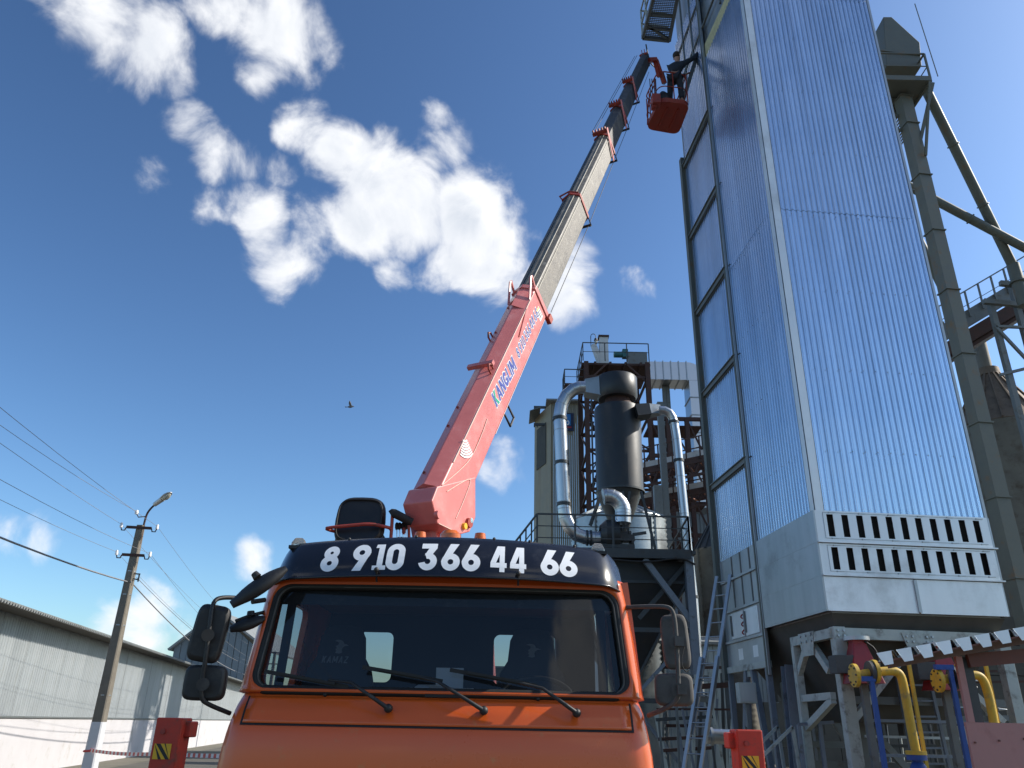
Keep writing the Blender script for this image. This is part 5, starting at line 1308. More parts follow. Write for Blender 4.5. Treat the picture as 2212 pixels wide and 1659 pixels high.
wire(e + V((.1, 0, 0)), P2 + UZ * (h1 - 1.9), .9, .017, 'thick black twisted cable sagging from the lamp pole to the distant pole', 'power_cable')
wire(P1 + V((.2, -.05, h1 - 1.4)), P2 + UZ * (h1 - 1.5), .7, .008, 'thin cable just above the thick twisted one right of the lamp pole')
# barrier tape
ta_, tb_ = at(196, 1621, 20.85), at(330, 1629, 17.5); tc_ = at(700, 1640, 13.5)
tape = thing('barrier_tape', 'red and white barrier tape stretched from the power pole behind the truck', 'tape', V((ta_.x, ta_.y, ta_.z)))
pts = [ta_.lerp(tb_, i / 16) - UZ * .03 * math.sin(math.pi * i / 16) for i in range(17)] + [tb_.lerp(tc_, i / 30) for i in range(1, 31)]
for m_, off in (('tape_white', 0), ('tape_red', 1)):
    mb = MB()
    for i in range(len(pts) - 1):
        a, b = pts[i], pts[i + 1]; half = a.lerp(b, .5)
        s0, s1 = (a, half) if off == 0 else (half, b)
        mb.add([s0 - UZ * .035, s1 - UZ * .035 + V((0, 0, 0)), s1 + UZ * .035, s0 + UZ * .035], [(0, 1, 2, 3)])
    o = mb.build('white_bands' if off == 0 else 'red_bands', m_, tape); o['kind'] = 'stuff'
MB().tube([ta_ + V((0, 0, .03)), P1 + V((.14, -.14, ta_.z)), P1 + V((-.15, -.15, ta_.z - .02)), P1 + V((-.16, .12, ta_.z))], .02, 5).build('tape_knot', 'tape_red', tape)
# bird
bc = at(757, 879, 45)
bird = thing('bird', 'small grey pigeon flying in the clear sky left of the boom', 'bird', bc)
mb = MB(); mb.loft([[bc + V((x, .09 * 0 + w * math.cos(t), z + w * math.sin(t))) for t in [2 * math.pi * k / 10 for k in range(10)]] for x, z, w in ((-.20, -.01, .01), (-.12, 0, .05), (0, .0, .075), (.10, .02, .055), (.15, .035, .04), (.19, .035, .035), (.22, .03, .008))]); mb.build('body', 'bird_grey', bird)
for s_ in (-1, 1):
    mb = MB(); mb.add([bc + V((-.06, s_ * .04, .03)), bc + V((.09, s_ * .04, .03)), bc + V((.05, s_ * .22, .20)), bc + V((-.02, s_ * .40, .28)), bc + V((-.09, s_ * .20, .17))], [(0, 1, 2, 3, 4)]); mb.build('wing', 'bird_grey', bird, solid=.012)
mb = MB(); mb.add([bc + V((-.18, -.03, 0)), bc + V((-.18, .03, 0)), bc + V((-.33, .08, -.01)), bc + V((-.33, -.08, -.01))], [(0, 1, 2, 3)]); mb.build('tail', 'bird_grey', bird, solid=.01)

# ================================================================== CRANE TRUCK
TX = -0.37
truck = thing('crane_truck', 'orange cab-over crane truck with black number visor and raised red telescopic boom', 'crane truck', (TX, 5.4, 0))
def cabv(hw, y0, z, yb=6.45, rc=.10, bow=.05, n=26):
    # one horizontal section of the cab: left rear, round the front, right rear
    pts = [V((TX - hw, yb, z))]
    for i in range(n + 1):
        a = -1 + 2 * i / n
        x = math.copysign(1 - (1 - abs(a)) ** 1.6, a)
        xx = x * hw
        e = max(0, abs(xx) - (hw - rc)) / rc
        pts.append(V((TX + xx, y0 + bow * (xx / hw) ** 2 + rc * 1.1 * (1 - math.sqrt(max(0, 1 - e * e))), z)))
    pts.append(V((TX + hw, yb, z)))
    return pts
def yfront(z):
    T = [(.5, 4.60), (1.2, 4.57), (1.60, 4.575), (1.70, 4.585), (1.735, 4.60), (1.80, 4.632), (1.86, 4.675), (1.90, 4.70), (2.55, 4.80), (2.8, 4.90)]
    for (a, b), (c, d) in zip(T, T[1:]):
        if z <= c: return b + (d - b) * (z - a) / (c - a)
    return T[-1][1]
def hwid(z):
    T = [(.5, 1.20), (1.45, 1.20), (1.6, 1.185), (1.75, 1.165), (1.83, 1.155), (1.87, 1.142), (1.90, 1.130), (2.55, 1.068), (2.8, 1.02)]
    for (a, b), (c, d) in zip(T, T[1:]):
        if z <= c: return b + (d - b) * (z - a) / (c - a)
    return T[-1][1]
# body below the window line
mb = MB()
zs = [.55, .8, 1.1, 1.4, 1.6, 1.68, 1.715, 1.74, 1.78, 1.82, 1.85, 1.87, 1.885]
mb.loft([cabv(hwid(z), yfront(z), z) for z in zs], closed=False, cap=False)
mb.build('cab_body', 'orange', truck)
# panel under the windscreen that carries the wipers, with a dark joint round it
def front(x, z, lift=0.0):
    hw = hwid(z); rc = .10
    e = min(1, max(0, abs(x) - (hw - rc)) / rc)
    return V((TX + x, yfront(z) + .05 * (x / hw) ** 2 + rc * 1.1 * (1 - math.sqrt(max(0, 1 - e * e))) - lift, z))
mb = MB(); mb.grid(lambda u, v: front(-1.075 + 2.15 * u, 1.722 + .150 * v, .0035), 40, 8)
mb.build('cowl_joint', 'rubber', truck)
mb = MB(); mb.grid(lambda u, v: front(-1.062 + 2.124 * u, 1.735 + .137 * v, .0095), 40, 8)
mb.build('wiper_cowl', 'orange', truck, solid=.004)
# windscreen frame, A pillars and header (one panel with the opening cut out)
mb = MB()
WS = (-1.036, 1.036, 1.905, 2.500)
holed(mb, lambda s, t: front(s * hwid(t) / 1.095, t), (-1.09, 1.09, 1.885, 2.56), WS, .09)
fp = mb.build('windscreen_surround', 'orange', truck, solid=.035)
# rubber seal
rim = []
mbx = MB(); inn = holed(mbx, lambda s, t: V((s, 0, t)), (-1.09, 1.09, 1.885, 2.56), WS, .09)
mb = MB()
loop = [front(s * hwid(t) / 1.095, t, .006) for s, t in inn]
mb.tube(loop + [loop[0]], .027, 8, cap=False)
mb.build('windscreen_seal', 'rubber', truck)
loop2 = [front((s * .985) * hwid(t) / 1.095, 2.2025 + (t - 2.2025) * .965, .022) for s, t in inn]
MB().tube(loop2 + [loop2[0]], .0055, 6, cap=False).build('seal_bead', 'dusty_plastic', truck)
mb = MB(); mb.grid(lambda u, v: front((-1.04 + 2.08 * u) * hwid(1.90 + .605 * v) / 1.095, 1.90 + .605 * v, -.006), 24, 8)
ws = mb.build('windscreen', 'glass', truck)
# side walls with door windows
for sgn, nm in ((-1, 'left'), (1, 'right')):
    mb = MB()
    def sidef(s, t): return V((TX + sgn * hwid(t), s, t))
    holed(mb, sidef, (4.86, 6.45, 1.885, 2.56), (5.03, 5.72, 1.95, 2.46), .06, smooth=False)
    d = mb.build('door', 'orange', truck, solid=.04)
    mb = MB(); mb.add([sidef(5.02, 1.94), sidef(5.73, 1.94), sidef(5.73, 2.47), sidef(5.02, 2.47)], [(0, 1, 2, 3)])
    mb.build('door_glass', 'glass_side', d)
    hb = MB(); hb.bar((TX + sgn * 1.185, 5.55, 1.62), (TX + sgn * 1.185, 5.72, 1.62), .03, .03)
    hb.build('door_handle', 'black_plastic', d)
# rear wall with two windows, roof, floor
mb = MB()
def rearf(s, t): return V((TX + s, 6.44, t))
holed(mb, rearf, (-1.06, 0, 1.0, 2.56), (-.86, -.52, 2.03, 2.40), .05, smooth=False)
holed(mb, rearf, (0, 1.06, 1.0, 2.56), (.27, .76, 2.03, 2.40), .05, smooth=False)
rw = mb.build('rear_wall', 'seat_cloth', truck, solid=.03)
MB().grid(lambda u, v: V((TX - 1.06 + 2.12 * u, 6.405, 1.0 + (.95 + .0 * v) * v)), 1, 1).build('rear_trim', 'seat_cloth', truck)
for a, b in ((-.87, -.51), (.26, .77)):
    MB().add([V((TX + a, 6.43, 2.02)), V((TX + b, 6.43, 2.02)), V((TX + b, 6.43, 2.41)), V((TX + a, 6.43, 2.41))], [(0, 1, 2, 3)]).build('rear_window', 'glass_side', rw)
mb = MB()
mb.loft([cabv(hwid(z) - k, yfront(2.55) + k * 1.2, z) for z, k in ((2.555, 0), (2.62, .01), (2.68, .05), (2.72, .13), (2.735, .35), (2.74, .9))], closed=False, cap=False)
mb.build('roof', 'orange', truck)
MB().box((TX, 5.7, .98), (2.2, 1.5, .05)).build('cab_floor', 'seat_cloth', truck)
# interior
MB().grid(lambda u, v: V((TX - 1.04 + 2.08 * u, 4.86 + 1.55 * v, 2.535 + .0 * v)), 2, 2).build('headliner', 'headliner', truck)
sh = MB(); sh.box((TX, 4.97, 2.475), (1.86, .16, .05)); sh.build('header_shelf', 'black_plastic', truck)
for x in (-.45, .48):
    MB().box((TX + x, 4.875, 2.508), (.62, .012, .03)).build('shelf_rail', 'headliner', truck)
MB().grid(lambda u, v: front(-1.0 + 2.0 * u, 2.39 + .12 * v, -.03), 20, 2).build('shade_strip', 'black_plastic', truck)
dash = MB(); dash.loft([[V((TX - 1.03, y, z)), V((TX + 1.03, y, z))] for y, z in ((4.82, 1.90), (5.0, 1.905), (5.14, 1.88), (5.20, 1.75), (5.22, 1.3))], closed=False, cap=False)
dash.build('dashboard', 'seat_cloth', truck)
def seat(xc, txt):
    b = MB()
    prof = [(1.25, .27, .10), (1.6, .27, .09), (1.9, .265, .075), (2.08, .22, .065), (2.16, .17, .06), (2.30, .155, .055), (2.37, .12, .04), (2.385, .05, .02)]
    rings = []
    for z, w, t in prof:
        yy = 5.72 + (z - 1.25) * .13
        rings.append([V((TX + xc + w * c, yy + t * s_, z)) for c, s_ in [(-1, -.6), (-.9, -1), (-.3, -.85), (.3, -.85), (.9, -1), (1, -.6), (1, .6), (.9, 1), (-.9, 1), (-1, .6)]])
    b.loft(rings)
    b.box((TX + xc, 5.55, 1.28), (.5, .45, .14))
    s = b.build('driver_seat' if xc > 0 else 'passenger_seat', 'seat_cloth', truck)
    lg = MB()
    def sf(x, y, l):
        z = 2.12 + y
        return V((TX + xc + x, 5.72 + (z - 1.25) * .13 - .085 - l - .012, z))
    if txt:
        xx = -.115
        for ch in 'KAMAZ':
            xx += letter(lg, ch, xx, .045, sf, wide=.95, slant=.15) + .008
    # the leaping horse mark: body, neck, two flying strands
    hp = ((-.028, .068), (.0, .062), (.02, .068), (.016, .09), (.022, .104), (.034, .113), (.062, .117), (.042, .126), (.026, .129), (.022, .142), (.008, .152), (-.018, .156), (-.04, .148), (-.022, .143), (-.008, .135), (-.014, .12), (-.03, .112), (-.02, .1), (-.03, .09), (-.02, .08))
    lg.add([sf(x, y, .002) for x, y in hp], [tuple(range(len(hp)))])
    lg.build('emblem', 'seat_print', s)
seat(-.80, True); seat(.55, False)
swr = MB(); cw = V((TX + .56, 5.18, 1.90)); ax1 = V((1, 0, 0)); ax2 = V((0, .80, .55)).normalized()
swr.tube(arc(cw, ax1 * .23, ax2 * .23, 0, 2 * math.pi, 30), .016, 8, cap=False)
swr.bar(cw - ax1 * .22, cw + ax1 * .22, .05, .02, up=ax1.cross(ax2)); swr.cyl(cw, cw + V((0, -.2, -.35)), .04, .04)
swr.build('steering_wheel', 'black_plastic', truck)
pp = MB(); pp.box((TX + .03, 5.02, 2.00), (.165, .006, .12), (V((1, 0, 0)), V((0, .97, .2)), V((0, -.2, .97))))
pp.build('permit_card', 'paper', truck)
for cx, cy, cz, w, d, a in ((-.02, 4.93, 1.915, .34, .13, .1), (.06, 4.95, 1.925, .22, .10, -.3), (.0, 4.90, 1.935, .16, .08, .5), (-.10, 4.93, 1.945, .12, .07, -.2)):
    MB().box((TX + cx, cy, cz), (w, d, .012), (V((math.cos(a), math.sin(a), 0)), V((-math.sin(a), math.cos(a), .25)), V((0, -.2, 1)))).build('loose_paper', 'paper', truck)
for x in (-.93, .93):
    MB().grid(lambda u, v: front(x - .028 + .056 * u, 1.90 + .58 * v, -.035), 2, 4).build('pillar_trim', 'seat_cloth', truck)
# ---- visor panel with the telephone number
VH = .262
def visor(x, y, lift=0.0):
    f = (x / 1.08)
    edge = max(0, abs(f) - .86) / .14
    yy = 4.595 + .155 * f * f + .15 * edge ** 2.2 + .26 * (y / VH) ** 1.5 * .62
    z = 2.535 + y * (1 - .10 * f * f - .18 * edge ** 2) - .018 * f * f - .02 * edge ** 2
    n = V((-.18 * f, -1, .45)).normalized()
    return V((TX + x, yy, z)) + n * lift
mb = MB(); mb.grid(lambda u, v: visor(-1.08 + 2.16 * u, VH * v), 60, 10)
top = lambda u, v: visor(-1.08 + 2.16 * u, VH) + V((0, .035 * v + .42 * v * v, .016 * math.sin(v * 1.6) - .01 * v))
mb.grid(top, 60, 5)
vis = mb.build('visor_panel', 'visor_black', truck, weld=True)
lip = MB(); lip.tube([visor(-1.08 + 2.16 * i / 40, 0) for i in range(41)], .008, 6); lip.build('visor_lip', 'visor_black', vis)
HD = .174
for ch, x in zip('89103664466', (692, 760, 807, 836, 909, 955, 999, 1060, 1102, 1168, 1209)):
    xl = at(x, 1212, 4.68).x - TX
    num = MB(); letter(num, ch, xl, HD, lambda a, b, l: visor(a, .034 + b, .0015 + l), wide={'4': .86, '1': .86}.get(ch, .97), grow=(0 if ch in '14' else .015), sub=5)
    num.build('digit', 'white_vinyl', vis)
for x, z in ((-.40, .022), (.43, .018)):
    p = visor(x, z)
    b_ = MB(); b_.sphere(p + V((0, -.02, .01)), .015, 10, 6); b_.cyl(p + V((0, .03, -.05)), p + V((0, -.012, .005)), .006, .006, 8)
    b_.build('visor_stay', 'black_plastic', vis)
for x in (-.62, -.2, .28, .5, .78):
    p = visor(x, VH); MB().sphere(p + V((0, .01, .004)), .010, 10, 6).build('visor_bolt', 'black_plastic', vis)
for x, w in ((-.185, .036), (.19, .036)):
    p = visor(x + .0, VH) + V((0, .09, .0))
    b_ = MB(); b_.cyl(p, p + V((0, 0, .05)), .040, .032, 16); b_.build('marker_lamp', 'amber', truck)
    MB().cyl(p + V((0, 0, -.012)), p + V((0, 0, .006)), .043, .043, 16).build('marker_base', 'black_plastic', truck)
p = visor(.0, VH) + V((0, .14, .005))
b_ = MB(); b_.cyl(p, p + V((0, 0, .042)), .066, .066, 20); b_.cyl(p + V((0, 0, .042)), p + V((0, 0, .066)), .066, .045, 20); b_.build('beacon', 'amber', truck)
MB().cyl(p + V((0, 0, -.02)), p + V((0, 0, .012)), .070, .070, 20).build('beacon_base', 'black_plastic', truck)
for x in (-.95, .93):
    p = visor(x, VH) + V((0, .03, -.012))
    b_ = MB(); b_.loft([[p + V((i * .042 * k, j * .04 * k, h)) for i, j in ((-1, -1), (1, -1), (1, 1), (-1, 1))] for h, k in ((-.01, 1), (.02, .95), (.05, .6), (.055, .4))], smooth=False)
    b_.build('corner_lamp', 'lens_clear', truck)
    MB().box(p + V((0, 0, -.008)), (.105, .10, .02)).build('corner_lamp_base', 'black_plastic', truck)
# ---- wipers: pivot pixel, bend, blade ends
for (a, b, c, d) in (((838, 1530), (758, 1474), (571, 1450), (752, 1484)), ((1045, 1535), (945, 1472), (783, 1441), (956, 1472)), ((1246, 1540), (1172, 1487), (972, 1447), (1160, 1482))):
    Yw = 4.565
    P = [at(*a, 4.575), at((a[0] * 2 + b[0]) / 3, (a[1] * 2 + b[1]) / 3, 4.555), at(*b, 4.60), at((b[0] + (c[0] + d[0]) / 2) / 2, (b[1] + (c[1] + d[1]) / 2) / 2 - 2, 4.63)]
    w = MB(); w.tube(P, [.013, .011, .009, .007], 6)
    w.sphere(P[0] + V((0, .01, 0)), .024, 12, 8); w.cyl(P[0], P[0] + V((0, .06, .0)), .02, .02, 12)
    wo = w.build('wiper_arm', 'black_plastic', truck)
    bl = MB(); q0, q1 = at(*c, 4.66), at(*d, 4.635)
    bl.bar(q0, q1, .008, .022); bl.bar(q0.lerp(q1, .2) + V((0, -.012, .004)), q0.lerp(q1, .85) + V((0, -.012, .004)), .012, .014)
    bl.build('wiper_blade', 'rubber', wo)
for x, y in ((703, 1497), (1412 - 250, 1499)):
    p = front(at(x, y, 4.7).x - TX, 1.885, .01); MB().sphere(p, .012, 8, 6).build('washer_jet', 'black_plastic', truck)
MB().box(front(.02, 1.893, .012), (.20, .03, .022)).build('seal_clip', 'rubber', truck)
# ---- mirrors
def mirror(name, pxc, Y, wpx, hpx, yaw, tilt, m, depth=.07, rad=.32, roll=0):
    c = at(*pxc, Y); k = px(c); w, h = wpx * k, hpx * k
    X = V((math.cos(yaw), math.sin(yaw), 0)); Zv = V((math.sin(roll), -math.sin(tilt), math.cos(tilt)))
    X = (X - Zv * X.dot(Zv)).normalized()
    Yv = Zv.cross(X)
    rings = []
    for yy, s_ in ((-.5, .82), (-.42, .94), (-.2, 1.0), (.4, 1.0), (.5, .96)):
        ring = []
        for i in range(28):
            a = 2 * math.pi * i / 28
            ca, sa = math.cos(a), math.sin(a); e = 2 / 5.0
            ring.append(c + X * (w / 2 * s_ * math.copysign(abs(ca) ** e, ca)) + Zv * (h / 2 * s_ * math.copysign(abs(sa) ** e, sa)) + Yv * (depth * yy))
        rings.append(ring)
    b = MB(); b.loft(rings)
    o = b.build(name, m, truck)
    g = MB(); ring = [q + Yv * .003 for q in rings[-1]]; g.add(ring, [tuple(range(28))]); g.build('mirror_glass', 'chrome', o)
    return c, Zv, Yv
# passenger side, backs towards us in the shade
mirror('main_mirror', (452, 1368), 4.66, 70, 118, .15, .0, 'black_plastic', .07, roll=.12)
mirror('wide_mirror', (443, 1475), 4.68, 88, 72, .1, .0, 'black_plastic', .07)
br = MB()
br.tube(smooth_path([at(520, 1292, 4.75), at(480, 1290, 4.66), at(462, 1297, 4.62), at(456, 1325, 4.60), at(445, 1420, 4.60), at(436, 1470, 4.62), at(434, 1510, 4.62), at(450, 1522, 4.66), at(497, 1541, 4.78)], 2), .013, 8)
br.cyl(at(449, 1372, 4.57), at(449, 1372, 4.63), .035, .03, 12); br.cyl(at(438, 1478, 4.58), at(438, 1478, 4.64), .035, .03, 12)
br.build('mirror_bracket', 'black_plastic', truck)
def lens_mirror(name, a, b, Y, wd):
    a, b = at(*a, Y), at(*b, Y + .05)
    d = (b - a); L_ = d.length; d.normalize(); up = V((0, -.5, .8)); s_ = d.cross(up).normalized(); n_ = s_.cross(d)
    rings = []
    for i in range(9):
        f = i / 8; w = wd * (math.sin(math.pi * min(.97, max(.06, f))) ** .45)
        c = a + d * (L_ * f)
        rings.append([c + s_ * (w * .9 * math.cos(t)) + n_ * (w * .62 * math.sin(t)) for t in [2 * math.pi * k / 14 for k in range(14)]])
    m_ = MB(); m_.loft(rings); return m_.build(name, 'black_plastic', truck)
lm = lens_mirror('kerb_mirror', (500, 1307), (619, 1227), 4.60, .070)
MB().cyl(at(556, 1247, 4.62), at(549, 1238, 4.62), .026, .02, 10).build('mirror_knob', 'black_plastic', lm)
lm = lens_mirror('front_mirror', (497, 1360), (572, 1335), 4.75, .055)
mk = MB(); mk.tube([at(508, 1342, 4.76), at(540, 1330, 4.78), at(572, 1322, 4.84)], .011, 6); mk.cyl(at(542, 1330, 4.77), at(542, 1320, 4.77), .025, .02, 10)
mk.build('mirror_stay', 'black_plastic', lm)
MB().tube([at(545, 1300, 4.75), at(572, 1296, 4.82)], .016, 6).build('stay_bracket', 'black_plastic', truck)
# driver side, dusty backs
mirror('main_mirror', (1459, 1386), 4.72, 58, 112, -.25, .0, 'dusty_plastic', .08, roll=-.06)
mirror('wide_mirror', (1456, 1490), 4.72, 82, 66, -.2, .0, 'dusty_plastic', .08)
br = MB()
br.tube(smooth_path([at(1352, 1312, 4.86), at(1400, 1310, 4.76), at(1440, 1310, 4.66), at(1453, 1318, 4.63), at(1459, 1345, 4.62), at(1464, 1430, 4.62), at(1466, 1490, 4.62), at(1464, 1512, 4.64), at(1440, 1530, 4.70), at(1400, 1546, 4.82)], 2), .0125, 8)
for q in ((1459, 1386), (1465, 1490)):
    br.cyl(at(*q, 4.60), at(*q, 4.66), .036, .032, 12); br.box(at(q[0] + 7, q[1] + 0, 4.60), (.05, .05, .05))
br.build('mirror_bracket', 'dusty_plastic', truck)
MB().tube(smooth_path([at(1478, 1398, 4.62), at(1470, 1430, 4.60), at(1480, 1452, 4.61), at(1488, 1448, 4.62)], 1), .003, 6).build('mirror_cable', 'rubber', truck)
# ---- chassis, wheels, bumper and load bed (mostly hidden behind and below the cab)
ch = MB()
for s in (-.4, .4): ch.ibeam((TX + s, 4.8, .95), (TX + s, 13.0, .95), .09, .26)
ch.build('chassis_frame', 'iron', truck)
MB().box((TX, 4.50, .62), (2.42, .16, .34)).build('bumper', 'orange', truck, bevel=.03)
for s in (-.85, .85):
    MB().box((TX + s, 4.41, .66), (.34, .04, .16)).build('headlight', 'lens_clear', truck, bevel=.02)
for y in (5.35, 10.2, 11.5):
    for s in (-1, 1):
        w = MB(); w.cyl((TX + s * .92, y, .52), (TX + s * 1.20, y, .52), .52, .52, 28); t = w.build('wheel', 'rubber', truck, bevel=.04)
        MB().cyl((TX + s * 1.19, y, .52), (TX + s * 1.215, y, .52), .27, .20, 20).build('wheel_rim', 'dusty_plastic', t)
bed = MB(); bed.box((TX, 10.7, 1.28), (2.3, 5.0, .12)); bed.build('bed_floor', 'iron', truck)
for c, s_ in (((TX - 1.17, 10.7, 1.5), (.05, 5.0, .5)), ((TX + 1.17, 10.7, 1.5), (.05, 5.0, .5)), ((TX, 13.2, 1.5), (2.3, .05, .5))):
    MB().box(c, s_).build('bed_side', 'orange', truck)
# ---- crane column and outriggers
col = MB(); col.box((TX, 7.6, 1.15), (.9, .8, .5)); col.loft([[V((TX + .02 + i * w, 7.62 + j * d, z)) for i, j in ((-1, -1), (1, -1), (1, 1), (-1, 1))] for z, w, d in ((1.4, .34, .32), (2.3, .24, .24), (2.9, .20, .22), (3.25, .19, .22))], smooth=False)
col.build('crane_column', 'crane_red', truck, bevel=.02)
ob = MB(); ob.box((TX, 7.55, 1.0), (5.0, .22, .22)); ob.build('outrigger_beam', 'outrigger_red', truck)
for s, xc in ((-1, 366), (1, 1615)):
    c = at(xc, 1600, 7.42); x = c.x
    lg = MB()
    lg.box((x, 7.46, 1.42), (.225, .24, .66)); lg.box((x - s * .105 * (1 if s < 0 else 1), 7.52, 1.66), (.11, .18, .13))
    lg.cyl((x, 7.46, .05), (x, 7.46, 1.2), .06, .06, 14)
    o = lg.build('outrigger_leg', 'outrigger_red', truck, bevel=.012)
    MB().cyl((x, 7.46, 0), (x, 7.46, .05), .16, .16, 16).build('foot_pad', 'iron', o)
    MB().cyl((x - .035, 7.337, 1.64), (x - .035, 7.325, 1.64), .022, .022, 12).build('plug', 'dark_red', o)
    st = MB(); st.box((x - .015, 7.337, 1.485), (.145, .006, .12)); so_ = st.build('hazard_plate', 'yellow_vinyl', o)
    st = MB()
    for k, (u0, u1) in enumerate(((-.0725, -.045), (-.01, .028), (.062, .0725))):
        z0, z1 = 1.425, 1.545; dx = .05 if s < 0 else .055
        cl = lambda v: max(x - .0875, min(x + .0575, v))
        st.add([V((cl(x - .015 + u0 + dx), 7.3325, z0)), V((cl(x - .015 + u1 + dx), 7.3325, z0)), V((cl(x - .015 + u1 - dx), 7.3325, z1)), V((cl(x - .015 + u0 - dx), 7.3325, z1))], [(0, 1, 2, 3)])
    st.build('hazard_stripe', 'black_vinyl', so_)
# ---- boom
BA, BT = at(950, 1072, 7.60), at(1394, 130, 15.3)
bd = (BT - BA).normalized()
bs = V((bd.y, -bd.x, 0)).normalized()
bn = bs.cross(bd).normalized()
def t_at(x, y):
    d = ray(x, y).normalized(); w = BA - CAM
    b = bd.dot(d)
    return (b * d.dot(w) - bd.dot(w)) / (1 - b * b)
def bp(t, s, n): return BA + bd * t + bs * s + bn * n
def sect(w, h, r=.06, ch=.0): return [(-w, -h), (-w * .45, -h - r), (w * .45, -h - r), (w, -h), (w, h), (0, h + r * 1.2), (-w, h)]
t1, t2, t3, t4, t5 = t_at(1146, 660), t_at(1246, 452), t_at(1303, 315), t_at(1334, 250), t_at(1360, 196)
tt = (BT - BA).length
secs = [(-.12, t1, .165, .215, 'crane_red'), (t1 - .5, t2, .150, .198, 'boom_grease'), (t2 - .5, t3, .138, .183, 'boom_grease'), (t3 - .5, t4, .124, .164, 'boom_black'), (t4 - .5, t5, .111, .146, 'boom_black'), (t5 - .5, tt, .098, .128, 'boom_black')]  # outer three sections: the tower's shadow is put into their darker colour
bo = []
for i, (a, b, w, h, m) in enumerate(secs):
    mb = MB()
    if i == 0: mb.loft([[bp(t, s, n) for s, n in sect(w, h)] for t in (a, b)], smooth=False)
    else: mb.loft([[bp(t, s, n) for s, n in sect(w, h)] for t in (a, b)], smooth=False)
    o = mb.build('boom_base' if i == 0 else 'boom_section', m, truck, bevel=.012)
    bo.append(o)
    if m == 'boom_grease':               # worn wear strips along the upper corner of the two greased sections
        MB().bar(bp(a + .5, w + .004, h - .05), bp(b, w + .004, h - .05), .012, .014, up=bn).build('wear_strip', 'wear_strip', o)
        MB().bar(bp(a + .5, w * .5, h + .046), bp(b, w * .5, h + .046), .012, .010, up=bn).build('wear_strip', 'wear_strip', o)
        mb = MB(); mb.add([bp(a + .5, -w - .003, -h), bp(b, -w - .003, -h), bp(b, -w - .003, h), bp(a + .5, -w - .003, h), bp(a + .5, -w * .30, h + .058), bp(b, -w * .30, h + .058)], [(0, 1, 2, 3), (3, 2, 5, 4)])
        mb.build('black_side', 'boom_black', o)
# foot of the boom: side plates traced onto the boom's right face
sp = bp(0, .168, 0)
foot_px = [(933, 1082), (945, 1051), (1027.7, 1030), (1027.7, 1118), (1015, 1149), (987, 1156), (945, 1131)]
poly = [onp(x, y, sp, bs) for x, y in foot_px]
mb = MB(); mb.prism(poly, -bs * .336); foot = mb.build('boom_foot', 'crane_red', truck, bevel=.012)
# tail housing that drops to the column
sec5 = [(s, n) for s, n in sect(.168, .218)]
tl = [onp(x, y, bp(-.12, 0, 0), bd) for x, y in ((877, 1088), (900, 1077), (933, 1083))]
v0 = [tl[0], tl[1], tl[2]]
low = [V((p.x, p.y + .03, 3.22)) for p in (at(899, 1165, 7.55), at(925, 1165, 7.5), at(952, 1172, 7.5))]
mb = MB()
bk = V((.10, .34, -.02))
mb.loft([[v0[0], v0[1], v0[2], v0[2] + bk, v0[0] + bk], [low[0], (low[0] + low[2]) / 2, low[2], low[2] + bk, low[0] + bk], [q - V((0, 0, .5)) for q in (low[0], (low[0] + low[2]) / 2, low[2], low[2] + bk, low[0] + bk)]], smooth=False)
th_ = mb.build('boom_tail', 'crane_red', truck, bevel=.01)
fN = (v0[2] - v0[0]).cross(low[0] - v0[0]).normalized()
if fN.y > 0: fN = -fN
mid = lambda u, v: (v0[0].lerp(v0[2], u)).lerp(low[0].lerp(low[2], u), v) + fN * .012
mb = MB(); mb.prism([mid(.22, .42), mid(.80, .42), mid(.80, 1.0), mid(.22, 1.0)], -fN * .02); mb.build('cover_plate', 'crane_red', th_, bevel=.004)
for u in (.25, .74):
    mb = MB(); mb.bar(mid(u, .40) + fN * .008, mid(u, .55) + fN * .008, .022, .02); mb.build('hinge', 'dark_red', th_)
# bosses and pins on the foot
for (x, y), r, m in (((944, 1112), .045, 'crane_red'), ((1011, 1130), .055, 'dark_red'), ((1001, 1137), .035, 'yellow_vinyl'), ((1014, 1125), .03, 'chrome')):
    p = onp(x, y, sp, bs); MB().cyl(p - bs * .01, p + bs * .03, r, r * .9, 18).build('pivot_pin', m, foot)
# weld seams in a pale tone
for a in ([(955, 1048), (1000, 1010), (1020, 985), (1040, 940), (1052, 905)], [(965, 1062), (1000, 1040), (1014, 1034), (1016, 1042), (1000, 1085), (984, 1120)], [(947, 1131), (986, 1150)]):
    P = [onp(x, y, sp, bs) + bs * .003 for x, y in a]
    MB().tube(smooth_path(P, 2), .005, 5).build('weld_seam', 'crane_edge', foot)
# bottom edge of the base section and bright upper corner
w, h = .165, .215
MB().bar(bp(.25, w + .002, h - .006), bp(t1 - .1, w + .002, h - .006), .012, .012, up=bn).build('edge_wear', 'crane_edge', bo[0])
MB().bar(bp(1.2, w + .002, -h + .004), bp(t1 - .1, w + .002, -h + .004), .008, .008, up=bn).build('edge_wear', 'crane_edge', bo[0])
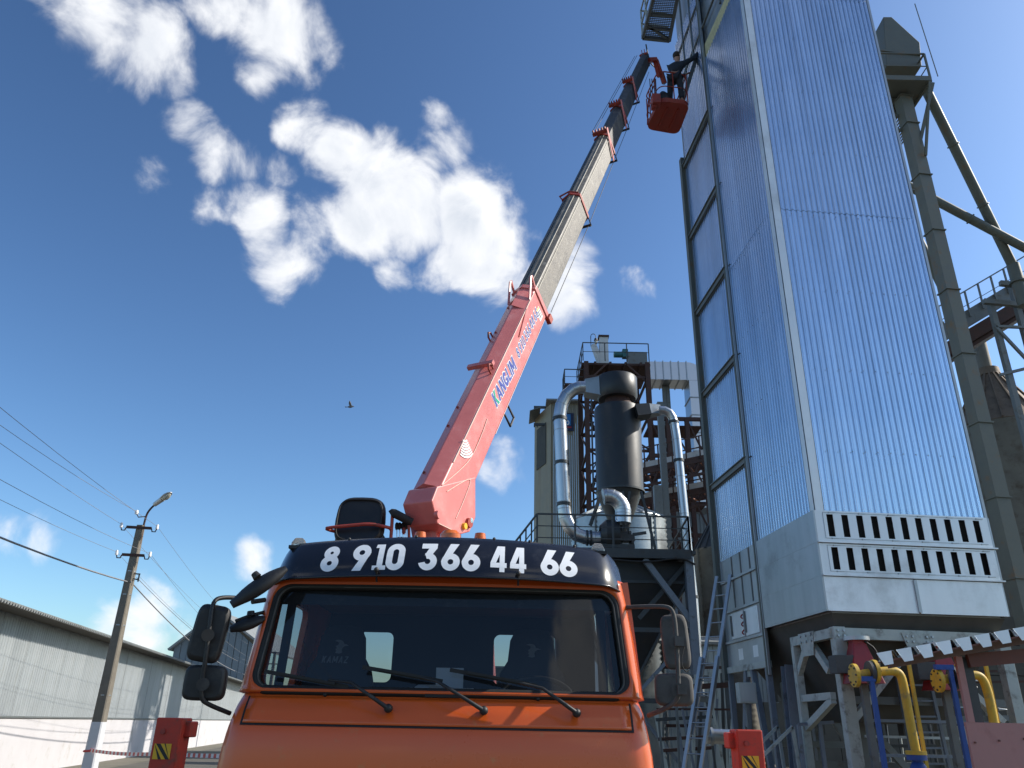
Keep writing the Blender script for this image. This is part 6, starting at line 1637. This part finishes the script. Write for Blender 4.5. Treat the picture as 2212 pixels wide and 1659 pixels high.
# saddle, hooks, brackets on the base section
tq = t_at(1035, 818)
mb = MB(); mb.box(bp(tq, -.02, h + .085), (.34, .06, .05), (bs, bd, bn)); mb.build('boom_clamp', 'crane_red', bo[0])
def ring_hook(t, s, n, k=.05):
    mb = MB(); mb.tube([bp(t - k, s, n), bp(t - k, s, n + k * 1.4), bp(t, s, n + k * 2.1), bp(t + k, s, n + k * 1.4), bp(t + k, s, n)], .012, 6); return mb.build('lifting_eye', 'dark_red', bo[0])
ring_hook(t_at(1053, 838), .13, h + .02); ring_hook(t_at(1060, 740), -.14, h); 
for x, y in ((905, 1047), (955, 945), (975, 905), (1062, 745), (1085, 690)):
    p = t_at(x + 30, y); MB().sphere(bp(p, -.10, h + .035), .016, 8, 6).build('grease_cap', 'dark_red', bo[0])
# cover plate near the outer end, two horn plates and the end collar
ta, tb = t1 - .52, t1 - .10
mb = MB(); mb.prism([bp(ta, w + .006, h - .02), bp(tb, w + .006, h - .02), bp(tb, 0, h + .092), bp(ta, 0, h + .092)], bn * .012); mb.build('cover_plate', 'crane_red', bo[0])
mb = MB(); mb.prism([bp(ta + .16, -w - .006, h - .02), bp(tb, -w - .006, h - .02), bp(tb, -.004, h + .092), bp(ta + .16, -.004, h + .092)], bn * .012); mb.build('cover_plate', 'crane_red', bo[0])
mb = MB(); mb.prism([bp(t1 - 1.05, w + .004, h - .10), bp(t1 - .95, w + .004, h - .14), bp(ta, w + .004, h - .04), bp(ta, w + .004, h)], bs * .012); mb.build('doubler_plate', 'crane_red', bo[0])
for s in (-1, 1):
    mb = MB(); mb.tube([bp(t1 - .28, s * w * .95, h), bp(t1 + .05, s * w * .95, h + .17), bp(t1 + .09, s * w * .95, h + .17), bp(t1 + .02, s * w * .95, h - .02)], .016, 4, smooth=False); mb.build('cable_horn', 'crane_red', bo[0])
def collar(i, t, w, h, m='dark_red', L=.07):
    mb = MB(); mb.loft([[bp(t + q, s, n) for s, n in sect(w + .018, h + .018)] for q in (0, L)], smooth=False)
    return mb.build('collar', m, bo[i], bevel=.006)
collar(0, t1 - .02, w, h, 'crane_red', .08)
mb = MB(); mb.box(bp(t1, w + .02, -h - .06), (.06, .12, .10), (bs, bd, bn)); mb.build('hose_bracket', 'dark_red', bo[0])
for i, (t, k) in enumerate(((t2, 1), (t3, 1), (t4, 1), (t5, 1)), 1):
    _, _, w, h, m = secs[i]
    o = collar(i, t - .03, w, h)
    # sheave block on top
    if i > 1:
        rb = MB(); rb.box(bp(t, 0, h + .11), (w * 2.1, .10, .07), (bs, bd, bn))
        for q in range(-2, 3): rb.box(bp(t, q * w * .45, h + .165), (.022, .07, .06), (bs, bd, bn))
        rb.build('sheave_block', 'dark_red', bo[i], bevel=.008)
        MB().prism([bp(t - .35, w + .022, -h - .05), bp(t - .28, w + .022, -h - .05), bp(t + .05, w + .022, h + .15), bp(t - .05, w + .022, h + .17)], bs * .014).build('rope_guide', 'crane_red', bo[i])
    else:
        MB().tube([bp(t, -w * 1.1, h + .02), bp(t, -w * 1.25, h + .08), bp(t, 0, h + .12), bp(t, w, h + .06)], .014, 5).build('rope_guide', 'dark_red', bo[i])
    u = MB(); u.tube([bp(t, w + .01, -h), bp(t, w + .01, -h - .16), bp(t, -w * .6, -h - .16), bp(t, -w * .6, -h)], .011, 5); u.cyl(bp(t, w + .01, -h - .16), bp(t, -w * .6, -h - .16), .024, .024, 8)
    u.build('hose_roller', 'cable_steel', bo[i])
u = MB(); t0 = t_at(1095, 868); u.tube([bp(t0, .17, -.22), bp(t0, .17, -.40), bp(t0 - .16, .17, -.40), bp(t0 - .16, .17, -.22)], .012, 5); u.build('hose_hoop', 'cable_steel', bo[0])
u = MB(); u.tube([bp(t1 + .3, .12, -.33), bp(t2, .12, -.35), bp(t3, .10, -.32), bp(t4, .10, -.30), bp(t5, .08, -.28), bp(tt - .3, .06, -.25)], .006, 5); u.build('hoist_rope', 'cable_steel', truck)
for s in (-.06, .0): 
    u = MB(); u.tube([bp(t3, s - .05, .38), bp(tt - .6, s - .05, .30)], .006, 5); u.build('extension_rope', 'cable_steel', truck)
hd = MB(); hd.prism([bp(tt - .15, -.10, -.16), bp(tt + .10, -.10, -.10), bp(tt + .16, -.10, .10), bp(tt - .05, -.10, .18)], bs * .20); bh = hd.build('boom_head', 'boom_black', truck, bevel=.01)
MB().bar(bp(tt - .1, .0, .17), bp(tt + .12, 0, .15), .20, .03, up=bn).build('head_cap', 'dark_red', bh)
for s in (-.05, .02): MB().cyl(bp(tt + .08, s, .15), bp(tt + .16, s, .24), .01, .01, 6).build('head_pin', 'dark_red', bh)
# printing on the boom's right face
def bside(t0, base):
    return lambda a, b, l: bp(t0 + a, secs[0][2] + .001 + l, base + b)
def put_text(txt, t0, H, base, m, wide, slant, gap, grow=0, lift=.0012, skip=''):
    mb = MB(); x = 0
    for ch in txt:
        if ch == ' ': x += gap * 4; continue
        g = letter(mb, ch, x, H, bside(t0, base), wide, slant, grow, lift) if ch not in skip else GLYPH[ch][0] * wide * H
        x += GLYPH[ch if ch != 'k' else 'K'][0] * wide * H + gap
    return mb, x
def tn(x, y):
    p = onp(x, y, bp(0, secs[0][2], 0), bs) - BA
    return p.dot(bd), p.dot(bn)
def print_row(txt, bl, tl, br_, build):
    (ta_, na), (tb_, nb), (tc_, nc) = tn(*bl), tn(*tl), tn(*br_)
    H = (nb - na); sl_ = (tb_ - ta_) / H
    gap = .09
    tot = sum(GLYPH[c][0] for c in txt if c != ' ') + gap * (len(txt) - 1) + .10 * txt.count(' ')
    wd = (tc_ - ta_) / (tot * H)
    def run(mb, chars, grow, lift):
        x = 0
        for ch, alt in zip(txt, chars):
            if ch == ' ': x += (.10 + gap) * wd * H; continue
            if alt != '_': letter(mb, alt, x, H, lambda a_, b_, l: bp(ta_ + a_, secs[0][2] + .001 + l, na + (nc - na) * (a_ / max(.01, tc_ - ta_)) + b_), wd, sl_, grow, lift)
            x += (GLYPH[ch][0] + gap) * wd * H
    build(run)
def kang(run):
    m_ = MB(); run(m_, 'KANGLIM', .05, .0012); m_.build('brand_outline', 'white_vinyl', bo[0])
    m_ = MB(); run(m_, 'kANGLIM', 0, .0035); m_.build('brand_lettering', 'blue_vinyl', bo[0])
    m_ = MB(); run(m_, 'q______', 0, .0040); m_.build('brand_lettering', 'green_vinyl', bo[0])
print_row('KANGLIM', (1073, 881), (1061, 852), (1116, 796), kang)
def numb(run):
    m_ = MB(); run(m_, '8 910 366 44 66', .045, .0012); m_.build('number_outline', 'white_vinyl', bo[0])
    m_ = MB(); run(m_, '8 910 366 44 66', -.03, .0035); m_.build('boom_number', 'blue_vinyl', bo[0])
print_row('8 910 366 44 66', (1121, 776), (1113, 755), (1164, 682), numb)
mb = MB(); mb.add([bp(t1 - .26, .168, -.15), bp(t1 - .12, .168, -.15), bp(t1 - .12, .168, .02), bp(t1 - .26, .168, .02)], [(0, 1, 2, 3)]); lb = mb.build('warning_label', 'paper', bo[0])
mb = MB(); mb.add([bp(t1 - .25, .169, -.01), bp(t1 - .13, .169, -.01), bp(t1 - .13, .169, .012), bp(t1 - .25, .169, .012)], [(0, 1, 2, 3)])
mb.build('label_band', 'yellow_vinyl', lb)
mb = MB()
for q in range(3): mb.add([bp(t1 - .24, .169, -.045 - q * .035), bp(t1 - .14, .169, -.045 - q * .035), bp(t1 - .14, .169, -.030 - q * .035), bp(t1 - .24, .169, -.030 - q * .035)], [(0, 1, 2, 3)])
mb.build('label_print', 'black_vinyl', lb)
fc = onp(1003, 942, sp, bs); fc2 = onp(1008, 985, sp, bs)
axd = (fc2 - fc).normalized(); axs = bs.cross(axd)
for k in range(7):
    r0 = .075 + k * .028; mb = MB(); vs_, fs_ = [], []
    for i in range(13):
        a = -.55 + 1.1 * i / 12 
        for rr in (r0, r0 + .019): vs_.append(fc + axd * (rr * math.cos(a) - .03) + axs * (rr * math.sin(a)) + bs * .004)
        if i: fs_.append((2 * i - 2, 2 * i, 2 * i + 1, 2 * i - 1))
    mb.add(vs_, fs_); mb.build('angle_scale_band', 'white_vinyl', foot)
# lift cylinder
cyl = MB(); q0, q1 = V((TX + .36, 7.75, 2.2)), onp(1005, 1140, sp, bs) - bs * .17
cyl.cyl(V((q1.x + .06, q1.y + .1, 2.0)), V((q1.x + .02, q1.y + .06, q1.z)), .085, .085, 18); cyl.build('lift_cylinder', 'chrome', truck)
MB().cyl(V((q1.x - .06, q1.y + .05, 2.0)), V((q1.x - .06, q1.y + .05, q1.z)), .05, .05, 14).build('hydraulic_pipe', 'rubber', truck)
# ---- operator's seat, rail, levers beside the column
Ys = 7.35
def sp_(x, y, Y=Ys): return at(x, y, Y)
rings = []
sc_ = sp_(779, 1127); k = px(sc_)
for d, f in ((-.07, .86), (-.045, .97), (0, 1.0), (.05, .97), (.08, .85)):
    ring = []
    for i in range(32):
        a = 2 * math.pi * i / 32; ca, sa = math.cos(a), math.sin(a); e = 2 / 3.6
        hw_ = 54 * k * (1 - .0 * sa); hh = 56 * k
        zz = math.copysign(abs(sa) ** e, sa)
        ring.append(sc_ + V((math.copysign(abs(ca) ** e, ca) * hw_ * f * (1 - .05 * max(0, zz)), d + .10 * zz * .5, zz * hh * f)))
    rings.append(ring)
mb = MB(); mb.loft(rings); os_ = mb.build('operator_seat', 'black_vinyl_seat', truck)
rings = [[sc_ + V((x * 47 * k, -.085 - .004 * 0 + .05 * z, z * 47 * k)) for x, z in [(math.copysign(abs(math.cos(t)) ** .5, math.cos(t)), math.copysign(abs(math.sin(t)) ** .5, math.sin(t))) for t in [2 * math.pi * i / 32 for i in range(32)]]]]
mb = MB(); mb.tube(rings[0] + [rings[0][0]], .009, 6, cap=False); mb.build('seat_piping', 'rubber', os_)
mb = MB(); mb.box(sp_(785, 1178, 7.55), (.46, .5, .12)); mb.cyl(sp_(790, 1185, 7.55), V((sp_(790, 1185, 7.55).x, 7.55, 1.6)), .06, .06, 12)
mb.build('seat_base', 'black_vinyl_seat', truck, bevel=.02)
rail = smooth_path([sp_(742, 1152, 7.35), sp_(706, 1144, 7.22), sp_(706, 1140, 7.20), sp_(760, 1135, 7.20), sp_(802, 1131, 7.20), sp_(846, 1141, 7.25), sp_(843, 1143, 7.4)], 2)
MB().tube(rail, .016, 8).build('guard_rail', 'dark_red', truck)
po = MB(); po.tube([sp_(848, 1108, 7.28), sp_(846, 1140, 7.28), sp_(843, 1180, 7.30), V((sp_(843, 1180, 7.3).x, 7.3, 2.5))], .016, 8); po.tube([sp_(883, 1135, 7.28), sp_(884, 1180, 7.3)], .014, 8); po.build('rail_post', 'dark_red', truck)
MB().tube(smooth_path([sp_(844, 1112, 7.28), sp_(850, 1108, 7.28), sp_(860, 1113, 7.26), sp_(890, 1129, 7.3)], 1), .042, 10).build('padded_armrest', 'rubber', truck)
for i, (x, c) in enumerate(((857, 'rubber'), (863, 'rubber'), (870, 'rubber'), (872, 'dark_red'), (877, 'rubber'))):
    a, b = sp_(x + 1, 1172, 7.36), sp_(x, 1140 if c == 'rubber' else 1150, 7.36)
    mb = MB(); mb.cyl(a, b, .006, .006, 6); lv = mb.build('control_lever', 'chrome', truck)
    MB().tube([b + V((0, 0, -.02)), b, b + V((0, 0, .035)), b + V((0, 0, .05))], [.010, .018, .019, .010], 8).build('lever_knob', c, lv)
mb = MB(); mb.sphere(sp_(866, 1178, 7.42), .10, 14, 8, 1.2, 1, .8); mb.build('valve_bank', 'black_plastic', truck)
# ================================================================== WORK BASKET AND THE MAN IN IT
ZF = 16.62
def bz(x, y, z=ZF): return onp(x, y, (0, 0, z), (0, 0, 1))
def g3(x, y): return ((2500 + x / 4.047) / PS, (150 + y / 4.047) / PS)
nl, nr, fr_, fl = bz(*g3(400, 1000)), bz(*g3(880, 1060)), bz(*g3(690, 1540)), bz(*g3(175, 1450))
cen = (nl + nr + fr_ + fl) / 4
basket = thing('work_basket', 'orange-red steel man basket hung from the boom tip beside the dryer', 'basket', (cen.x, cen.y, ZF))
def rounded(c4, rad, n=6):
    out = []
    for i in range(4):
        p, a, b = c4[i], c4[i - 1], c4[(i + 1) % 4]
        da = (a - p).normalized(); db = (b - p).normalized()
        for k in range(n + 1):
            f = k / n
            out.append((p + da * rad).lerp(p, 1 - abs(1 - 2 * f) ** 1) * .0 + (p + da * rad) * (1 - f) ** 2 + p * 2 * f * (1 - f) + (p + db * rad) * f * f)
    return out
r4 = [nl, nr, fr_, fl]
base_ring = rounded(r4, .22)
mb = MB(); mb.loft([[p + V((0, 0, h)) for p in base_ring] for h in (0, .14)], smooth=False); mb.build('basket_tub', 'basket_red', basket, bevel=.012)
for a, b in ((.33, 0), (.68, 0)):
    p, q = nl.lerp(nr, a), fl.lerp(fr_, a); MB().bar(p.lerp(q, .18) - V((0, 0, .012)), p.lerp(q, .85) - V((0, 0, .012)), .05, .03).build('floor_rib', 'basket_red', basket)
for h, r_ in ((.55, .014), (1.05, .018)):
    rg = [p + V((0, 0, h)) for p in rounded([cen + (p - cen) * .97 for p in r4], .22)]
    MB().tube(rg + [rg[0]], r_, 8, cap=False).build('hand_rail', 'basket_red', basket)
for f, (a, b) in ((.5, (nl, nr)), (.97, (nl, nr)), (.5, (nr, fr_)), (.95, (nr, fr_)), (.5, (fr_, fl)), (.95, (fr_, fl)), (.3, (fl, nl)), (.75, (fl, nl))):
    p = cen + (a.lerp(b, f) - cen) * .955
    MB().tube([p + V((0, 0, .1)), p + V((0, 0, 1.05))], .016, 8).build('rail_post', 'basket_red', basket)
# linkage to the boom head: bracket box at the left, hanger arms, chains
lk = MB(); c = at(*g3(330, 1010), cen.y - .55); lk.box(c, (.22, .28, .30)); lk.box(c + V((-.05, .05, -.12)), (.12, .18, .14)); lk.build('pivot_bracket', 'dark_red', basket, bevel=.015)
tip = bp(tt, .05, 0)
ha = MB(); ha.bar(bp(tt - .15, .12, 0), at(*g3(340, 345), tip.y + .05), .10, .10); ha.bar(at(*g3(340, 345), tip.y + .05), at(*g3(470, 720), cen.y - .5), .07, .12); ha.bar(at(*g3(320, 380), tip.y + .05), at(*g3(380, 620), cen.y - .6), .07, .10); ha.build('hanger_arm', 'dark_red', basket)
MB().bar(at(*g3(420, 560), cen.y - .5), at(*g3(470, 720), cen.y - .45), .10, .10).build('slew_motor', 'black_plastic', basket)
for x0, x1 in ((235, 255), (270, 280), (300, 320), (330, 345)):
    MB().tube([at(*g3(x0, 650), cen.y - .6), at(*g3(x1, 960), cen.y - .55)], .012, 6).build('chain', 'cable_steel', basket)
MB().tube(smooth_path([at(*g3(210, 1000), cen.y - .3), at(*g3(200, 1150), cen.y - .3), at(*g3(185, 1250), cen.y - .2), at(*g3(220, 1290), cen.y)], 1), .010, 6).build('control_cable', 'basket_red', basket)
MB().tube(smooth_path([at(*g3(300, 760), cen.y - .4), at(*g3(215, 960), cen.y - .2), at(*g3(205, 1200), cen.y), at(*g3(200, 1380), cen.y + .3)], 1), .02, 6).build('side_rail', 'basket_red', basket)
# bag on the basket floor
bag = MB(); c = nl.lerp(nr, .22) + V((0, .30, .32)); 
rings = []
for z, r_ in ((-.18, .12), (-.15, .19), (-.02, .22), (.12, .19), (.2, .12), (.23, .05)):
    rings.append([c + V((r_ * 1.1 * math.cos(t) * (1 + .06 * math.sin(3 * t)), r_ * .9 * math.sin(t), z)) for t in [2 * math.pi * i / 14 for i in range(14)]])
bag.loft(rings); bg = thing('tool_bag', 'dark round tool bag on the floor of the work basket', 'bag', c - V((0, 0, .18)))
bag.build('bag_body', 'black_plastic', bg); MB().tube(arc(c + V((0, 0, .2)), (.09, 0, 0), (0, 0, .12), 0, math.pi, 8), .012, 6).build('bag_handle', 'rubber', bg)

# the man: one skinned body, clothes as children
def skin_body(name, pts, edges, radii, m, parent, root=0, sub=2):
    me = bpy.data.meshes.new(name); o0 = origin(parent) if parent else V((0, 0, 0))
    me.from_pydata([tuple(V(p) - o0) for p in pts], edges, [])
    o = bpy.data.objects.new(name, me); COL.objects.link(o)
    if parent: o.parent = parent
    sk = o.modifiers.new('skin', 'SKIN'); sk.use_smooth_shade = True
    for i, v in enumerate(me.skin_vertices[0].data):
        r_ = radii[i]; v.radius = r_ if isinstance(r_, tuple) else (r_, r_); v.use_root = i == root
    sb = o.modifiers.new('sub', 'SUBSURF'); sb.levels = sub; sb.render_levels = sub
    me.materials.append(M[m])
    return o
Fz = ZF + .14
head = at(*g3(665, 300), cen.y - .38)
hz = head.z - Fz
k = hz / 1.70
fx, fy = at(*g3(650, 960), cen.y - .38).x, cen.y - .38
hand = at(*g3(1040, 200), cen.y + .10)
hand2 = at(*g3(850, 560), cen.y - .05)
per = thing('person', 'man in dark work jacket reaching to the dryer wall from the red basket', 'person', (fx, fy, Fz))
pel = V((fx + .02, fy, Fz + .93 * k)); che = V((head.x - .03, fy - .01, Fz + 1.30 * k)); nek = V((head.x + .0, fy, Fz + 1.48 * k))
shR = V((che.x + .17, che.y - .02, Fz + 1.40 * k)); shL = V((che.x - .16, che.y + .08, Fz + 1.40 * k))
elR = shR.lerp(hand, .5) + V((.03, -.02, -.06)); elL = V((che.x + .05, che.y + .22, Fz + 1.08 * k))
hR = hand; hL = hand2
hipR = pel + V((.10, -.04, -.04)); hipL = pel + V((-.10, .05, -.04))
knR = V((fx + .14, fy - .06, Fz + .50 * k)); knL = V((fx - .12, fy + .04, Fz + .50 * k))
anR = V((fx + .15, fy - .02, Fz + .09)); anL = V((fx - .13, fy + .08, Fz + .09))
toR, toL = anR + V((.12, .05, -.04)), anL + V((.12, .05, -.04))
pts = [pel, (pel + che) / 2, che, nek, head + V((.01, 0, -.06)), head + V((.01, .01, .03)), shR, elR, hR.lerp(elR, .18), shL, elL, hL.lerp(elL, .18), hipR, knR, anR, toR, hipL, knL, anL, toL]
ed = [(0, 1), (1, 2), (2, 3), (3, 4), (4, 5), (2, 6), (6, 7), (7, 8), (2, 9), (9, 10), (10, 11), (0, 12), (12, 13), (13, 14), (14, 15), (0, 16), (16, 17), (17, 18), (18, 19)]
rad = [(.15, .11), (.145, .11), (.17, .12), .055, (.078, .088), (.082, .095), .068, .045, .030, .068, .045, .030, .085, .060, .042, .035, .085, .060, .042, .035]
body = skin_body('body', pts, ed, rad, 'skin', per)
def finger_hand(w, d, nm):
    d = d.normalized(); s = d.cross(V((0, 0, 1))).normalized(); u = s.cross(d)
    P = [w, w + d * .05, w + d * .09]; E = [(0, 1), (1, 2)]; Rr = [(.026, .02), (.036, .02), (.034, .018)]
    for i, off in enumerate((-.03, -.01, .011, .031)):
        L_ = (.06, .075, .07, .055)[i]; b = len(P)
        P += [w + d * .10 + s * off, w + d * (.10 + L_ * .5) + s * off - u * .008, w + d * (.10 + L_) + s * off - u * .03]
        E += [(2, b), (b, b + 1), (b + 1, b + 2)]; Rr += [.010, .009, .008]
    b = len(P); P += [w + d * .03 + s * -.042, w + d * .07 + s * -.065 - u * .01]; E += [(1, b), (b, b + 1)]; Rr += [.012, .009]
    return skin_body(nm, P, E, Rr, 'skin', per, sub=1)
finger_hand(hR.lerp(elR, .18), hR - elR, 'hand'); finger_hand(hL.lerp(elL, .18), hL - elL, 'hand')
jp = [pel + V((0, 0, .06)), (pel + che) / 2, che, nek - V((0, 0, .05)), shR, elR, hR.lerp(elR, .24), shL, elL, hL.lerp(elL, .24)]
skin_body('jacket', jp, [(0, 1), (1, 2), (2, 3), (2, 4), (4, 5), (5, 6), (2, 7), (7, 8), (8, 9)], [(.175, .135), (.17, .135), (.195, .145), .085, .090, .064, .050, .090, .064, .050], 'jacket', per)
skin_body('trousers', [pel, hipR, knR, anR + V((0, 0, .03)), hipL, knL, anL + V((0, 0, .03))], [(0, 1), (1, 2), (2, 3), (0, 4), (4, 5), (5, 6)], [(.17, .13), .108, .084, .068, .108, .084, .068], 'trousers', per)
skin_body('shirt_hem', [pel + V((0, 0, .02)), pel + V((0, 0, .10))], [(0, 1)], [(.182, .142), (.180, .140)], 'shirt', per)
hm = MB(); hc = head + V((.0, .0, .035)); hm.sphere(hc + V((-.01, -.012, .012)), .108, 18, 12, .92, 1.0, 1.0); hm.build('hair', 'hair', per)
fa = MB(); fd = V((.75, .65, 0)).normalized()
fa.sphere(head + fd * .105 + V((0, 0, -.01)), .018, 8, 6, 1, 1, 1.3)
for s in (-1, 1): fa.sphere(head + fd.cross(V((0, 0, 1))) * (.098 * s) - V((0, 0, .005)), .026, 8, 6, .6, .6, 1.2)
fa.build('face', 'skin', per)
for a in (anR, anL):
    sh_ = MB(); rings = []
    for f, w_, hgt in ((-.09, .035, .07), (-.05, .045, .09), (.06, .048, .08), (.15, .042, .05), (.19, .02, .03)):
        c = V((a.x + f * .92, a.y + f * .38, Fz)); rings.append([c + V((-.38 * q, .92 * q, z_)) for q, z_ in ((-w_, .002), (w_, .002), (w_, hgt * .7), (0, hgt), (-w_, hgt * .7))])
    sh_.loft(rings); sh_.build('boot', 'rubber', per)
# flat bar the man steadies against the wall
pl = MB(); pl.bar(at(*g3(985, 290), cen.y + .05), at(*g3(770, 980), cen.y - .1), .05, .10); tag(pl.build('batten', 'steel_grey'), 'long dark metal bar the man holds upright against the dryer', 'bar')
